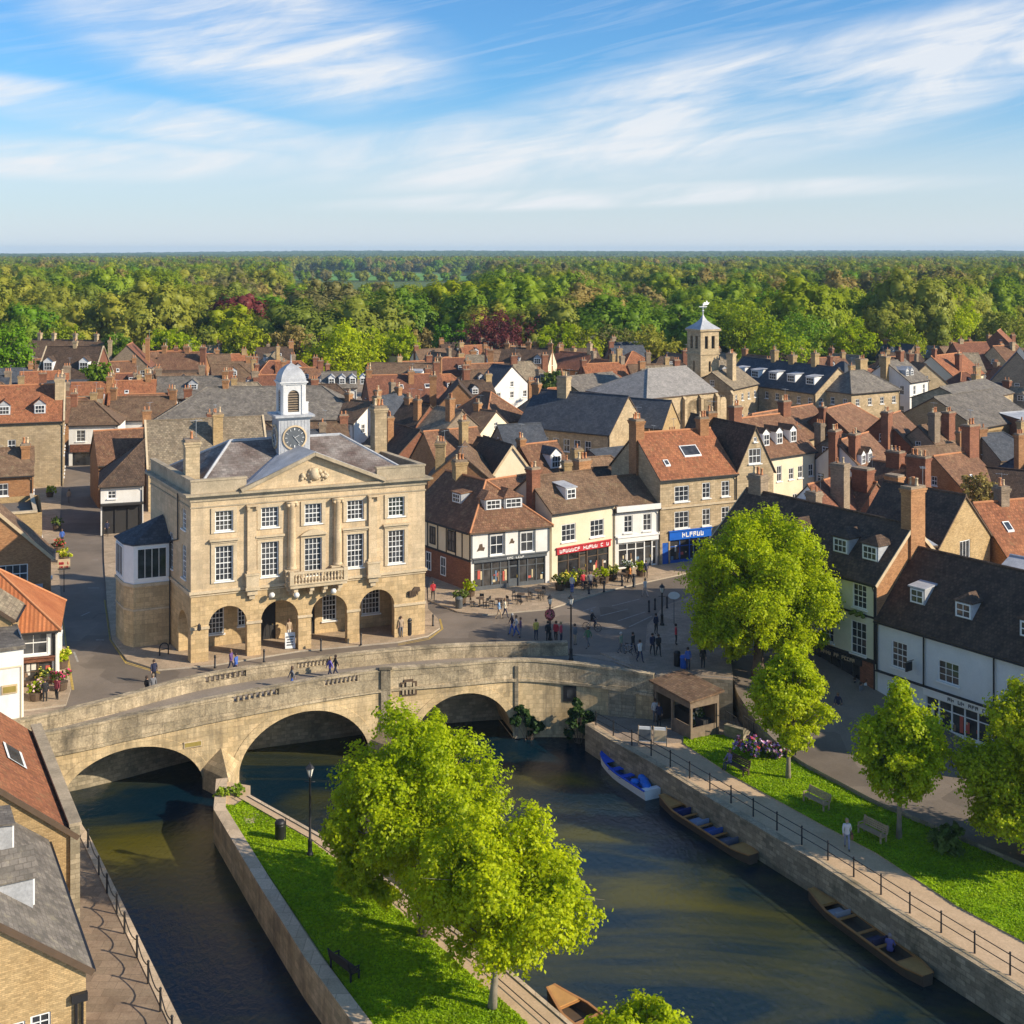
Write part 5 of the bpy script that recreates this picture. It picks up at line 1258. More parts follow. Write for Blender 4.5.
# ---------------- the middle quarter
RH(424, 431.5, 476, 427, 9.6, 4.2, 45, 'orange brick house with white gable window right of the hall chimney', 'orange_brick', 'rust_tile', wins={'f': [(2, 2.8, .9, 1.3), (5, 2.8, .9, 1.3)], 'l': [(4, 3, .9, 1.3)]}, chims=[(4.3, 1.8, 1.6, .9, .9, 'gold_brick', 3)])
RH(459, 452, 466, 440, 9.0, 3.6, 40, 'small orange brick gable behind the half timbered shop', 'orange_brick', 'brown_tile', 'y', ln=8, wins={'r': [(1.8, 3.6, 1.1, 1.1)]}, chims=[(1.4, .6, 1.3, 1.1, 1., 'gold_brick', 3)])
RH(512, 445, 490, 438, 9.2, 2.6, 52, 'half timbered gable with white bargeboards among maroon roofs', 'rust_tile' if False else 'cream_render', 'dark_tile', 'y', ln=8, wins={'f': [(2.6, 3.6, 2.6, 1.5, 4, 2)]}, bargeboard='pale_clay')
RH(478, 437, 500, 440, 8.8, 4, 45, 'dark maroon roof joined behind the half timbered gable', 'red_brick', 'dark_tile')
RH(520, 445, 556, 441, 8.6, 3.8, 42, 'rust roofed house with tall white dormer right of the timbered gable', 'red_brick', 'rust_tile', dorms=[('f', 3.2, .8, 1.6, 1.7, 'gable', 'blue_slate', 'white_paint')], chims=[(.3, 4, 1., .8, .8, 'orange_brick', 2)])
RH(488, 480, 534, 473, 7.6, 4, 36, 'patchy rust roof in the valley between the half timbered shop and the cream shop', 'red_brick', 'rust_tile', det=False)
RH(560, 470, 622, 466, 8., 4.4, 38, 'dark maroon roofed range behind the cream and white shops', 'red_brick', 'dark_tile', chims=[(.8, 4.4, 1.2, .9, .9, 'gold_brick', 1)])
RH(590, 450, 628, 446, 7., 3, 20, 'low blue slate outbuilding left of the tall stone house', 'grey_brick', 'blue_slate', det=False)
RH(366, 375.5, 440, 373.5, 9.6, 4.8, 42, 'long red tiled roof below the lime green tree', 'red_brick', 'red_tile', skylights=[(6, 2.6, .9, .9), (11, 2.6, 1.2, .9)], chims=[(.5, 4.8, 1.3, 1, .8, 'orange_brick', 2), (8, 3.4, 1., 1, .8, 'orange_brick', 2), (13, 4.8, 2.4, 1.1, .9, 'red_brick', 2)])
RH(372, 362.5, 436, 363.5, 9.4, 5, 36, 'tan roofed house with white gable in front of the lime green tree', 'white_render', 'brown_tile', dorms=[('f', 10, 1.4, 3., 1.3, 'shed', 'lead', 'white_paint')], chims=[(14, 5, 1.6, 1.2, .9, 'orange_brick', 2)])
RH(459, 383.5, 456, 374, 9.4, 4.2, 47, 'red brick gable with arched windows in the middle of the town', 'orange_brick', 'dark_tile', 'y', ln=9, wins={'f': [(4.2, 4.2, 1, 1.6), (2, 1.2, .8, 1.3), (6.4, 1.2, .8, 1.3)]}, chims=[(-.2, 4, 1.2, 1.2, 1., 'orange_brick', 2)])
RH(484, 391, 491, 392, 9.2, 4.6, 42, 'cream house with brown pyramid roof in the middle of the town', 'cream_render', 'rust_tile', hip=(1, 1), wins={'f': [(3, 2.5, .8, 1.3), (6, 2.5, .8, 1.3)]})
RH(404, 402, 430, 405, 9., 5, 42, 'dark roof with curved valley left of the tan hipped roof', 'red_brick', 'dark_tile', chims=[(1, 5, 1., 1, .8, 'orange_brick', 2), (5, 3, 1.2, 1, .8, 'orange_brick', 3)])
RH(437, 406, 462, 410, 8.8, 4.6, 38, 'tan hipped roof with tall brick stack at its right end', 'grey_brick', 'stone_tile', hip=(1, 0), chims=[(10, 3., 2., 1.1, .9, 'orange_brick', 3)])
RH(476, 409, 496, 411, 8.2, 4, 36, 'brown roofed cottage right of the tan hipped roof', 'cream_render', 'brown_tile', chims=[(.3, 4, 1.2, 1, .8, 'orange_brick', 2)])
RH(322, 372, 356, 371.5, 8.8, 4.4, 30, 'slate mansard with a row of arched dormers left of the long red roof', 'white_render', 'grey_slate', dorms=[('f', 1.8+2*i, .9, 1.2, 1.2, 'gable', 'lead', 'white_paint') for i in range(4)], chims=[(9, 4, 1.2, 1, .8, 'orange_brick', 2)])
RH(336, 398, 372, 402, 8.4, 3.8, 36, 'pale fronted terrace with brown roof right of the clock turret', 'white_render', 'brown_tile', wh=(.8, 1.5), chims=[(9.4, 3.8, 1.2, 1, .8, 'gold_brick', 2), (3, 3.8, 1.2, 1, .8, 'orange_brick', 2)])
RH(376, 397, 401, 393, 8.6, 4, 40, 'blue slate roof between brick chimneys right of the clock turret', 'red_brick', 'blue_slate', chims=[(.4, 4, 1.3, 1, .8, 'orange_brick', 2), (6, 4, 1.3, 1, .8, 'orange_brick', 2)])
RH(384, 421, 420, 430, 8.6, 4, 42, 'dark roof with white dormer tucked behind the hall chimney', 'red_brick', 'dark_tile', dorms=[('f', 3, .9, 1.5, 1.1, 'gable', 'dark_tile', 'white_paint')], chims=[(5.4, 2, 1.6, 1.1, .9, 'orange_brick', 3)])
RH(498, 425, 540, 423, 8.2, 4, 36, 'slate and rust roofed range left of the long blue slate roof', 'grey_brick', 'blue_slate', det=False)
RH(537, 389, 628, 396, 10.2, 5.4, 43, 'long blue slate roof with great stone chimney in the town centre', 'tan_stone', 'blue_slate', chims=[(5.4, 5, 2.6, 1.7, 1.4, 'tan_stone', 2), (.2, 5, 1.2, 1.2, 1., 'orange_brick', 2)], wins={'f': [(1.5+1.9*i, 1.8, 1.1, 1.9) for i in range(7)]})
RH(671, 400.5, 632, 398, 9.2, 3.4, 47, 'blue slate roof with tan gable below the church windows', 'gold_brick', 'blue_slate', 'y', ln=9, wins={'f': []}, chims=[])
RH(493, 364, 512, 366, 10., 5, 40, 'blue slate house with white gable at the town edge', 'white_render', 'blue_slate', chims=[], sides='r')
RH(466, 355, 484, 355, 9, 4, 30, 'pale tan cottage below the emerald tree', 'cream_render', 'stone_tile', chims=[(5.5, 4, 1.4, 1.2, .8, 'orange_brick', 2)])
RH(503, 347.5, 552, 348.5, 10.4, 5, 38, 'dark roofed villa with brick gables below the copper beech', 'cream_render', 'dark_tile', chims=[(1, 5, 1.2, 1., .8, 'orange_brick', 2), (6, 5, 1.6, 1., .8, 'orange_brick', 2), (11, 5, 1.4, 1., .8, 'orange_brick', 2)], dorms=[('f', 4, 1., 1.8, 1.3, 'gable'), ('f', 9, 1., 1.8, 1.3, 'gable')])
RH(557, 351, 594, 353.5, 9., 4.6, 36, 'orange brick house with tall end chimney at the town edge', 'orange_brick', 'red_tile', chims=[(.4, 4.6, 1.2, 1, .8, 'orange_brick', 2), (9.6, 4.6, 2.4, 1, .8, 'tan_stone', 2)])
# ---------------- church
ch = RH(648, 369, 686, 366, 11.5, 7.5, 27, 'stone church nave with grey roof and tall arched windows', 'tan_stone', 'church_slate', hip=(1, 0), name='church', cat='church', det=False,
        wins={'f': []}, hole_extra={'f': [archh(x, 2.4, 1.5, 3.4, 8) for x in (10.6, 14.6, 18.6)]})
m = MB()
for x in (10.6, 14.6, 18.6):
    m.panel((x-.75, .12, 2.4), (1, 0, 0), archh(.75, 0, 1.5, 3.4, 8), [], .05)
    m.bx(x-.04, x+.04, .02, .1, 2.4, 6.3, 1)
m.build('church_window', ['window_glass', 'trim_stone'], ch)
m = MB()
for x in (8.6, 12.6, 16.6, 20.6): m.bx(x-.3, x+.3, -.7, 0, -.3, 6.8); m.solid([[(x-.3, -.7, 6.8), (x+.3, -.7, 6.8), (x+.3, 0, 7.5), (x-.3, 0, 7.5)]], .1)
m.build('buttress', 'tan_stone', ch)
tw = P(703, 372, 10.); tw_ = thing('church_tower', 'square stone church tower with lead spire and gilded weathervane', 'church tower', (tw.x, tw.y, 0), R(28))
hw = 2.05; m = MB()
for k in range(4):
    a = k*pi/2; ux = Vector((cos(a), sin(a), 0)); nv = ux.cross(Vector((0, 0, 1))); o = nv*hw-ux*hw
    m.panel(o, ux, [(0, -.3), (2*hw, -.3), (2*hw, 17.6), (0, 17.6)], [rect(1.3, 14.4, .75, 2.3), rect(2.8, 14.4, .75, 2.3), rect(2.05, 10.2, .5, 1.9)], .35)
m.bx(-hw-.15, hw+.15, -hw-.15, hw+.15, 13.3, 13.6); m.bx(-hw-.3, hw+.3, -hw-.3, hw+.3, 17.6, 17.95)
m.build('wall', 'tan_stone', tw_)
m = MB(); m.bx(-hw+.4, hw-.4, -hw+.4, hw-.4, 9, 17.5); m.build('louvres', 'black_timber', tw_)
m = MB(); m.lathe([(3.3, 17.95), (2.5, 18.4), (1.5, 18.95), (.75, 19.5), (.3, 20.1), (.1, 20.5)], n=4, ph=pi/4); m.build('spire', 'lead', tw_)
m = MB(); m.lathe([(.07, 20.4), (.07, 22.6)], n=6); m.lathe([(.02, 21), (.25, 21.2), (.02, 21.4)], n=8); m.beam((-.9, 0, 22.), (.9, 0, 22.), .09, .09); m.beam((0, -.9, 21.8), (0, .9, 21.8), .09, .09)
m.panel((.1, 0, 22.2), (.8, .3, 0), [(0, 0), (1.6, .1), (2.1, .5), (1.5, .45), (1.2, .9), (.8, .5), (.2, .6)], [], .06, back=True); m.build('weathervane', 'white_paint', tw_)
FOOT.append((tw.x, tw.y, 4, 4))
RH(712, 372, 738, 367, 10.4, 4, 34, 'stone vestry with tall clustered chimney right of the church tower', 'tan_stone', 'stone_tile', chims=[(4, 2, 3.4, 1.6, 1.2, 'tan_stone', 3)])
RH(560, 377, 612, 372, 9.0, 5, 24, 'low grey roofed church hall left of the nave', 'tan_stone', 'grey_slate', det=False)
# ---------------- right-hand quarter
RH(744, 357, 838, 367.5, 11.2, 5.4, 38, 'long slate roofed stone terrace with pale dormers right of the church', 'tan_stone', 'blue_slate', dorms=[('f', 3+5.*i, 1.4, 2.2, 1.4, 'shed', 'lead', 'white_paint') for i in range(5)], chims=[(9, 5.4, 2.2, 1.1, 1., 'gold_brick', 2), (14, 5.4, 1.6, 1.3, 1., 'gold_brick', 2), (20, 5.4, 2.4, 1.1, 1., 'gold_brick', 2)])
RH(850, 371, 864, 370, 10.6, 4.4, 36, 'tan corner building with hipped slate roof at the end of the stone terrace', 'tan_stone', 'grey_slate', hip=(1, 1), chims=[(8, 5, 2.2, 1.8, 1.2, 'gold_brick', 3)])
RH(886, 361.5, 905, 359, 11.2, 4.8, 36, 'white house with grey mansard dormers on the right', 'white_render', 'grey_slate', dorms=[('f', 1.4+1.9*i, 1.2, 1.2, 1.1, 'gable', 'lead', 'lead') for i in range(2)], chims=[(-.3, 4.8, 1.2, 1.6, 1.2, 'gold_brick', 2), (5.6, 4.8, 2., 1.4, 1., 'red_brick', 2)], wh=(.9, 1.7))
RH(910, 361, 926, 364, 10.4, 4.2, 40, 'narrow stone house with brown roof right of the white house', 'tan_stone', 'brown_tile', chims=[(.5, 4, 1.8, 1.2, .9, 'red_brick', 2)])
RH(931, 356, 961, 352.5, 10., 5.2, 38, 'cream fronted house with bright orange roof on the right', 'cream_render', 'orange_tile', chims=[(1, 5, 1.8, .8, .8, 'red_brick', 1), (5, 1.6, .6, 1.2, 1., 'red_brick', 2)])
RH(963, 353, 978, 353, 9.6, 4.6, 38, 'small grey roofed house right of the orange roof', 'pale_blue_render', 'stone_tile', chims=[])
RH(953, 342.5, 986, 342, 11, 6, 42, 'maroon roofed barn at the right edge of the town', 'red_brick', 'red_tile', chims=[(2, 6, 1., .9, .8, 'tan_stone', 1)])
RH(997, 331, 1005, 326, 12, 5, 45, 'maroon and orange gabled house at the far right', 'red_brick', 'orange_tile', 'y', ln=10)
RH(993, 346, 1016, 345, 10.5, 5, 40, 'orange roofed cottage below the far right gable', 'tan_stone', 'rust_tile', chims=[(5, 4, 1., .9, .8, 'tan_stone', 1)])
RH(1017, 352, 1023, 342, 13, 6, 50, 'tall dark roofed house cut by the right edge', 'grey_brick', 'blue_slate', 'y', ln=12)
RH(934, 397, 992, 388.5, 10, 7, 29, 'long grey stone roofed hall with tan windowed wall on the right', 'gold_brick', 'grey_slate', wins={'f': [(3+4.2*i, 3.2, 1.2, 2.) for i in range(5)], 'l': []})
RH(940, 387, 985, 378.5, 9.4, 5, 22, 'second grey stone roof behind the long hall', 'tan_stone', 'grey_slate', det=False)
RH(1000, 413, 1080, 407, 7.2, 7, 7, 'flat grey roofed range at the right edge below the long hall', 'red_brick', 'lead', wins={'f': [(2+3*i, 3.2, 1.4, 1.5) for i in range(5)]}, det=False)
RH(752, 414, 812, 404, 8.6, 5, 36, 'rust roofed hipped house in front of the stone terrace', 'tan_stone', 'rust_tile', hip=(1, 0), chims=[])
RH(824, 409, 850, 403, 8.8, 5, 38, 'rust roofed house with dark left slope below the corner building', 'red_brick', 'rust_tile', hip=(0, 1), chims=[(-.5, 5, .6, 1, .8, 'red_brick', 2)])
RH(836, 441, 868, 432, 8.8, 4, 42, 'rust roof with three white dormers in the right quarter', 'white_render', 'rust_tile', dorms=[('f', 1.2+2.*i, 1., 1.2, 1.3, 'gable', 'dark_tile', 'white_paint') for i in range(2)], chims=[(-.3, 4, 1.6, 1.8, .9, 'red_brick', 3), (.9, 2, 1.2, 1.6, .9, 'red_brick', 2)])
RH(882, 417, 900, 411, 8.8, 4, 42, 'rust roofed gable between the white house and the brick stacks', 'red_brick', 'rust_tile', chims=[(-1, 3, 1.2, 2., 1., 'red_brick', 3)])
RH(872, 460, 914, 466, 8.2, 4.6, 38, 'lichened brown roof with brick stack in the right quarter', 'orange_brick', 'rust_tile', chims=[(3., 4.6, 1.6, 1.7, 1.2, 'red_brick', 3), (6.5, 3.6, 1.6, 2.3, 1.2, 'red_brick', 4)])
RH(934, 456, 972, 451, 8.4, 4.6, 38, 'lichened brown roof with white rooflights and tall brick stack on the right', 'orange_brick', 'rust_tile', skylights=[(1.6, 1.6, .4, .9), (3., 1.6, .4, .9)], chims=[(6.2, 4.4, 3.4, 1.7, 1.2, 'red_brick', 3)])
RH(918, 426, 946, 421, 7.8, 4, 40, 'small dark roof between the two tall grey stacks', 'grey_brick', 'brown_tile', chims=[(.8, 2, 2.2, 1.5, 1., 'grey_brick', 3), (4.6, 2, 2., 1.7, 1.2, 'red_brick', 3)])
RH(986, 467, 1040, 472, 6.8, 4.6, 34, 'dark tiled roof overgrown with creeper near the right edge', 'red_brick', 'dark_tile', det=False)
RH(808, 484.5, 835, 477, 8.4, 2.6, 45, 'small white gable with grey roof behind the pale green house', 'pale_blue_render', 'red_tile', 'y', ln=8, wins={'f': []}, chims=[(4.6, 3, 2.2, 1.5, 1.3, 'grey_brick', 2)])
RH(852, 478, 876, 482, 8., 3.6, 40, 'brown roof with square brick stack behind the pale green house', 'red_brick', 'rust_tile', chims=[(1.8, 3, 1.6, 1.9, 1.3, 'red_brick', 0), (5.6, 3., 1.4, 1.5, 1.1, 'orange_brick', 0)])
RH(784, 497, 810, 502, 7.4, 3, 14, 'flat lead roof with stub chimney behind the pale green house', 'grey_brick', 'lead', chims=[(4, 2.6, 1.4, 1.2, 1., 'grey_brick', 2)], det=False)
B1 = RH(965, 495, 902, 484, 11.6, 3.7, 45, 'tan brick gable with white casement and black tiled roof behind the white building', 'gold_brick', 'dark_tile', 'y', ln=8, wins={'f': [(3.7, 6.2, 1.5, 1.6, 3, 1)]}, bargeboard=None, coping=False)
house((29.6, 99.6), (34.2, 101.2), 5, 8.2, 10, 'low tan brick block with lead roof beside the tall brick stack', 'gold_brick', 'lead', wins={}, det=False)
RH(974, 503, 1045, 497, 10., 4.4, 42, 'bright orange tiled roof with rooflight at the right edge', 'orange_brick', 'orange_tile', skylights=[(1.9, 2.4, .7, 1.)], chims=[(3., 4.4, 1.5, .9, 1., 'grey_brick', 2)], wins={'f': [(2, 3, 1, 1.2)]})
house((36.2, 94.2), (47, 82), 6, 7.4, 20, 'brick range with white trim behind the white building at the right edge', 'orange_brick', 'lead', wins={}, det=False)

# ---------------- fill the remaining plots of the town with ordinary houses
rr = random.Random(19)
SPEC = [('red_brick', 'brown_tile', 'brick house with brown roof'), ('orange_brick', 'rust_tile', 'orange brick house with rust roof'), ('tan_stone', 'stone_tile', 'stone house with stone tiled roof'),
        ('cream_render', 'red_tile', 'cream house with red roof'), ('red_brick', 'dark_tile', 'brick house with dark roof'), ('white_render', 'brown_tile', 'white house with brown roof'), ('grey_brick', 'blue_slate', 'grey house with slate roof'), ('red_brick', 'orange_tile', 'brick house with orange roof')]
REL = [(-1, 60, 'near the left edge'), (60, 130, 'past the left street'), (130, 200, 'left behind the hall'), (200, 262, 'left of the turret'), (262, 330, 'right of the turret'), (330, 400, 'below the lime tree'), (400, 470, 'below the emerald tree'), (470, 540, 'below the copper beech'),
       (540, 610, 'near the slate roof'), (610, 690, 'near the church nave'), (690, 760, 'by the church tower'), (760, 840, 'before the stone terrace'), (840, 920, 'near the mansard'), (920, 980, 'near the long grey hall'), (980, 1200, 'near the right edge')]
fill = []
y = 142.
while y < 335:
    step = 11.5 if y < 230 else 13
    x = -.47*y
    while x < .47*y:
        px, py = x+rr.uniform(-2.5, 2.5), y+rr.uniform(-2.5, 2.5)
        x += step*rr.uniform(.9, 1.25)
        sx_ = -29.4-33.6*(py-91)/84.
        if abs(px-sx_-2) < 9 and py < 195: continue
        if -62 < px < -40 and py < 150: continue
        u = 512+F*px/py
        if py < 165 and u < 430: continue
        if py < 150 and (u < 560 or 610 < u < 800): continue
        if py > 265 and (320 < u < 400): continue
        if py > 300 and (640 < u < 880): continue
        if py > 270 and u < 28: continue
        if 735 < u < 932 and 196 < py < 265: continue
        if 590 < u < 735 and 170 < py < 260: continue
        if any((px-a)**2+(py-b)**2 < (r*.62+s*.55+3.6)**2 for a, b, r, s in FOOT): continue
        fill.append((px, py, u))
    y += step*.86
for i, (px, py, u) in enumerate(fill):
    wl, rf, lb = SPEC[rr.randrange(len(SPEC))]
    ang = rr.choice([.38, .45, .3, -.9, -1.05, .42]) if u > 400 else rr.choice([.3, .36, -1.2, .25])
    Lh, Dh = rr.uniform(7, 10), rr.uniform(6.2, 7.6); eave = rr.uniform(4.0, 5.2) if py > 180 else rr.uniform(3.4, 4.4)
    e = Vector((cos(ang), sin(ang))); n = Vector((-e.y, e.x)); c = Vector((px, py))
    A_ = c-e*Lh/2-n*Dh/2
    rel = [t for a, b, t in REL if a <= u < b] or ['near the right edge' if u > 900 else 'near the left edge']
    far_ = 'back row' if py > 270 else 'mid town' if py > 200 else 'front row'
    ch_ = [(rr.choice([.3, Lh-.3]), Dh/2, rr.uniform(1., 1.8), rr.uniform(.9, 1.4), .8, rr.choice(['orange_brick', 'red_brick', 'gold_brick', 'grey_brick']), rr.choice([1, 2, 2, 3])) for _ in range(rr.choice([1, 1, 2]))]
    if len(ch_) == 2: ch_[1] = (Lh-ch_[0][0],)+ch_[1][1:]
    dm = [('f', Lh*.5+rr.uniform(-1, 1), 1., 1.3, 1.1, rr.choice(['gable', 'hip', 'shed']))] if rr.random() < .35 else []
    house(A_, A_+e*Lh, Dh, eave, rr.uniform(36, 46), f'{lb}, {far_} {rel[0]}', wl, rf, wins='auto', wh=(.85, 1.1), chims=ch_, dorms=dm, det=False, skylights=[(Lh*rr.uniform(.3, .7), 1.5, .6, .9)] if not dm and rr.random() < .35 else (), hip=rr.choice([(0, 0), (0, 0), (0, 0), (1, 1), (0, 1)]), group='ordinary houses filling the old town')
print('houses', len(FOOT), 'fill', len(fill))
# ================================================================== TREES
def quads_mesh(name, pos, nrm, size, mats, rng, matidx=None, elong=1.35):
    n = len(pos)
    nrm = nrm/np.maximum(np.linalg.norm(nrm, axis=1, keepdims=True), 1e-6)
    r = rng.normal(size=(n, 3)); t = np.cross(nrm, r); t /= np.maximum(np.linalg.norm(t, axis=1, keepdims=True), 1e-6)
    b = np.cross(nrm, t); s = size[:, None] if hasattr(size, '__len__') else size
    V = np.empty((n, 4, 3)); V[:, 0] = pos-t*s*elong*.5; V[:, 1] = pos-b*s*.5+nrm*s*.12; V[:, 2] = pos+t*s*elong*.5; V[:, 3] = pos+b*s*.5+nrm*s*.12
    me = bpy.data.meshes.new(name)
    me.vertices.add(n*4); me.vertices.foreach_set('co', V.reshape(-1))
    me.loops.add(n*4); me.loops.foreach_set('vertex_index', np.arange(n*4, dtype=np.int32))
    me.polygons.add(n); me.polygons.foreach_set('loop_start', np.arange(0, n*4, 4, dtype=np.int32))
    for m_ in mats: me.materials.append(MATS[m_])
    if matidx is not None: me.polygons.foreach_set('material_index', matidx.astype(np.int32))
    me.update(calc_edges=True)
    return me
TIPN, TIPR, TIPS = 20, (.55, 1.4), .15
def crown_points(rng, c, rad, nl, nleaf, lobe=(.26, .42), taper=0.0, flat=.9, droop=0.):
    """lobes through an uneven ellipsoid, leaves over and inside each lobe; returns leaves, normals, lobe centres"""
    c = np.array(c); rad = np.array(rad); C, Rr = [], []
    k = 0
    while len(C) < nl and k < 4000:
        k += 1
        d = rng.normal(size=3); d /= np.linalg.norm(d); rr_ = rng.uniform(.12, .82)**.62
        p = d*rr_
        if taper: 
            w = 1-taper*max(0, p[2]+.25); p[:2] *= w
        q = c+p*rad
        lr = rng.uniform(*lobe)*min(rad[0], rad[1])*(1.08-.4*abs(p[2]))
        if any(np.linalg.norm(q-a) < .42*(lr+b) for a, b in zip(C, Rr)): continue
        C.append(q); Rr.append(lr)
    C = np.array(C); Rr = np.array(Rr)
    w = Rr**2/np.sum(Rr**2); cnt = rng.multinomial(nleaf, w)
    P_, N_ = [], []
    for ci, ri, n in zip(C, Rr, cnt):
        d = rng.normal(size=(n, 3)); d[:, 2] += .25; d /= np.linalg.norm(d, axis=1, keepdims=True)
        # sub-clumps: leaves gather round twig tips on the lobe
        nt = max(6, n//TIPN); tips = rng.normal(size=(nt, 3)); tips[:, 2] += .2; tips /= np.linalg.norm(tips, axis=1, keepdims=True)
        j = rng.integers(0, nt, n); rt_ = rng.uniform(*TIPR, nt)
        pos = ci+(tips[j]*rt_[j][:, None])*ri*np.array([1, 1, flat])+rng.normal(size=(n, 3))*ri*TIPS+tips[j]*(rng.uniform(-.5, .35, (n, 1))*ri*TIPS*2.2)
        inner = rng.random(n) < .18
        pos[inner] = ci+d[inner]*ri*rng.uniform(.2, .8, (inner.sum(), 1))
        P_.append(pos); N_.append(tips[j]*.45+(pos-ci)/ri*.35+rng.normal(size=(n, 3))*.5+np.array([0, -.1, .55]))
    return np.concatenate(P_), np.concatenate(N_), C, Rr
def limbs(m, base, top, C, rng, r0, mi=0, n=7, bend=.12, maxl=40):
    """tapered trunk, then limbs to the lobes, each forking off the trunk at its own height"""
    base = Vector(base); top = Vector(top); h = (top-base).length
    pts, rad = [], []
    for i in range(8):
        t = i/7; o = Vector((rng.normal()*bend*.25, rng.normal()*bend*.25, 0))*h*.1*t
        pts.append(base.lerp(top, t)+o); rad.append(r0*(1.25 if i == 0 else 1-.72*t))
    m.tube(pts, rad, n+3, mi)
    for c in C[:maxl]:
        c = Vector(c); t = min(.95, max(.38, (c.z-base.z)/h*.62+rng.uniform(-.08, .08)))
        k = t*7; i = min(6, int(k)); p = pts[i].lerp(pts[i+1], k-i); r = rad[i]*.5
        mid = p.lerp(c, .5)+Vector((0, 0, .08*(c-p).length)); 
        m.tube([p, p.lerp(mid, .55)+Vector((rng.normal(), rng.normal(), 0))*.1, mid, c], [r, r*.75, r*.5, r*.16], 5, mi)
        for _ in range(2):
            e = c+Vector((rng.normal(), rng.normal(), rng.normal()*.6))*.6; m.tube([mid, mid.lerp(e, .6), e], [r*.4, r*.2, r*.08], 4, mi)
def tree(label, base, crown_c, crown_r, leaf, nl=26, nleaf=16000, lsz=.26, trunk_r=.3, seed=1, bark='bark', name='tree', group=None, taper=0., lobe=(.26, .42), extra=(), cat='tree', fork=.72):
    rng = np.random.default_rng(seed)
    root = thing(name, label, cat, base, 0, group)
    P_, N_, C, Rr = crown_points(rng, crown_c, crown_r, nl, nleaf, lobe, taper)
    for (c2, r2, n2, l2) in extra:
        a, b, c_, d_ = crown_points(rng, c2, r2, n2, l2, lobe, taper); P_ = np.concatenate([P_, a]); N_ = np.concatenate([N_, b]); C = np.concatenate([C, c_])
    sz = rng.uniform(.65, 1.25, len(P_))*lsz
    mi = (rng.random(len(P_)) < .5).astype(int)
    leafs = leaf if isinstance(leaf, (list, tuple)) else [leaf]
    me = quads_mesh('crown', P_, N_, sz, leafs, rng, mi % len(leafs))
    o = bpy.data.objects.new('crown', me); COL.objects.link(o); o.parent = root
    m = MB(); top = Vector((crown_c[0], crown_c[1], crown_c[2]+crown_r[2]*.45))
    limbs(m, (0, 0, -.15), top, C, rng, trunk_r)
    m.build('trunk', bark, root, True)
    return root
LIME = ['leaf_lime', 'leaf_fresh']
# island trees
b = P(492, 1008, TZ+.05)
tree('bright green young tree with a bare slim trunk at the front of the island lawn', b, (.6, .1, 5.6), (4.7, 4.2, 3.6), LIME, 70, 62000, .14, .2, 11, 'pale_bark', lobe=(.16, .27))
b = P(424, 935, TZ+.05)
tree('tall broad spring green tree in the middle of the island lawn', b, (-.5, 1.0, 6.5), (4.5, 4.4, 4.8), LIME, 78, 66000, .14, .3, 12, lobe=(.16, .27), extra=[((-3.1, 1.2, 3.9), (2.6, 2.8, 3.0), 16, 20000)])
tree('small green tree cut off by the bottom edge at the island bank', (4.9, 50.0, TZ), (0, 0, 3.1), (2.2, 2.0, 2.1), LIME, 24, 26000, .13, .12, 13, lobe=(.24, .36))
# right bank
b = Vector((18.9, 96., zs(96)))
tree('largest lime green tree, broad crowned, standing in the street before the pale green house', b, (.2, .3, 6.9), (6.1, 5.6, 6.0), LIME, 100, 95000, .16, .45, 14, lobe=(.15, .25), extra=[((-2.9, .2, 4.4), (3.6, 3.4, 3.0), 16, 20000), ((3.1, .2, 4.6), (3.4, 3.2, 3.2), 14, 18000)])
b = P(788, 778, TZ+.06)
tree('conical lime green tree with pale slim trunk beside the flower bed', b, (0.2, 0, 5.7), (3.1, 2.9, 4.1), LIME, 64, 42000, .14, .16, 15, 'pale_bark', taper=.78, lobe=(.18, .28))
b = P(899, 838, TZ+.06)
tree('small lime green tree between the right bench and the white building', b, (0.1, 0, 5.8), (3.3, 3.1, 4.0), LIME, 64, 40000, .14, .16, 16, 'pale_bark', taper=.78, lobe=(.18, .28))
tree('olive green bushy tree cut by the right edge of the photo', (30.0, 71.5, TZ), (0, 0, 5.2), (4.7, 4.4, 6.0), ['leaf_fresh', 'leaf_spring'], 64, 80000, .15, .2, 17, lobe=(.16, .27), taper=.25)
# town trees
def mid_tree(label, u, v, Y, cr, leaf, seed, h=None, n=5200, sz=.5, taper=0., nl=30):
    X = (u-512)*Y/F; ztop = CH-(v-HV)*Y/F; hgt = ztop
    tree(label, (X, Y, 0), (0, 0, hgt-cr[2]), cr, leaf, nl, n, sz, .4, seed, taper=taper)
mid_tree('round lime green tree rising behind the clock turret', 340, 318, 318, (10.5, 9., 9.6), LIME, 21, n=9000, sz=.55)
mid_tree('second lime green crown right of the first behind the clock turret', 374, 325, 336, (8., 7., 8.), LIME, 22, n=7000, sz=.55)
mid_tree('emerald green oval tree left of the copper beech', 452, 312, 338, (6.0, 5.6, 10.), 'leaf_emerald', 23, n=7000)
mid_tree('domed dark purple copper beech at the back of the town', 499, 306, 338, (11.5, 10., 9.6), 'leaf_copper', 24, n=8000)
mid_tree('small green tree between the emerald tree and the copper beech', 480, 338, 338, (3.8, 3.6, 4.), 'leaf_shrub', 25, n=2500)
mid_tree('dark brown leafless tree left of the emerald tree', 424, 325, 352, (6, 5.6, 8.), 'leaf_bud', 26, n=5200)
mid_tree('big bright green tree at the left edge of the photo', 6, 316, 262, (6.5, 6., 8.6), 'leaf_emerald', 27, n=7000)
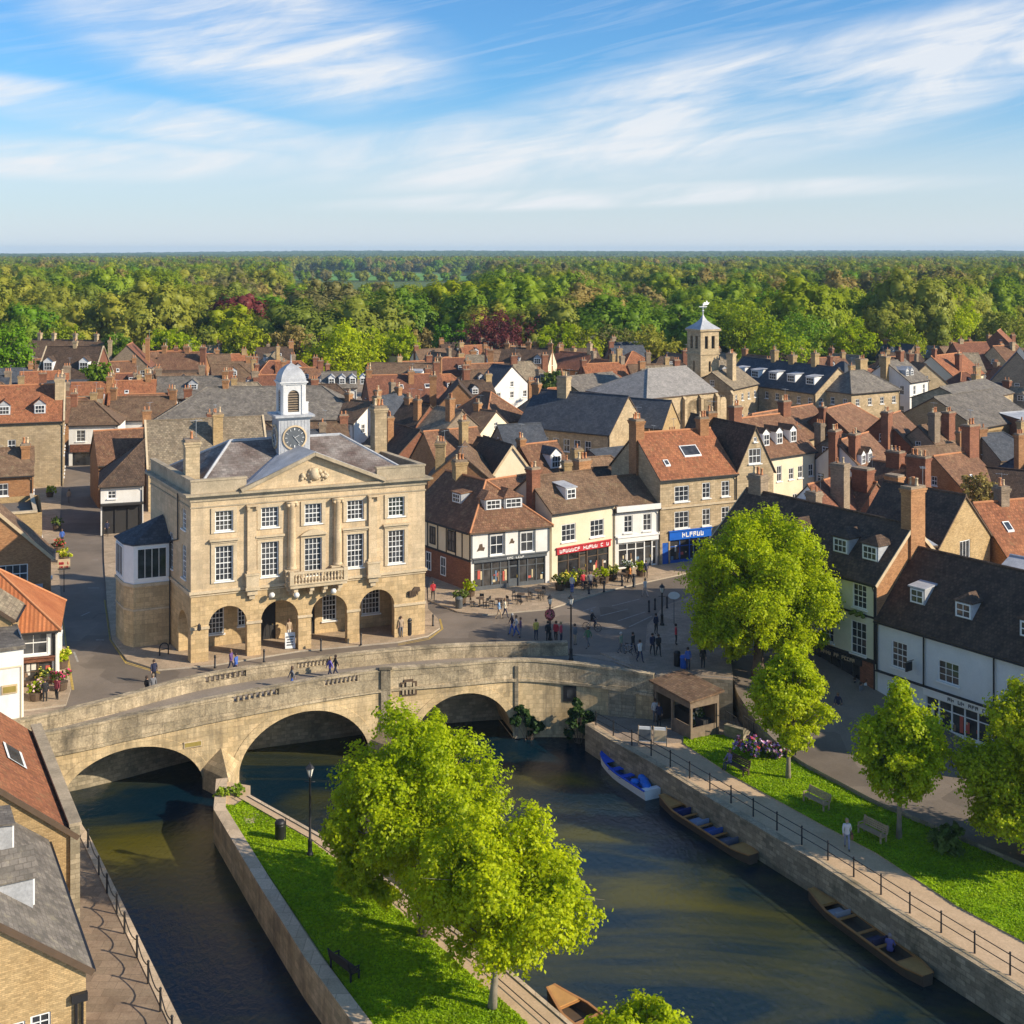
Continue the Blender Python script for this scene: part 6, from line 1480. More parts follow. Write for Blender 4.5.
mid_tree('big green domed tree right of the church tower', 772, 318, 300, (9, 8., 9.), ['leaf_green', 'leaf_fresh'], 28, n=8000)
mid_tree('broad yellow green tree behind the church tower', 745, 294, 345, (9.5, 9., 9.5), ['leaf_fresh', 'leaf_green'], 29, n=8000)
mid_tree('green domed tree above the stone terrace', 797, 304, 330, (8.5, 8., 9.), ['leaf_green', 'leaf_emerald'], 30, n=8000)
mid_tree('bright yellow green domed tree above the orange roofs on the right', 953, 291, 370, (7.6, 7., 9.5), LIME, 31, n=8000)
mid_tree('grey green blossoming tree left of the church tower', 618, 322, 330, (8, 7., 7.), ['leaf_olive', 'leaf_bud'], 32, n=6000)
mid_tree('small garden tree by the blue slate roof in the town centre', 556, 372, 228, (3.2, 3., 3.), 'leaf_shrub', 33, n=2200)
mid_tree('small garden tree among the far left roofs', 98, 362, 236, (2.6, 2.4, 2.4), 'leaf_green', 34, n=1800)
mid_tree('bare creeper covered bush near the dark roof at the right edge', 978, 468, 136, (2.4, 2.2, 2.6), 'leaf_bud', 35, n=2600, sz=.25)

TIPN, TIPR, TIPS = 20, (.76, 1.16), .15
for k_, (u_, Y_, zt_, r_, lf_) in enumerate([(62, 318, 15, 5.5, 'leaf_spring'), (118, 300, 13, 5, 'leaf_green'), (172, 312, 14, 6, 'leaf_fresh'), (206, 322, 13, 5, 'leaf_olive'), (246, 318, 15, 6.5, 'leaf_spring'), (292, 322, 14, 6, 'leaf_bud'), (404, 326, 13, 5, 'leaf_fresh'), (560, 322, 15, 6, 'leaf_fresh'), (585, 318, 13, 5, 'leaf_spring'), (655, 318, 14, 6, 'leaf_olive'), (850, 322, 15, 6.5, 'leaf_fresh'), (905, 322, 14, 6, 'leaf_spring'), (1005, 352, 16, 7, 'leaf_olive')]):
    mid_tree('leafy garden tree at the back edge of the town roofs', u_, HV+(CH-zt_)*F/Y_, Y_, (r_, r_*.9, zt_*.42), lf_, 200+k_, n=4200, sz=.5)
# grass standing on the lawns: short blades, thicker in some places than others
def turf(name, poly, z, n, seed, label):
    rng = np.random.default_rng(seed); pl_ = np.array(poly); lo, hi = pl_.min(0), np.minimum(pl_.max(0), [60, 95]); lo = np.maximum(lo, [-40, 44]); P_ = []
    while len(P_) < n:
        q = rng.uniform(lo, hi, (n*2, 2)); ins = np.zeros(len(q), bool); j = len(pl_)-1
        for i in range(len(pl_)):
            xi, yi = pl_[i]; xj, yj = pl_[j]
            c = ((yi > q[:, 1]) != (yj > q[:, 1])) & (q[:, 0] < (xj-xi)*(q[:, 1]-yi)/((yj-yi) if yj != yi else 1e-9)+xi); ins ^= c; j = i
        w_ = np.sin(q[:, 0]*2.1+np.sin(q[:, 1]*1.7)*2)*np.cos(q[:, 1]*1.9+q[:, 0]*.7)
        P_ += list(q[ins & (rng.random(len(q)) < .55+.4*w_)])
    P_ = np.array(P_[:n]); h = rng.uniform(.035, .10, n)
    pos = np.column_stack([P_, z+h*.4]); nr = rng.normal(size=(n, 3)); nr[:, 2] = np.abs(nr[:, 2])*.9+.5
    o = bpy.data.objects.new(name, quads_mesh(name, pos, nr, h, ['grass_blade'], rng, elong=1.7)); COL.objects.link(o); struct(o, 'stuff'); tag(o, label, 'grass')
turf('lawn_grass', lawn_pts, TZ+.06, 100000, 71, 'short bright green grass of the riverside lawn')
turf('lawn_grass', gi, TZ+.05, 100000, 72, 'short bright green grass of the island lawn')
# ---------------- the woods beyond the town
KIND = [('leaf_olive', 'olive'), ('leaf_green', 'mid green'), ('leaf_spring', 'yellow green'), ('leaf_bud', 'brown budding'), ('leaf_dark', 'dark green'), ('leaf_emerald', 'deep green'), ('leaf_copper', 'purple')]
protos = []
for ki, (lf, _) in enumerate(KIND):
    for var in range(3):
        rng = np.random.default_rng(100+ki*7+var)
        conif = lf == 'leaf_dark' and var == 1
        cr = (4.2, 4.2, 8.4) if conif else (rng.uniform(7.6, 9.8), rng.uniform(7.4, 9.2), rng.uniform(6.2, 7.8))
        P_, N_, C, Rr = crown_points(rng, (0, 0, cr[2]+1.2), cr, 32, 10500, (.25, .41), taper=.7 if conif else 0.)
        near_l = np.argmin(((P_[:, None, :]-C[None])**2).sum(2), axis=1)
        o_ = (P_-np.array([0, 0, cr[2]*.6]))/np.array(cr); l_ = (P_-C[near_l])/Rr[near_l][:, None]
        N_ = o_*.8+l_*.8+rng.normal(size=P_.shape)*.30+np.array([0, 0, .35])
        rad_n = rng.uniform(.7, 1.4, len(P_))*.47
        lv = quads_mesh('leaves', P_, N_, rad_n, [lf], rng)
        bm = bmesh.new(); bm.from_mesh(lv)             # solid heart of each leaf mass under the loose leaves
        for c_, r_l in zip(C, Rr):
            nv0 = len(bm.verts); g_ = bmesh.ops.create_icosphere(bm, subdivisions=2, radius=1.)
            for vv in g_['verts']:
                k_ = r_l*.73*(1+.16*sin(vv.co.x*5+c_[0])*sin(vv.co.y*6+c_[1])+rng.normal()*.07); vv.co = Vector((vv.co.x*k_+c_[0], vv.co.y*k_+c_[1], vv.co.z*k_*.9+c_[2]))
            for vv in g_['verts']:
                for f_ in vv.link_faces: f_.smooth = True
        me = bpy.data.meshes.new('crown'); bm.to_mesh(me); bm.free(); me.materials.append(MATS[lf]); bpy.data.meshes.remove(lv)
        m = MB(); limbs(m, (0, 0, -.3), (0, 0, cr[2]*1.3), C, rng, .35, n=3, maxl=7); tm = m.mesh('trunk', ['bark'], True)
        protos.append((me, tm, ki))
rng = np.random.default_rng(5)
WT = np.array([.31, .21, .18, .13, .09, .075, .005])
pts = []
y = 352.
MT = [(o.location.x, o.location.y) for o in COL.objects if o.parent is None and o.name.startswith('tree')]
while y < 2750:
    sp = 18 if y < 900 else 19 if y < 1500 else 21
    half = .435*y+20
    x = -half
    while x < half:
        px, py = x+rng.uniform(-4.5, 4.5), y+rng.uniform(-4.5, 4.5)
        x += sp*rng.uniform(.85, 1.3)
        u = 512+F*px/py
        if 290 < u < 476 and 790 < py < 2000 and not (1340 < py < 1375 or 1600 < py < 1625): continue
        if 655 < u < 735 and 1320 < py < 1900: continue
        if py < 430 and u > 985: continue
        if any(abs(px-a)*b/py < 11 and b-9 > py-0 or (px-a)**2+(py-b)**2 < 150 for a, b in MT): continue
        pts.append((px, py))
    y += sp*.9
pts.sort(key=lambda p: p[1])
kinds = rng.choice(7, len(pts), p=WT/WT.sum())
for i, (px, py) in enumerate(pts):           # kinds stand in loose groves
    g_ = sin(px*.021+2.*sin(py*.013))+cos(py*.017+px*.006)+rng.normal()*.55
    if rng.random() < .62: kinds[i] = 0 if g_ > .9 else 2 if g_ > .25 else 3 if g_ < -1.1 else 1 if g_ < -.2 else kinds[i]
near_n = 270
AREA = [(0, 128, 'far left'), (128, 256, 'left of the clock turret'), (256, 330, 'above the clock turret'), (330, 440, 'above the lime green tree'), (440, 520, 'round the copper beech'), (520, 640, 'left of the church tower'), (640, 760, 'behind the church tower'), (760, 880, 'above the stone terrace'), (880, 960, 'above the white mansard house'), (960, 1400, 'at the far right')]
for i in range(near_n):
    (px, py), k = pts[i], int(kinds[i]); me, tm, _ = protos[k*3+(i % 3)]
    u = 512+F*px/py; ar = [t for a, b, t in AREA if a <= u < b] or ['at the far left']
    s = float(rng.uniform(.85, 1.55)) if not (280 < u < 484 and py > 430) else float(rng.uniform(.7, .95))
    r = thing('woodland_tree', f'{KIND[k][1]} woodland tree {ar[0]}', 'tree', (px, py, 0), rng.uniform(0, 6.28), 'trees at the edge of the wood')
    r.scale = (s, s, s*float(rng.uniform(.85, 1.15)))
    inst(me, 'crown', r, (0, 0, 0)); inst(tm, 'trunk', r, (0, 0, 0))
hidden = bpy.data.collections.new('woodland_kinds')     # sources for the far wood, never linked to the scene
for i, (me, tm, k) in enumerate(protos):
    o = bpy.data.objects.new('woodland_kind_%02d' % i, me); hidden.objects.link(o)
me = bpy.data.meshes.new('woodland'); fp = pts[near_n:]
me.from_pydata([(x, y, hill(x, y)-.5) for x, y in fp], [], [])
a1 = me.attributes.new('pick', 'INT', 'POINT'); a1.data.foreach_set('value', [int(k)*3+(i % 3) for i, k in enumerate(kinds[near_n:])])
a2 = me.attributes.new('size', 'FLOAT', 'POINT'); a2.data.foreach_set('value', [float(v)*(.64 if 278 < 512+F*p[0]/p[1] < 486 and 430 < p[1] < 1700 else 1.) for v, p in zip(rng.uniform(.75, 1.6, len(fp)), fp)])
a3 = me.attributes.new('turn', 'FLOAT', 'POINT'); a3.data.foreach_set('value', [float(v) for v in rng.uniform(0, 6.28, len(fp))])
wood = bpy.data.objects.new('woodland', me); COL.objects.link(wood); struct(wood, 'stuff')
tag(wood, 'mixed green and olive woodland stretching from the town to the distant hills', 'woodland')
ng = bpy.data.node_groups.new('woodland', 'GeometryNodeTree')
ng.interface.new_socket('Geometry', in_out='INPUT', socket_type='NodeSocketGeometry'); ng.interface.new_socket('Geometry', in_out='OUTPUT', socket_type='NodeSocketGeometry')
gi_, go_ = ng.nodes.new('NodeGroupInput'), ng.nodes.new('NodeGroupOutput')
m2p = ng.nodes.new('GeometryNodeMeshToPoints'); iop = ng.nodes.new('GeometryNodeInstanceOnPoints'); ci = ng.nodes.new('GeometryNodeCollectionInfo')
ci.inputs['Collection'].default_value = hidden; ci.inputs['Separate Children'].default_value = True; ci.inputs['Reset Children'].default_value = True
def attr(nm, ty):
    n = ng.nodes.new('GeometryNodeInputNamedAttribute'); n.data_type = ty; n.inputs['Name'].default_value = nm; return n.outputs['Attribute']
iop.inputs['Pick Instance'].default_value = True
cx = ng.nodes.new('ShaderNodeCombineXYZ')
L_ = ng.links.new
L_(gi_.outputs[0], m2p.inputs['Mesh']); L_(m2p.outputs[0], iop.inputs['Points']); L_(ci.outputs[0], iop.inputs['Instance'])
L_(attr('pick', 'INT'), iop.inputs['Instance Index']); L_(attr('turn', 'FLOAT'), cx.inputs['Z']); L_(cx.outputs[0], iop.inputs['Rotation']); L_(attr('size', 'FLOAT'), iop.inputs['Scale'])
L_(iop.outputs[0], go_.inputs[0])
wood.modifiers.new('woodland', 'NODES').node_group = ng
# far wooded ridges: one canopy sheet with bumps the size of crowns
def canopy():
    rng = np.random.default_rng(8); V, Fc = [], []
    ysr = np.concatenate([np.arange(2650, 4000, 26), np.arange(4000, 6000, 45), np.arange(6000, 9300, 90)])
    nx = 520
    for y in ysr:
        xs_ = np.linspace(-.47, .47, nx)*y
        for x in xs_:
            V.append((x+rng.uniform(-3, 3), y+rng.uniform(-9, 9), hill(x, y)+9+rng.uniform(-4.5, 5.5)+3*sin(x/37.)*sin(y/61.)))
    for j in range(len(ysr)-1):
        for i in range(nx-1):
            a = j*nx+i; Fc.append((a, a+1, a+nx+1, a+nx))
    me = bpy.data.meshes.new('distant_woods'); me.from_pydata(V, [], Fc)
    m, nt, b_, out = newmat('canopy'); pos = N(nt, 'ShaderNodeNewGeometry').outputs['Position']
    c = ramp(nt, noise(nt, pos, .02, 5, .8), [(.3, (.03, .05, .012)), (.5, (.06, .09, .02)), (.7, (.11, .12, .035))])
    nt.links.new(c, b_.inputs['Base Color']); b_.inputs['Roughness'].default_value = 1.; b_.inputs['Specular IOR Level'].default_value = 0
    me.materials.append(m); o = bpy.data.objects.new('distant_woods', me); COL.objects.link(o); struct(o, 'stuff'); tag(o, 'hazy blue green wooded ridges along the horizon', 'woodland')
canopy()
wt = thing('water_tower', 'small white dome showing above the distant wood on the left', 'water tower', (P(139, 272, 8).x, 1400, 0)); wt.location = ((139-512)*1250/F, 1250, 0)
m = MB(); m.lathe([(5, 0), (5, 10.5), (5.2, 11), (4.6, 13.), (3., 14.6), (.3, 15.4)], n=20); m.build('dome', 'white_paint', wt, True)
m = MB(); m.lathe([(5.3, 9.6), (5.3, 10.4)], n=20); m.build('band', 'grey_paint', wt)

# ================================================================== SHRUBS, FLOWERS
def bush(label, loc, r, leaf, n=900, sz=.14, seed=1, flowers=None, name='shrub', cat='shrub', group=None, stems=True, lobes=9):
    rng = np.random.default_rng(seed); root = thing(name, label, cat, loc, 0, group)
    P_, N_, C, Rr = crown_points(rng, (0, 0, r[2]*.95), r, lobes, n, (.35, .6))
    P_[:, 2] = np.maximum(P_[:, 2], .03); mats = [leaf]; mi = np.zeros(len(P_))
    o = bpy.data.objects.new('foliage', quads_mesh('foliage', P_, N_, rng.uniform(.7, 1.3, len(P_))*sz, mats, rng)); COL.objects.link(o); o.parent = root
    m = MB()
    for c in C[:7]: m.tube([(c[0]*.2, c[1]*.2, -.05), (c[0]*.6, c[1]*.6, c[2]*.5), tuple(c)], [.03, .02, .01], 5)
    m.build('stems', 'bark', root)
    if flowers:
        for fc in flowers:
            k = max(20, n//7 if lobes < 12 else n//4); j = rng.integers(0, len(P_), k); Q = P_[j]+N_[j]*.05; Q[:, 2] += .05
            mt = cm(fc); me = quads_mesh('flowers', Q, N_[j], rng.uniform(.8, 1.4, k)*sz*.9, [mt.name], rng); o = bpy.data.objects.new('flowers', me); COL.objects.link(o); o.parent = root; o['kind'] = 'stuff'
    return root
for k, (c, fc) in enumerate([('leaf_green', None)]): pass
bush('dark ivy clump hanging on the bridge abutment left of the square vent', (1.3, 94.6, -5.0), (1.3, .6, 1.6), 'ivy', 2600, .2, 41, name='ivy', cat='ivy')
bush('dark ivy clump where the abutment meets the quay wall', (5.0, 94.0, -5.0), (1.3, .8, 1.9), 'ivy', 2800, .2, 42, name='ivy', cat='ivy')
bush('pale yellow flowering shrub at the corner of the timber kiosk', P(700, 728, TZ), (1.1, .7, .85), 'leaf_shrub', 1500, .16, 43, [(.7, .6, .3), (.75, .72, .6)])
bush('mixed purple and red flower bed on the riverside lawn', P(764, 758, TZ+.05), (2.4, .8, .7), 'leaf_green', 1600, .16, 44, [(.10, .04, .25), (.5, .04, .06), (.6, .45, .6), (.14, .08, .35)], name='flower_bed', cat='flower bed', lobes=24)
bush('low leafy hedge at the foot of the lawn beside the right hand trees', P(953, 852, TZ+.05), (1.8, .8, .8), 'leaf_shrub', 2200, .16, 45)
for q, (u, v, s_) in enumerate([(222, 798, .4), (237, 795, .45)]): bush('tuft of green weeds on the island stones %s the bridge pier' % ('just below' if q == 0 else 'right of'), P(u, v, TZ-.05), (s_*1.3, s_, .35), 'leaf_green', 500, .12, 46+q, name='weeds', cat='weeds')
pl = [(560, 590, 'yellow flowers in front of the cream shop, leftmost of the row', (.75, .6, .08)), (568, 587, 'yellow flowers second from left before the cream shop', (.75, .6, .08)), (577, 585, 'leafy yellow green shrub in the middle before the cream shop', None), (604, 583, 'green shrub before the door of the cream shop', None), (612, 580, 'yellow flowers at the right end before the cream shop', (.7, .6, .1)),
      (641, 576, 'pale green clipped shrub before the white shop', None), (461, 604, 'bright green plant beside the half timbered shop corner', None), (470, 596, 'dark green plant under the shop corner lamp', None), (627, 576, 'white flowering shrub before the white shop', (.7, .7, .65))]
def planter(label, p, fl, seed):
    root = thing('planter', 'planter with '+label, 'planter', p, 0, 'planters on the square')
    m = MB(); m.lathe([(.32, 0), (.42, .05), (.48, .5), (.52, .52), (.52, .6), (.42, .6)], n=10); m.build('tub', 'dark_wood', root)
    rng = np.random.default_rng(seed); P_, N_, C, Rr = crown_points(rng, (0, 0, .98), (.72, .6, .5), 7, 420, (.4, .6))
    o = bpy.data.objects.new('foliage', quads_mesh('foliage', P_, N_, rng.uniform(.12, .2, len(P_)), ['leaf_fresh' if seed % 2 else 'leaf_shrub'], rng)); COL.objects.link(o); o.parent = root
    if fl:
        j = rng.integers(0, len(P_), 120); o = bpy.data.objects.new('flowers', quads_mesh('flowers', P_[j]*1.04, N_[j], rng.uniform(.12, .2, 120), [cm(fl).name], rng)); COL.objects.link(o); o.parent = root
for i, (u, v, lb, fl) in enumerate(pl): planter(lb, P(u, v, .12), fl, 60+i)
for i, (u, v, lb, fl) in enumerate([(42, 684, 'yellow and green plants at the flower shop door', (.7, .6, .1)), (62, 668, 'tall yellow flowers on the kerb by the flower shop', (.75, .65, .1)), (61, 690, 'deep pink flowers at the kerb end by the bridge', (.6, .03, .15)), (36, 700, 'pale pink flowers under the flower shop window', (.6, .35, .4)), (58, 552, 'red flowers beside the brick gable on the street', (.5, .05, .05)), (64, 562, 'yellow flowers beside the brick gable on the street', (.7, .6, .1)), (57, 530, 'green shrub against the flat roofed building', None), (50, 497, 'dark green shrub at the far end of the left pavement', None)]):
    planter(lb, P(u, v, .12), fl, 80+i)

# ================================================================== STREET FURNITURE
def lamp_post(label, p, h=4.6, twin=False, basket=None):
    root = thing('street_lamp', label, 'street lamp', p)
    m = MB(); m.lathe([(.2, 0), (.2, .1), (.13, .2), (.12, .8), (.15, .84), (.075, .95), (.06, h-.75), (.09, h-.72), (.09, h-.66), (.05, h-.62)], n=10); m.beam((-.3, 0, h-.95), (.3, 0, h-.95), .04, .04); m.build('post', 'black_iron', root, True)
    lan = MB(); lan.lathe([(.1, h-.62), (.21, h-.2), (.21, h-.16)], n=6); lo = lan.build('lantern', 'lamp_glass', root)
    c = MB(); c.lathe([(.27, h-.16), (.16, h-.02), (.06, h+.06), (.03, h+.18)], n=6)
    for i in range(6): a = 2*pi*i/6; c.beam((.105*cos(a), .105*sin(a), h-.62), (.215*cos(a), .215*sin(a), h-.16), .025, .025)
    c.build('cap', 'black_iron', lo)
    if basket:
        rng = np.random.default_rng(3); d = rng.normal(size=(260, 3)); d /= np.linalg.norm(d, axis=1, keepdims=True)
        for nm, mt, k, r_ in (('basket', 'leaf_shrub', 260, .34), ('flowers', cm(basket).name, 200, .4)):
            o = bpy.data.objects.new(nm, quads_mesh(nm, d[:k]*r_*np.array([1, 1, 1.15])+np.array([0, 0, h-1.5]), d[:k]+.2, rng.uniform(.12, .2, k), [mt], rng)); COL.objects.link(o); o.parent = root
    return root
lamp_post('black lantern lamp post standing on the island lawn', P(310, 855, TZ+.05), 5.2)
lamp_post('black lamp post at the end of the far bridge parapet on the square', P(571, 660, .0), 5.0)
lamp_post('tall black lamp post at the kerb bend in front of the big lime tree', P(662, 625, .1), 3.4)
lamp_post('pole with pink hanging flower basket on the square beside the lamp post', P(550, 640, .0), 3.6, basket=(.6, .15, .15))
sg = thing('road_sign', 'round white road sign on a thin pole by the big lime tree', 'sign', P(674, 624, .1))
m = MB(); m.tube([(0, 0, 0), (0, 0, 2.5)], .035, 6); m.build('pole', 'grey_paint', sg); m = MB(); m.panel((0, -.05, 2.45), (1, 0, 0), [(.5*cos(2*pi*i/16), .32*sin(2*pi*i/16)) for i in range(16)], [], .04, back=True); m.build('plate', 'white_paint', sg)
sg = thing('hanging_banner', 'pink and white sign board hung out over the left street', 'sign', P(64, 592, .12), .3)
m = MB(); m.tube([(0, 0, 0), (0, 0, 3.1)], .04, 6); m.build('pole', 'black_iron', sg); m = MB(); m.bx(-.55, .55, -.05, .0, 2.1, 3.1); bd = m.build('board', 'pale_clay', sg); m = MB(); glyphs(m, -.45, .45, 2.6, 2.85, 6, -.05, 3); glyphs(m, -.4, .4, 2.25, 2.45, 7, -.05, 4); bd2 = m.build('lettering', 'red_sign', bd)
def bollard(label, p, h=1.0, r=.075):
    root = thing('bollard', label, 'bollard', p, 0, 'black bollards round the town hall')
    m = MB(); m.lathe([(r*1.35, 0), (r*1.35, .08), (r, .12), (r*.9, h-.2)], n=8); m.build('post', 'black_iron', root, True)
    m = MB(); m.lathe([(r*1.2, h-.2), (r*1.25, h-.14), (r, h-.1), (r*1.05, h-.03), (r*.5, h)], n=8); m.build('cap', 'black_iron', root, True)
for u, v, lb in ((215, 668, 'black bollard before the left pier of the town hall arcade'), (264, 662, 'black bollard before the second pier of the arcade'), (321, 651, 'black bollard before the middle of the arcade'), (361, 645, 'black bollard before the right arch of the arcade'), (433, 626, 'black bollard at the right end of the town hall pavement')):
    bollard(lb, P(u, v, .12), 1.0)
for i, (u, v) in enumerate(((589, 594), (604, 592), (622, 586), (634, 587), (649, 612), (655, 610), (667, 608))):
    bollard('dark bollard on the kerb of the square, number %d counted from the half timbered shop' % (i+1) if False else ['black bollard before the cream shop door', 'black bollard right of the cream shop door', 'slim black bollard between the cream and white shops', 'stout dark bollard before the white shop', 'black bollard left of the kerb bend lamp post', 'black bollard at the foot of the kerb bend lamp post', 'black bollard right of the kerb bend lamp post'][i], P(u, v, .12), 1.25 if i == 3 else 1.05, .14 if i == 3 else .09)
# bins
def bin_(label, p, r=.28, h=1.0, col='black_iron', post=False):
    root = thing('litter_bin', label, 'litter bin', p)
    m = MB(); m.lathe([(r*.85, 0), (r*.9, .04), (r, .1), (r, h*.72), (r*1.06, h*.74)], n=14); m.build('body', col, root, True)
    m = MB(); m.lathe([(r*1.06, h*.78), (r*1.08, h*.86), (r*.8, h*.97), (r*.2, h)], n=14)
    for a in (0, 2.1, 4.2): m.beam((r*.95*cos(a), r*.95*sin(a), h*.7), (r*.95*cos(a), r*.95*sin(a), h*.8), .04, .04)
    m.build('lid', col, root, True)
    if post: m = MB(); m.tube([(.34, 0, 0), (.34, 0, 1.25)], .03, 6); m.build('post', col, root)
bin_('black litter bin with thin post on the island lawn', P(280, 839, TZ+.05), .3, 1.15, post=True)
bin_('green barrel bin before the half timbered shop corner', P(459, 608, .12), .33, 1.0, 'grey_paint')
bin_('black rounded bin by the right corner of the town hall', P(409, 635, .12), .26, 1.5)
bin_('blue bin at the edge of the square near the big lime tree', P(684, 668, .1), .3, 1.0, 'blue_paint')
bin_('black slim bin beside the blue bin on the square', P(677, 666, .1), .25, 1.2)
for q, (u, v, lb) in enumerate(((164, 655, 'black arched bicycle stand beside the bay of the town hall'),)):
    root = thing('bicycle_stand', lb, 'bicycle stand', P(u, v, .12) if q == 0 else Vector((-26.4, 87.1, -.02)), .6)
    m = MB(); m.tube([(-.35, 0, 0), (-.35, 0, .6)]+[(-.35*cos(pi*i/8), 0, .6+.35*sin(pi*i/8)) for i in range(9)]+[(.35, 0, 0)], .05, 8); m.build('hoop', 'black_iron', root, True)
    m = MB(); m.tube([(-.33, 0, .45), (.33, 0, .45)], .035, 6); m.build('crossbar', 'black_iron', root)
# benches
def bench():
    root = thing('park_bench', 'bench', 'bench', (0, 0, 0))
    m = MB()
    for i in range(4): m.bx(-.95, .95, -.25+i*.13, -.14+i*.13, .42, .46)
    m.build('seat', 'bench_wood', root)
    m = MB()
    for i in range(4): m.box((0, .30+.025*i, .56+i*.115), (1.9, .035, .095))
    m.build('backrest', 'bench_wood', root)
    for x in (-.85, .85):
        m = MB(); m.bx(x-.04, x+.04, -.26, -.18, 0, .42); m.beam((x, .24, 0), (x, .26, .46), .08, .08); m.beam((x, .28, .46), (x, .40, .98), .06, .07); m.bx(x-.04, x+.04, -.26, .28, .36, .42); m.build('leg', 'bench_wood', root)
        m = MB(); m.bx(x-.035, x+.035, -.26, .34, .64, .68); m.bx(x-.03, x+.03, -.24, -.18, .46, .64); m.build('armrest', 'bench_wood', root)
    return root
bp = bench(); first = True
ba = atan2(-.85, .53)
for (u, v, z, rz, lb, mt) in ((816, 806, TZ+.05, ba, 'empty wooden bench on the riverside lawn, the middle one of three', 'bench_wood'), (872, 838, TZ+.05, ba, 'empty wooden bench beside the walking woman on the towpath', 'bench_wood'), (737, 772, TZ+.05, ba, 'dark bench with a person sitting at its end near the flower bed', 'dark_wood'), (345, 973, TZ+.05, 2.3, 'black bench at the shady edge of the island lawn by the low wall', 'black_iron')):
    p = P(u, v, z)
    if first: bp.location = p; bp.rotation_euler = (0, 0, rz); bp['label'] = lb; bp['group'] = 'benches by the river'; first = False; continue
    r = dup(bp, p, rz, lb, 'benches by the river')
    if mt != 'bench_wood':
        for c in r.children:
            me2 = bpy.data.meshes.get(c.data.name+'_'+mt) or c.data.copy(); me2.name = c.data.name+'_'+mt; me2.materials[0] = MATS[mt]; c.data = me2
# towpath railing
rail = thing('railing', 'long black iron railing with two rails along the quay wall', 'railing', (0, 0, TZ))
RP = [(6.2, 92.4), (7.9, 89.7)]+[(x+.25, y+.15) for x, y in bk[2:]]
pl_, tot = [], 0
seg = [(Vector(a), Vector(b)) for a, b in zip(RP, RP[1:])]
posts = []
acc = 0.
for a, b in seg:
    L = (b-a).length; d = (b-a)/L
    s = acc
    while s < L: posts.append(a+d*s); s += 2.15
    acc = s-L
for p in posts[:26]:
    m = MB(); m.tube([(p.x, p.y, 0), (p.x, p.y, 1.05)], [.05, .04], 6); m.lathe([(.05, 1.05), (.06, 1.1), (.02, 1.15)], (p.x, p.y, 0), 6); m.build('post', 'black_iron', rail)
for z in (1.0, .5):
    m = MB(); m.tube([(p.x, p.y, z) for p in posts], .026, 6); m.build('rail', 'black_iron', rail)
rl = thing('chain_fence', 'row of short iron posts with chains along the left terrace', 'railing', (0, 0, TZ+.07))
LP = [(-24.6, 73.4), (-22.9, 70.2), (-21.8, 68.2), (-20.6, 66.1), (-19.6, 64.2), (-18.3, 62.), (-17.1, 59.8), (-15.9, 57.6), (-14.8, 55.5)]
for x, y in LP: m = MB(); m.tube([(x-.3, y, 0), (x-.3, y, 1.0)], .06, 6); m.lathe([(.06, 1.0), (.08, 1.05), (.02, 1.12)], (x-.3, y, 0), 6); m.build('post', 'black_iron', rl)
m = MB()
for a, b in zip(LP, LP[1:]):
    for z in (.85,): m.tube([(a[0]-.3+(b[0]-a[0])*t, a[1]+(b[1]-a[1])*t, z-.3*sin(pi*t)) for t in (0, .2, .4, .6, .8, 1)], .03, 5)
m.build('chain', 'black_iron', rl)
ir = thing('landing_rail', 'low thin rail along the island landing edge', 'railing', (0, 0, TZ))
m = MB(); q = [(x-.9, y-.4) for x, y in ie[1:6]]
m.tube([(x, y, .12) for x, y in q], .025, 5); m.build('rail', 'black_iron', ir)
for x, y in q: m = MB(); m.tube([(x, y, -.02), (x, y, .14)], .03, 5); m.build('post', 'black_iron', ir)
# kiosk and steps
KA, KB = Vector((10.7, 93.4)), Vector((12.8, 89.7))           # left-hand eave line runs towards the camera
kd = (KB-KA).normalized(); kn = Vector((-kd.y, kd.x)); krz = atan2(kd.y, kd.x); KL = (KB-KA).length; KW = 2.5
kio = thing('kiosk', 'dark timber riverside kiosk with felted lean-to roof beside the abutment wall', 'kiosk', (KA.x, KA.y, TZ), krz)
m = MB(); m.solid([[(-.3, -.35, 3.05), (KL+.4, -.35, 2.95), (KL+.4, KW+.3, 3.25), (-.3, KW+.3, 3.35)]], .14); m.build('roof', 'brown_tile', kio)
for x, y in ((.05, .05), (2.1, .05), (KL, .05), (KL, KW-.05), (.05, KW-.05)):
    m = MB(); m.bx(x-.09, x+.09, y-.09, y+.09, 0, 2.9); m.build('post', 'weathered_timber', kio)
m = MB(); m.bx(0, KL, KW-.25, KW-.15, 0, 2.9); m.bx(-.08, .0, .2, KW-.25, 0, 2.9); m.build('back_wall', 'dark_wood', kio)
m = MB(); m.bx(-.1, KL+.1, -.08, .0, 2.3, 2.86); m.bx(KL+.02, KL+.1, 0, KW, 2.3, 2.86); m.bx(2.2, KL-.1, .0, .08, 0, 1.0); m.bx(KL-.05, KL+.03, .15, KW-.2, 0, .85); m.build('fascia', 'weathered_timber', kio)
m = MB(); m.bx(.3, KL-.4, 1.5, 2.5, 0, 1.0); m.build('counter', 'black_timber', kio)
st = thing('stone_steps', 'short flight of steps with iron handrail right of the kiosk', 'steps', (17.0, 91.0, TZ), krz+pi*.0)
st.rotation_euler = (0, 0, 2.4)
m = MB()
for i in range(5): m.bx(-.8, .8, .3*i, 1.6, .0 if i == 0 else .18*i+.002, .18*(i+1))
m.build('steps', 'old_wall_stone', st)
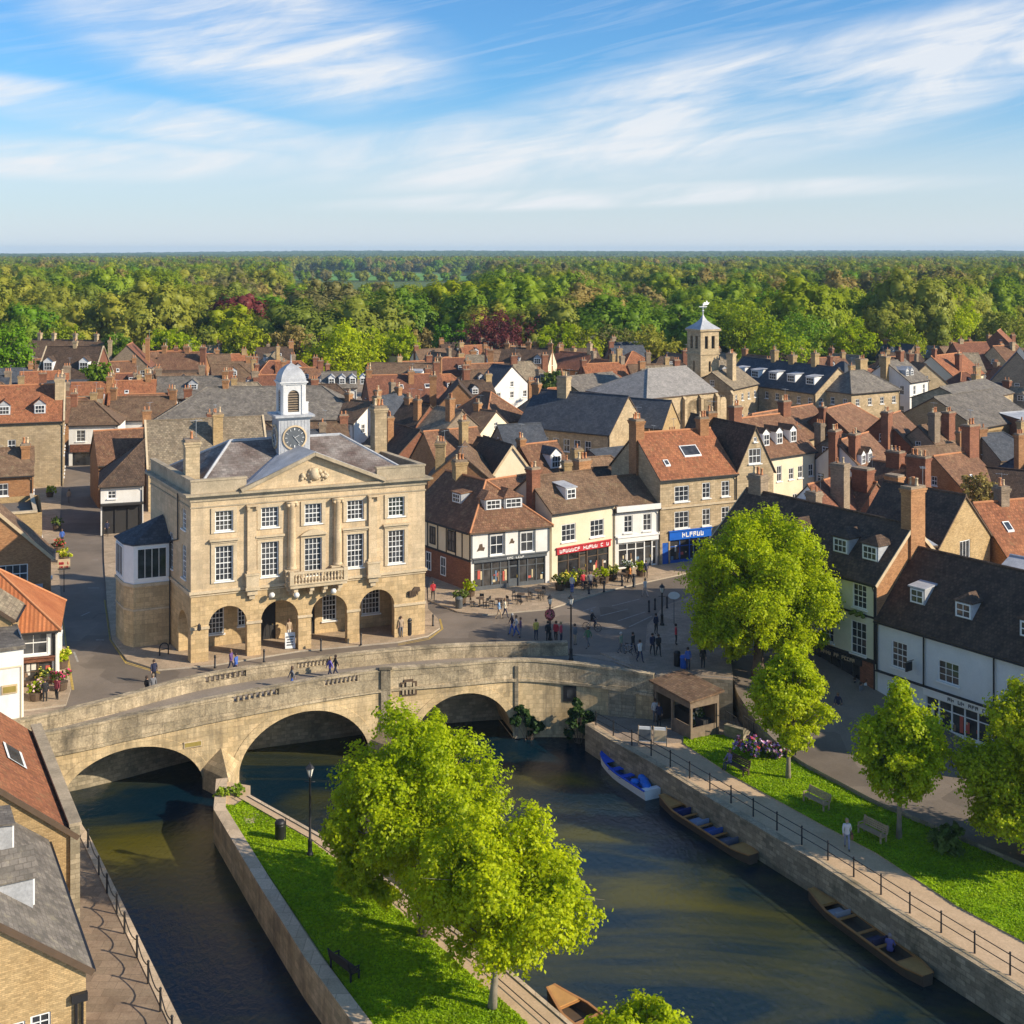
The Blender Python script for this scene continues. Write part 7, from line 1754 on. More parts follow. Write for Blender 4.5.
for x in (-.75, .75):
    m = MB(); m.tube([(x, 0, .95), (x, 1.5, 1.9)], .03, 6)
    for i in range(4): m.tube([(x, .1+.45*i, .15+.25*i), (x, .1+.45*i, 1.0+.29*i)], .022, 5)
    m.build('handrail', 'black_iron', st)
fe = thing('street_railing', 'dark railing on the drop between the street and the lawn', 'railing', (0, 0, 0))
q = [(17.9, 89.8), (18.6, 88.), (19.3, 86.2)]
for x, y in q: m = MB(); m.tube([(x+.25, y, zs(y)), (x+.25, y, zs(y)+1.05)], .04, 6); m.build('post', 'black_iron', fe)
for dz in (1., .5): m = MB(); m.tube([(x+.25, y, zs(y)+dz) for x, y in q], .03, 6); m.build('rail', 'black_iron', fe)
# display boards by the railing, A-boards by the arcade
nb = thing('notice_board', 'pair of white framed notice boards on the kiosk terrace', 'notice board', P(654, 746, TZ), -.15)
for x, c in ((-.62, 'grey_paint'), (.45, 'pale_clay')):
    m = MB(); m.bx(x-.5, x+.45, -.04, .04, .3, 1.35); bd = m.build('board', 'white_paint', nb); k = MB(); k.bx(x-.43, x+.38, -.055, -.04, .36, 1.15); k.build('panel', c, bd)
    m = MB(); m.bx(x-.5, x-.44, -.05, .05, 0, 1.4); m.bx(x+.4, x+.46, -.05, .05, 0, 1.4); m.build('leg', 'bench_wood', nb)
for i, (u, v, lb, c) in enumerate(((290, 648, 'white A-board before the second arch of the town hall', 'white_paint'), (305, 646, 'black A-board with pale lettering before the middle pier of the town hall', 'black_timber'))):
    ab = thing('a_board', lb, 'sign', P(u, v, .12), .25+.1*i)
    for s_ in (-1, 1):
        m = MB(); m.solid([[(-.4, s_*.3, .08), (.4, s_*.3, .08), (.4, s_*.03, 1.25), (-.4, s_*.03, 1.25)] if s_ < 0 else [(.4, s_*.3, .08), (-.4, s_*.3, .08), (-.4, s_*.03, 1.25), (.4, s_*.03, 1.25)]], .03); bd = m.build('board', c, ab)
        if s_ < 0:
            k = MB(); rr2 = random.Random(9+i)
            for j in range(4):
                z = .3+.2*j; y = -.3+(z-.08)/1.17*.27-.03; w = rr2.uniform(.18, .32); k.bx(-w, w, y-.01, y+.012, z, z+.09)
            k.build('lettering', 'grey_paint' if i == 0 else 'pale_clay', bd)
# cafe tables and chairs before the shops
tb = thing('cafe_table', '', 'table', (0, 0, 0)); m = MB(); m.lathe([(.38, .70), (.38, .74)], n=14); m.build('tabletop', 'dark_wood', tb); m = MB(); m.lathe([(.24, 0), (.2, .03), (.04, .06), (.035, .7)], n=8); m.build('pedestal', 'black_iron', tb)
cf = thing('cafe_chair', '', 'chair', (0, 0, 0)); m = MB(); m.bx(-.2, .2, -.2, .2, .43, .46); m.build('seat', 'dark_wood', cf)
m = MB(); m.bx(-.2, .2, .17, .2, .62, .88); m.bx(-.2, -.16, .17, .2, .46, .62); m.bx(.16, .2, .17, .2, .46, .62); m.build('backrest', 'black_iron', cf)
for x in (-.17, .17):
    for y in (-.17, .17): m = MB(); m.bx(x-.02, x+.02, y-.02, y+.02, 0, .43); m.build('leg', 'black_iron', cf)
TB = [(480, 606, 'leftmost cafe table before the half timbered shop'), (499, 607, 'cafe table before the door of the half timbered shop'), (521, 602, 'cafe table before the right window of the half timbered shop'), (538, 598, 'cafe table at the right end of the half timbered shop'), (586, 588, 'cafe table among the planters of the cream shop'), (596, 586, 'cafe table before the door of the cream shop'), (622, 581, 'cafe table between the cream and white shops')]
k = 0; rr2 = random.Random(4)
WHERE = ['left end of the half timbered shop', 'door of the half timbered shop', 'right window of the half timbered shop', 'right end of the half timbered shop', 'planters of the cream shop', 'door of the cream shop', 'gap between cream and white shops']
for i, (u, v, lb) in enumerate(TB):
    p = P(u, v, .12)
    if i == 0: tb.location = p; tb['label'] = lb; tb['group'] = 'cafe tables on the square'
    else: dup(tb, p, 0, lb, 'cafe tables on the square')
    a0 = rr2.uniform(0, 6)
    for j in range(3):
        a = a0+j*2.1; q = Vector((p.x+.72*cos(a), p.y+.72*sin(a), p.z)); lb2 = 'dark cafe chair round the table by the '+WHERE[i]
        if k == 0: cf.location = q; cf.rotation_euler = (0, 0, a-pi/2); cf['label'] = lb2; cf['group'] = 'cafe chairs by the '+WHERE[i]
        else: dup(cf, q, a-pi/2, lb2, 'cafe chairs by the '+WHERE[i])
        k += 1

# ================================================================== BOATS
def boat(label, bow, stern, w, hull, inner, deck, kind, name='punt', cat='boat', side=1):
    bow, stern = Vector(bow), Vector(stern); d = stern-bow; d.z = 0; L = d.length; rz = atan2(d.y, d.x)
    root = thing(name, label, cat, (bow.x, bow.y, WZ), rz)
    n = 22; m = MB(); rim = MB(); ins = MB()
    def wd(t):
        if kind == 'punt': return w/2*min(1, .30+.70*min(1, t/.22)) * min(1, .52+.48*min(1, (1-t)/.12))
        return w/2*min(1, sqrt(max(0, t/.42)))*(1-.22*max(0, (t-.55)/.45)) if t < 1 else w/2*.78
    def zk(t):
        return .16*(max(0, .22-t)/.22)**1.5+.05*(max(0, t-.88)/.12)
    H0 = .52 if kind == 'punt' else .62
    def hh(t): return H0+.16*(max(0, .3-t)/.3)**2+(.06 if kind == 'punt' else .02)*(max(0, t-.8)/.2)
    S = []
    for i in range(n+1):
        t = i/n; a = max(wd(t), .03)
        S.append((L*t, a, zk(t)-.12, hh(t)))
    for (x0, a0, k0, h0), (x1, a1, k1, h1) in zip(S, S[1:]):
        for sg in (-1, 1):
            q = [(x0, sg*a0*.8, k0), (x1, sg*a1*.8, k1), (x1, sg*a1, h1), (x0, sg*a0, h0)]
            m.face(q if sg < 0 else q[::-1])
            q = [(x0, sg*(a0-.05), h0-.03), (x1, sg*(a1-.05), h1-.03), (x1, sg*(a1*.8-.04), .12), (x0, sg*(a0*.8-.04), .12)]
            ins.face(q if sg < 0 else q[::-1])
            rim.solid([[(x0, sg*(a0+.04), h0+.03), (x1, sg*(a1+.04), h1+.03), (x1, sg*(a1-.09), h1+.03), (x0, sg*(a0-.09), h0+.03)]], .06)
        m.face([(x0, -a0*.8, k0), (x0, a0*.8, k0), (x1, a1*.8, k1), (x1, -a1*.8, k1)])
        ins.face([(x0, -a0*.8, .12), (x1, -a1*.8, .12), (x1, a1*.8, .12), (x0, a0*.8, .12)])
    for (x, a, k_, h) in (S[0], S[-1]): m.face([(x, -a*.8, k_), (x, a*.8, k_), (x, a, h), (x, -a, h)])
    m.build('hull', hull, root); ins.build('inner_lining', inner, root); rim.build('gunwale', deck[0], root)
    def plat(nm, t0, t1, mat, dz=0.0):
        m = MB(); q0 = []
        for i in range(7):
            t = t0+(t1-t0)*i/6; q0.append((L*t, max(wd(t), .03)-.03, hh(t)+dz))
        for (x0, a0, h0), (x1, a1, h1) in zip(q0, q0[1:]): m.solid([[(x0, -a0, h0), (x1, -a1, h1), (x1, a1, h1), (x0, a0, h0)]], .04)
        return m.build(nm, mat, root)
    def thwart(t, wth=.28, mat=deck[0], dz=-.14):
        m = MB(); a = wd(t)-.04; m.bx(L*t-wth/2, L*t+wth/2, -a, a, hh(t)+dz-.05, hh(t)+dz); return m.build('seat', mat, root)
    return root, L, wd, hh, plat, thwart
r_, L, wd, hh, plat, thw = boat('blue and white rowing boat with blue canvas cover moored to the quay wall', Vector((6.5, 90.6, 0)), Vector((9.5, 84.4, 0)), 1.75, 'white_paint', 'blue_paint', ['blue_canvas'], 'row', 'rowing_boat')
plat('foredeck', .0, .24, 'blue_canvas', .02); thw(.36, .5, MATS['blue_canvas']); thw(.55, .45, MATS['blue_canvas'])
m = MB(); rr3 = random.Random(2)
for i in range(7): m.lathe([(.02, 0), (.34, .06), (.3, .28), (.05, .36)], (L*(.72+.03*i), rr3.uniform(-.4, .4), .42+rr3.uniform(0, .1)), 7)
m.build('canvas_cover', cm((.02, .16, .6)), r_, True)
plat('stern_deck', .93, 1., 'white_paint', .02)
def punt(label, bow, stern, cush, w=1.35):
    r_, L, wd, hh, plat, thw = boat(label, bow, stern, w, 'dark_wood', 'dark_wood', ['varnished_wood'], 'punt')
    plat('bow_deck', .0, .17, 'worn_wood', .02); plat('stern_deck', .84, 1., 'worn_wood', .02)
    for t in (.17, .33, .5, .66, .83): thw(t, .2, 'varnished_wood', -.02)
    for t0, t1, c in cush:
        m = MB(); a = wd((t0+t1)/2)-.16; m.bx(L*t0, L*t1, -a, a, .2, .36); o = m.build('cushion', cm(c), r_)
        m = MB(); m.beam((L*t1-.02, -a, .5), (L*t1-.02, a, .5), .09, .36); m.build('backrest', cm(c), r_)
    return r_
punt('wooden punt with blue and white cushions moored behind the blue boat', Vector((10.0, 83.6, 0)), Vector((14.6, 75.5, 0)), [(.05+.12, .27, (.02, .03, .14)), (.36, .47, (.25, .3, .42)), (.52, .62, (.05, .1, .32)), (.69, .78, (.12, .12, .16))])
punt('long brown wooden punt with a seated passenger moored at the lower right quay', P(818, 893, WZ+.4)+Vector((-.4, .0, 0)), P(936, 978, WZ+.4)+Vector((-.4, 0, 0)), [(.2, .3, (.35, .33, .34)), (.54, .62, (.05, .04, .08))])
punt('open wooden punt with pale deck moored at the island landing by the front tree', Vector((1.9, 61.8, 0)), Vector((7.0, 54.6, 0)), [(.36, .46, (.4, .4, .42)), (.7, .8, (.05, .06, .1))], 1.6)
punt('orange brown punt half hidden behind the island trees', Vector((-1.6, 67.6, 0)), Vector((-5.6, 72.6, 0)), [(.3, .42, (.5, .05, .04)), (.6, .7, (.15, .12, .3))], 1.5)

# ================================================================== PEOPLE
def body_mesh(pose):
    """one continuous skinned figure, about 1.72 m tall, facing -y"""
    V = {}; E = []; Rd = {}
    def v(k, p, r): V[k] = p; Rd[k] = r
    v('pel', (0, 0, .93), (.155, .12)); v('wai', (0, 0, 1.1), (.14, .105)); v('che', (0, .0, 1.3), (.17, .12)); v('nec', (0, 0, 1.46), (.06, .06)); v('chn', (0, -.015, 1.53), (.06, .065)); v('hed', (0, -.01, 1.62), (.085, .1)); v('crn', (0, 0, 1.7), (.06, .07))
    E += [('pel', 'wai'), ('wai', 'che'), ('che', 'nec'), ('nec', 'chn'), ('chn', 'hed'), ('hed', 'crn')]
    sit = pose == 'sit'; ride = pose == 'ride'
    for s, S in ((-1, 'l'), (1, 'r')):
        st = {'walk': .24*s, 'stand': .02*s}.get(pose, 0)
        v('sh'+S, (.18*s, 0, 1.4), (.065, .065))
        if pose == 'walk': el, ha = (.23*s, .12*s, 1.14), (.22*s, -.02+.2*s, .93)
        elif sit or ride: el, ha = (.25*s, -.1, 1.14), (.17*s, -.36, 1.06)
        elif pose == 'carry': el, ha = (.24*s, .02, 1.13), (.16*s, -.2, 1.05)
        else: el, ha = (.235*s, .02, 1.13), (.23*s, -.05, .9)
        v('el'+S, el, (.047, .047)); v('ha'+S, ha, (.035, .035)); hx = Vector(ha)+(Vector(ha)-Vector(el)).normalized()*.13; v('fi'+S, tuple(hx), (.028, .035))
        v('hp'+S, (.095*s, 0, .86), (.09, .095))
        if sit: kn, an, to = (.1*s, -.45, .88), (.1*s, -.46, .5), (.1*s, -.62, .46)
        elif ride: kn, an, to = (.1*s, -.34, .72 if s > 0 else .84), (.1*s, -.2, .34 if s > 0 else .5), (.1*s, -.34, .3 if s > 0 else .46)
        else: kn, an, to = (.1*s, -.03-st*.45, .5), (.1*s, .02-st*(1. if st > 0 else 1.25), .09 if st >= 0 else .13), (.1*s, -.13-st*1.05, .04)
        v('kn'+S, kn, (.06, .062)); v('an'+S, an, (.042, .042)); v('to'+S, to, (.042, .035))
        E += [('che', 'sh'+S), ('sh'+S, 'el'+S), ('el'+S, 'ha'+S), ('ha'+S, 'fi'+S), ('pel', 'hp'+S), ('hp'+S, 'kn'+S), ('kn'+S, 'an'+S), ('an'+S, 'to'+S)]
    ks = list(V); me = bpy.data.meshes.new('body'); me.from_pydata([V[k] for k in ks], [(ks.index(a), ks.index(b)) for a, b in E], [])
    o = bpy.data.objects.new('tmp_body', me); COL.objects.link(o)
    md = o.modifiers.new('s', 'SKIN'); md.use_smooth_shade = True
    sv = me.skin_vertices[0].data
    for i, k in enumerate(ks): sv[i].radius = Rd[k]; sv[i].use_root = (k == 'pel')
    sb = o.modifiers.new('u', 'SUBSURF'); sb.levels = 1; sb.render_levels = 1
    dg = bpy.context.evaluated_depsgraph_get(); ev = o.evaluated_get(dg); out = bpy.data.meshes.new_from_object(ev)
    bpy.data.objects.remove(o); out.name = 'body_'+pose
    zl = .9 if not sit else .84
    out.materials.clear()
    for _ in range(4): out.materials.append(MATS['skin'])
    for p in out.polygons:
        c = p.center; mi = 0
        hand = abs(c.x) > .12 and Vector((c.x, c.y, c.z)).length > 0 and any((Vector(V['ha'+S])-c).length < .055 or (Vector(V['fi'+S])-c).length < .085 for S in 'lr')
        foot = any((Vector(V['to'+S])-c).length < .13 for S in 'lr')
        if hand: mi = 0
        elif foot: mi = 3
        elif c.z > 1.475: mi = 0
        elif c.z > zl and not (sit and c.y < -.14 and c.z < .98 and abs(c.x) < .16): mi = 1
        else: mi = 2
        p.material_index = mi; p.use_smooth = True
    return out
BODY = {k: body_mesh(k) for k in ('walk', 'stand', 'sit', 'ride', 'carry')}
hm = MB()
hm.lathe([(.03, -.04), (.1, -.03), (.112, .05), (.1, .11), (.06, .155), (.01, .17)], (0, .018, 1.585), 12)
HAIR = {}
def person(label, p, pose='stand', face=0., top=(.1, .1, .2), leg=(.05, .05, .07), hair=(.05, .03, .02), h=1.72, shoe=(.03, .03, .03), group=None, bag=None, skirt=None):
    root = thing('person', label, 'person', p, face, group); s = h/1.72; root.scale = (s, s, s)
    k = (pose, top, leg, shoe)
    me = BODY[pose].copy(); me.name = 'body'
    for i, c in enumerate((MATS['skin'], cm(top), cm(leg), cm(shoe))): me.materials[i] = c
    inst(me, 'body', root, (0, 0, 0))
    if hair not in HAIR: HAIR[hair] = hm.mesh('hair', [cm(hair)], True)
    inst(HAIR[hair], 'hair', root, (0, 0, 0))
    if skirt:
        m = MB(); m.lathe([(.17, .95), (.2, .8), (.27, .45)], n=12); m.build('skirt', cm(skirt), root, True)
    if bag:
        m = MB(); m.bx(.2, .34, -.16, .14, .62, .9); m.beam((.27, -.1, .9), (.24, 0, 1.1), .02, .02); m.beam((.27, .1, .9), (.24, 0, 1.1), .02, .02); b_ = m.build('bag', cm(bag), root)
    return root
NAVY, RED, WHT, BLK, GRY, BLU, TAN = (.02, .025, .06), (.45, .03, .04), (.6, .6, .58), (.015, .015, .018), (.16, .16, .17), (.05, .12, .42), (.4, .3, .2)
W_, S_ = 'walk', 'stand'
for (lb, u, v, z, pose, fc, top, leg, hr) in [
    ('person in dark jacket walking on the road by the left end of the bridge', 154, 683, 0, W_, .4, NAVY, BLK, (.05, .03, .02)),
    ('person in dark coat leaning near the far parapet at the left of the bridge', 147, 700, -.05, S_, 2.5, BLK, GRY, (.05, .03, .02)),
    ('person in grey and black beside the bridge stand on the left', 153, 698, -.02, S_, .5, GRY, BLK, (.2, .15, .1)),
    ('person in purple top on the pavement before the second arch', 231, 672, .1, W_, 1.3, (.12, .06, .2), NAVY, (.2, .1, .05)),
    ('person in bright blue jacket on the pavement before the second arch', 236, 676, .1, W_, 1.2, BLU, NAVY, (.05, .03, .02)),
    ('person in dark coat walking on the middle of the bridge', 335.5, 678, .3, W_, -1.2, BLK, NAVY, (.05, .03, .02)),
    ('person in violet top and white bag walking on the middle of the bridge', 330, 680, .3, W_, -1.2, (.14, .1, .4), NAVY, (.3, .2, .1)),
    ('person in tan coat beside the bin at the right corner of the town hall', 401, 637, .12, S_, .3, TAN, GRY, (.1, .06, .04)),
    ('person in navy jacket crossing the road right of the town hall', 512, 634, 0, W_, -1.4, NAVY, BLU, (.3, .3, .3)),
    ('person in white shirt crossing the road right of the town hall', 516, 636, 0, W_, -1.4, WHT, BLU, (.2, .1, .05)),
    ('person in purple jacket pushing along the road right of the town hall', 520.5, 638, 0, 'carry', -1.4, (.14, .08, .16), GRY, (.1, .06, .04)),
    ('person in black coat left of the red coats by the flower basket pole', 548, 642, 0, S_, .4, BLK, BLK, (.05, .03, .02)),
    ('person in red coat left of two by the flower basket pole', 556, 642, 0, S_, -.6, RED, BLK, (.1, .05, .03)),
    ('person in red coat and white scarf right of two by the flower basket pole', 561, 643, 0, S_, 1.2, (.5, .05, .08), NAVY, (.3, .2, .1)),
    ('person in grey jacket beside the lamp post at the parapet end', 575, 645, 0, S_, .9, GRY, TAN, (.1, .06, .04)),
    ('person in dark clothes left of a pair near the kerb bend', 652.5, 655, .1, W_, .2, NAVY, BLK, (.05, .03, .02)),
    ('person in black jacket right of a pair near the kerb bend', 658.5, 656, .1, W_, .2, BLK, BLK, (.1, .06, .04)),
    ('person in navy coat standing by the kerb bend lamp post', 656, 634, .1, S_, .6, NAVY, BLK, (.05, .03, .02)),
    ('person in red jacket in the shade of the big lime tree', 676, 645, .1, S_, 1.6, RED, BLK, (.05, .03, .02)),
    ('person in blue top beside the bins on the square', 688, 670, .1, S_, .2, BLU, NAVY, (.05, .03, .02)),
    ('person all in black standing on the square left of the big lime tree trunk', 703, 669, 0, S_, .2, BLK, BLK, (.05, .03, .02)),
    ('person with red top in the alley beside the half timbered shop', 433, 600, .12, W_, .1, RED, BLK, (.05, .03, .02)),
    ('person in white behind the kiosk railing, upper of two', 655, 722, TZ, S_, .2, WHT, GRY, (.1, .06, .04)),
    ('person in dark apron in the kiosk doorway', 659, 726, TZ, S_, -.2, NAVY, BLK, (.2, .1, .05)),
    ('person in dark jacket left of the group outside the pub front', 855, 700, -2.2, S_, 1.2, BLK, NAVY, (.05, .03, .02)),
    ('person in white shirt in the group outside the pub front', 867, 702, -2.2, S_, .2, WHT, NAVY, (.1, .06, .04)),
    ('person in blue jeans in the middle of the group outside the pub front', 861, 705, -2.2, W_, .5, GRY, BLU, (.05, .03, .02)),
    ('person in black by the flower shop window', 45, 703, .0, S_, .5, BLK, BLK, (.05, .03, .02)),
    ('person in dark red by the kerb flowers at the bridge end', 57, 701, .0, S_, -.5, (.2, .03, .05), BLK, (.05, .03, .02)),
    ('person in black at the left of the crowd under the narrow white front', 113, 521, .12, S_, .3, BLK, BLK, (.05, .03, .02)),
    ('person in dark coat second in the crowd under the narrow white front', 120, 519, .12, W_, .3, NAVY, BLK, (.05, .03, .02)),
    ('person in pale top in the crowd under the narrow white front', 125, 516, .12, S_, .3, TAN, BLK, (.2, .1, .05)),
    ('person in black at the right of the crowd under the narrow white front', 131, 518, .12, S_, .3, BLK, GRY, (.05, .03, .02)),
    ('person in navy alone on the left street pavement below the crowd', 107, 536, .12, W_, .3, NAVY, BLK, (.05, .03, .02)),
    ('person in tan coat on the far part of the left street', 69, 503, .0, W_, .3, TAN, GRY, (.1, .06, .04)),
    ('person in blue beside the hedge on the left pavement', 62, 545, .12, W_, .3, BLU, BLK, (.1, .06, .04)),
    ('person in pale clothes under the second arch of the arcade', 289, 640, .12, S_, .6, TAN, WHT, (.1, .06, .04)),
    ('person in dark clothes seated shade under the left arch', 236, 640, .12, S_, .6, BLK, BLK, (.05, .03, .02)),
    ('person in cream jacket walking below the half timbered shop tables', 505, 618, 0, W_, 1.4, (.6, .52, .38), NAVY, (.2, .12, .06)),
    ('person in light blue shirt walking below the half timbered shop tables', 499, 619, 0, W_, 1.4, (.25, .4, .6), TAN, (.1, .06, .04)),
    ('person in red top sitting out before the cream shop door', 583, 590, .12, S_, .4, RED, NAVY, (.1, .06, .04)),
    ('person in white top before the left window of the cream shop', 572, 593, .12, S_, 2.6, WHT, BLU, (.3, .2, .1)),
    ('person in orange jacket at the kerb before the white shop', 630, 583, .12, W_, 1.2, (.55, .2, .04), BLK, (.05, .03, .02)),
    ('person in pale dress crossing the road toward the blue shop', 645, 597, 0, W_, -2.4, (.6, .55, .5), (.5, .4, .35), (.3, .2, .1)),
    ('person in green coat on the square near the parapet lamp post', 588, 648, .1, W_, -.8, (.06, .16, .08), GRY, (.1, .06, .04)),
    ('person in white shirt left of the couple under the kerb trees', 640, 662, .1, W_, .6, WHT, NAVY, (.05, .03, .02)),
    ('person in dark blue walking up the riverside street past the pub', 838, 716, -2.3, W_, 2.6, NAVY, TAN, (.2, .12, .06)),
    ('person in pale coat before the cream shopfront on the riverside street', 905, 738, -2.6, W_, .6, (.55, .48, .38), GRY, (.1, .06, .04)),
    ('person in grey hoodie on the bridge left of the couple', 292, 690, .15, W_, -1.2, GRY, BLU, (.1, .06, .04)),
    ('person in yellow top leaning by the right end of the far parapet', 536, 640, 0, S_, .4, (.6, .45, .08), NAVY, (.1, .06, .04)),
    ('person in grey before the cream shop between the planters', 590, 590, .12, S_, .2, GRY, NAVY, (.2, .1, .05)),
    ('person in dark clothes at the door of the white shop', 646, 578, .12, S_, .2, NAVY, BLK, (.05, .03, .02)),
]:
    if 'seated shade' in lb: lb = 'person in dark clothes in the shade under the left arch'
    person(lb, P(u, v, z), pose, fc, top, leg, hr)
person('woman in pale patterned top walking on the towpath with a brown bag', P(847, 849, TZ), W_, -.2, (.62, .6, .6), (.25, .27, .36), (.35, .24, .14), 1.78, bag=(.2, .1, .05))
p = P(732, 770, TZ+.05); person('person in violet top sitting on the dark bench by the flower bed', (p.x-.1, p.y+.25, TZ+.05-.42), 'sit', ba, (.2, .16, .3), (.08, .08, .1), (.2, .12, .06))
q0 = P(818, 893, WZ+.4); q1 = P(936, 978, WZ+.4); p = q0.lerp(q1, .70)+Vector((-.4, 0, 0)); person('passenger in purple top sitting in the brown punt at the lower right', (p.x, p.y, WZ-.45), 'sit', 2.6, (.14, .12, .3), (.03, .03, .06), (.3, .22, .2))
# cyclists and bicycles
def bicycle(label, p, rz, rider=None):
    root = thing('bicycle', label, 'bicycle', p, rz)
    for y in (-.52, .52):
        m = MB(); m.tube([(0, y+.33*cos(2*pi*i/18), .34+.33*sin(2*pi*i/18)) for i in range(19)], .025, 5)
        for i in range(4): a = pi*i/4; m.beam((0, y-.31*cos(a), .34-.31*sin(a)), (0, y+.31*cos(a), .34+.31*sin(a)), .012, .012)
        m.build('wheel', 'black_iron', root)
    m = MB()
    for a, b in (((0, .52, .34), (0, .1, .32)), ((0, .1, .32), (0, .2, .86)), ((0, .2, .8), (0, -.36, .8)), ((0, .1, .32), (0, -.38, .72)), ((0, .52, .34), (0, .2, .8)), ((0, -.52, .34), (0, -.36, .98))): m.tube([a, b], .022, 6)
    m.build('frame', 'steel', root)
    m = MB(); m.tube([(-.26, -.3, 1.02), (-.2, -.36, 1.0), (.2, -.36, 1.0), (.26, -.3, 1.02)], .018, 6); m.build('handlebar', 'black_iron', root)
    m = MB(); m.bx(-.07, .07, .1, .34, .86, .92); m.build('saddle', 'black_iron', root)
    return root
p = P(592, 631, 0); bicycle('bicycle ridden across the square by a rider in black', p, 1.1)
person('cyclist in black riding across the middle of the square', (p.x, p.y+.05, .02), 'ride', 1.1, BLK, NAVY, (.3, .3, .3))
p = P(629, 655, .05); bicycle('pale bicycle wheeled by a couple at the edge of the square', p, .9)
person('person in black jacket wheeling the pale bicycle', (p.x+.35, p.y+.3, .05), W_, .9, BLK, NAVY, (.05, .03, .02)); person('person in green jacket beside the pale bicycle', (p.x-.6, p.y+.3, .05), W_, .9, (.2, .25, .18), GRY, (.5, .45, .4))
# ================================================================== LIGHT, SKY, AIR, CAMERA
SUN_EL, SUN_AZ = 28., -20.                  # elevation; azimuth from +x towards the camera
sd = Vector((cos(R(SUN_AZ))*cos(R(SUN_EL)), sin(R(SUN_AZ))*cos(R(SUN_EL)), sin(R(SUN_EL))))
sl = bpy.data.lights.new('sun', 'SUN'); sl.energy = 5.; sl.angle = R(.53); sl.color = (1., .87, .68)
so = bpy.data.objects.new('sun', sl); COL.objects.link(so); so.rotation_euler = (-sd).to_track_quat('-Z', 'Y').to_euler(); so.location = (100, -50, 120)
w = bpy.data.worlds.new('World'); SC.world = w; w.use_nodes = True; nt = w.node_tree; nt.nodes.clear()
out = nt.nodes.new('ShaderNodeOutputWorld'); bg = nt.nodes.new('ShaderNodeBackground'); bg.inputs['Strength'].default_value = .082
sky = nt.nodes.new('ShaderNodeTexSky'); sky.sky_type = 'NISHITA'; sky.sun_disc = False; sky.sun_elevation = R(SUN_EL); sky.sun_rotation = atan2(sd.x, sd.y); sky.air_density = 1.0; sky.dust_density = .6; sky.ozone_density = 2.0; sky.altitude = 50
tc = nt.nodes.new('ShaderNodeTexCoord'); sp = nt.nodes.new('ShaderNodeSeparateXYZ'); nt.links.new(tc.outputs['Generated'], sp.inputs[0])
def mth(op, a, b=None, clamp=False):
    n = nt.nodes.new('ShaderNodeMath'); n.operation = op; n.use_clamp = clamp
    for i, q in enumerate((a, b)):
        if q is None: continue
        if isinstance(q, (int, float)): n.inputs[i].default_value = q
        else: nt.links.new(q, n.inputs[i])
    return n.outputs[0]
az = mth('ARCTAN2', sp.outputs['X'], sp.outputs['Y']); el = mth('ARCSINE', sp.outputs['Z'])
cb = nt.nodes.new('ShaderNodeCombineXYZ'); nt.links.new(az, cb.inputs[0]); nt.links.new(el, cb.inputs[1])
def cloud(rot, sc, scale, dist, stops, seed, det=8, rg=.58):
    mp = nt.nodes.new('ShaderNodeMapping'); mp.vector_type = 'TEXTURE'; mp.inputs['Rotation'].default_value = (0, 0, R(rot)); mp.inputs['Scale'].default_value = sc; mp.inputs['Location'].default_value = (seed, seed*.7, 0)
    nt.links.new(cb.outputs[0], mp.inputs['Vector'])
    return ramp(nt, noise(nt, mp.outputs[0], scale, det, rg, dist), stops)
def bank(a0, e0, ra, re, rot):                # a bank of cirrus in one part of the sky (radians)
    mp = nt.nodes.new('ShaderNodeMapping'); mp.vector_type = 'TEXTURE'; mp.inputs['Rotation'].default_value = (0, 0, R(rot)); mp.inputs['Scale'].default_value = (ra, re, 1); mp.inputs['Location'].default_value = (a0, e0, 0)
    nt.links.new(cb.outputs[0], mp.inputs['Vector'])
    ln = nt.nodes.new('ShaderNodeVectorMath'); ln.operation = 'LENGTH'; nt.links.new(mp.outputs[0], ln.inputs[0])
    return ramp(nt, ln.outputs['Value'], [(0., 1.), (.45, .8), (1., 0.)], 'EASE')
fib = cloud(9, (.22, .026, 1), 1.0, 1.3, [(.30, .12), (.72, 1.)], CLOUD_SEED)
soft = cloud(14, (.15, .038, 1), 1.0, .7, [(.36, 0.), (.60, 1.)], CLOUD_SEED+3)
body = None
for q in ((.20, .118, .34, .062, 10), (.36, .155, .20, .045, 12), (-.20, .165, .20, .060, -9), (-.30, .105, .22, .022, -7), (.0, .082, .22, .04, 4), (-.33, .070, .22, .02, 0), (.10, .045, .3, .012, 2), (.9, .3, .6, .12, 8), (-.8, .35, .6, .12, -8), (.1, .5, .5, .1, 10), (2.4, .4, .8, .15, 5), (-2.2, .3, .8, .12, 0)):
    k = bank(*q); body = k if body is None else mth('MAXIMUM', body, k)
th = mth('ADD', mth('MULTIPLY', fib, .55), mth('MULTIPLY', mth('MULTIPLY', soft, mth('ADD', fib, .6)), .75))
msk = mth('MULTIPLY', body, th, True)
wsp = mth('MULTIPLY', cloud(12, (.22, .012, 1), 1.0, 1.6, [(.50, 0.), (.78, .5)], 5.1), ramp(nt, el, [(.02, 0.), (.12, 1.)]))
msk = mth('MULTIPLY', mth('ADD', msk, mth('MULTIPLY', wsp, .5)), .86, True)
tint = mixc(nt, 1., sky.outputs[0], (.60, 1.08, 1.50), 'MULTIPLY')
tint = mixc(nt, ramp(nt, el, [(0., .85), (.045, .62), (.13, 0.)], 'EASE'), tint, (7.3, 7.6, 8.0))
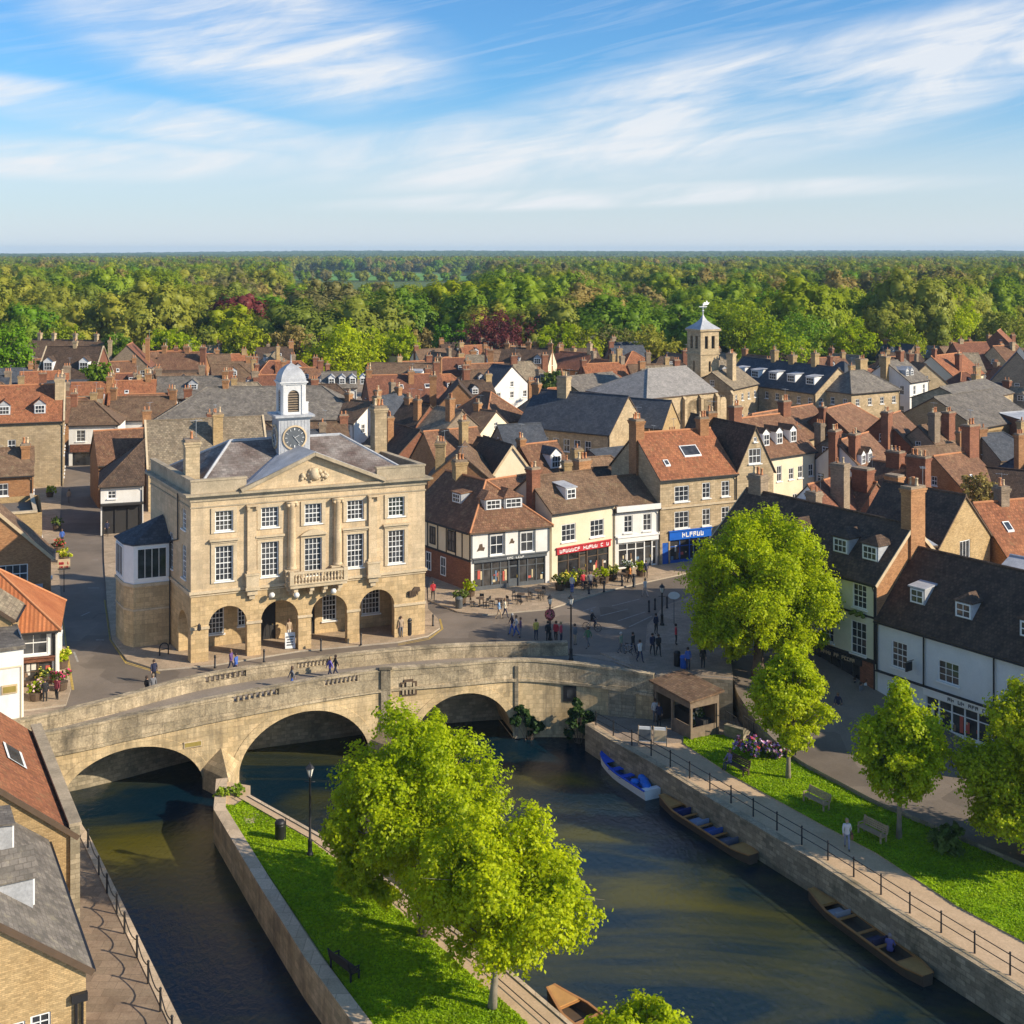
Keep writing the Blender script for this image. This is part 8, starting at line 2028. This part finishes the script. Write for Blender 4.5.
col = mixc(nt, msk, tint, (8.0, 8.2, 8.5))
nt.links.new(col, bg.inputs['Color']); nt.links.new(bg.outputs[0], out.inputs[0])
HAZE_ON = True
if HAZE_ON:
    m = MB(); m.bx(-5200, 5200, -150, 9900, -9, 70); hz = m.build('haze', []); struct(hz, 'stuff'); hz['label'] = 'pale blue summer haze over the town and woods'; hz['category'] = 'haze'
    hmat = bpy.data.materials.new('haze'); hmat.use_nodes = True; n2 = hmat.node_tree; n2.nodes.clear(); o2_ = n2.nodes.new('ShaderNodeOutputMaterial'); pv = n2.nodes.new('ShaderNodeVolumePrincipled')
    pv.inputs['Color'].default_value = (.52, .76, 1., 1); pv.inputs['Density'].default_value = HAZE_D; pv.inputs['Anisotropy'].default_value = .0
    n2.links.new(pv.outputs[0], o2_.inputs['Volume']); hz.data.materials.append(hmat)
cam = bpy.data.cameras.new('camera'); cam.lens = F/1024*36; cam.sensor_width = 36; cam.shift_y = -(512-HV)/1024; cam.clip_end = 40000; cam.clip_start = .5
co = bpy.data.objects.new('camera', cam); COL.objects.link(co); co.location = (0, 0, CH); co.rotation_euler = (pi/2, 0, 0); SC.camera = co
SC.view_settings.view_transform = 'Standard'; SC.view_settings.look = 'None'; SC.view_settings.gamma = 1; SC.view_settings.exposure = EXPO
SC.render.engine = 'CYCLES'
# labels that came out alike get their place in the row
from collections import defaultdict
dd = defaultdict(list)
for o in COL.objects:
    if o.parent is None and o.get('label'): dd[o['label']].append(o)
ORD = ['leftmost', 'second from left', 'third from left', 'fourth from left', 'fifth from left', 'sixth from left', 'seventh from left', 'eighth from left', 'ninth from left', 'tenth from left', 'eleventh from left', 'twelfth from left', 'thirteenth from left', 'fourteenth from left', 'fifteenth from left']
for lb, os_ in dd.items():
    if len(os_) < 2 or lb.startswith('dark cafe chair'): continue
    os_.sort(key=lambda o: o.location.x/o.location.y)
    for i, o in enumerate(os_): o['label'] = lb+', '+(ORD[i] if i < len(ORD) else 'right of the others')
print('objects', len(COL.objects))
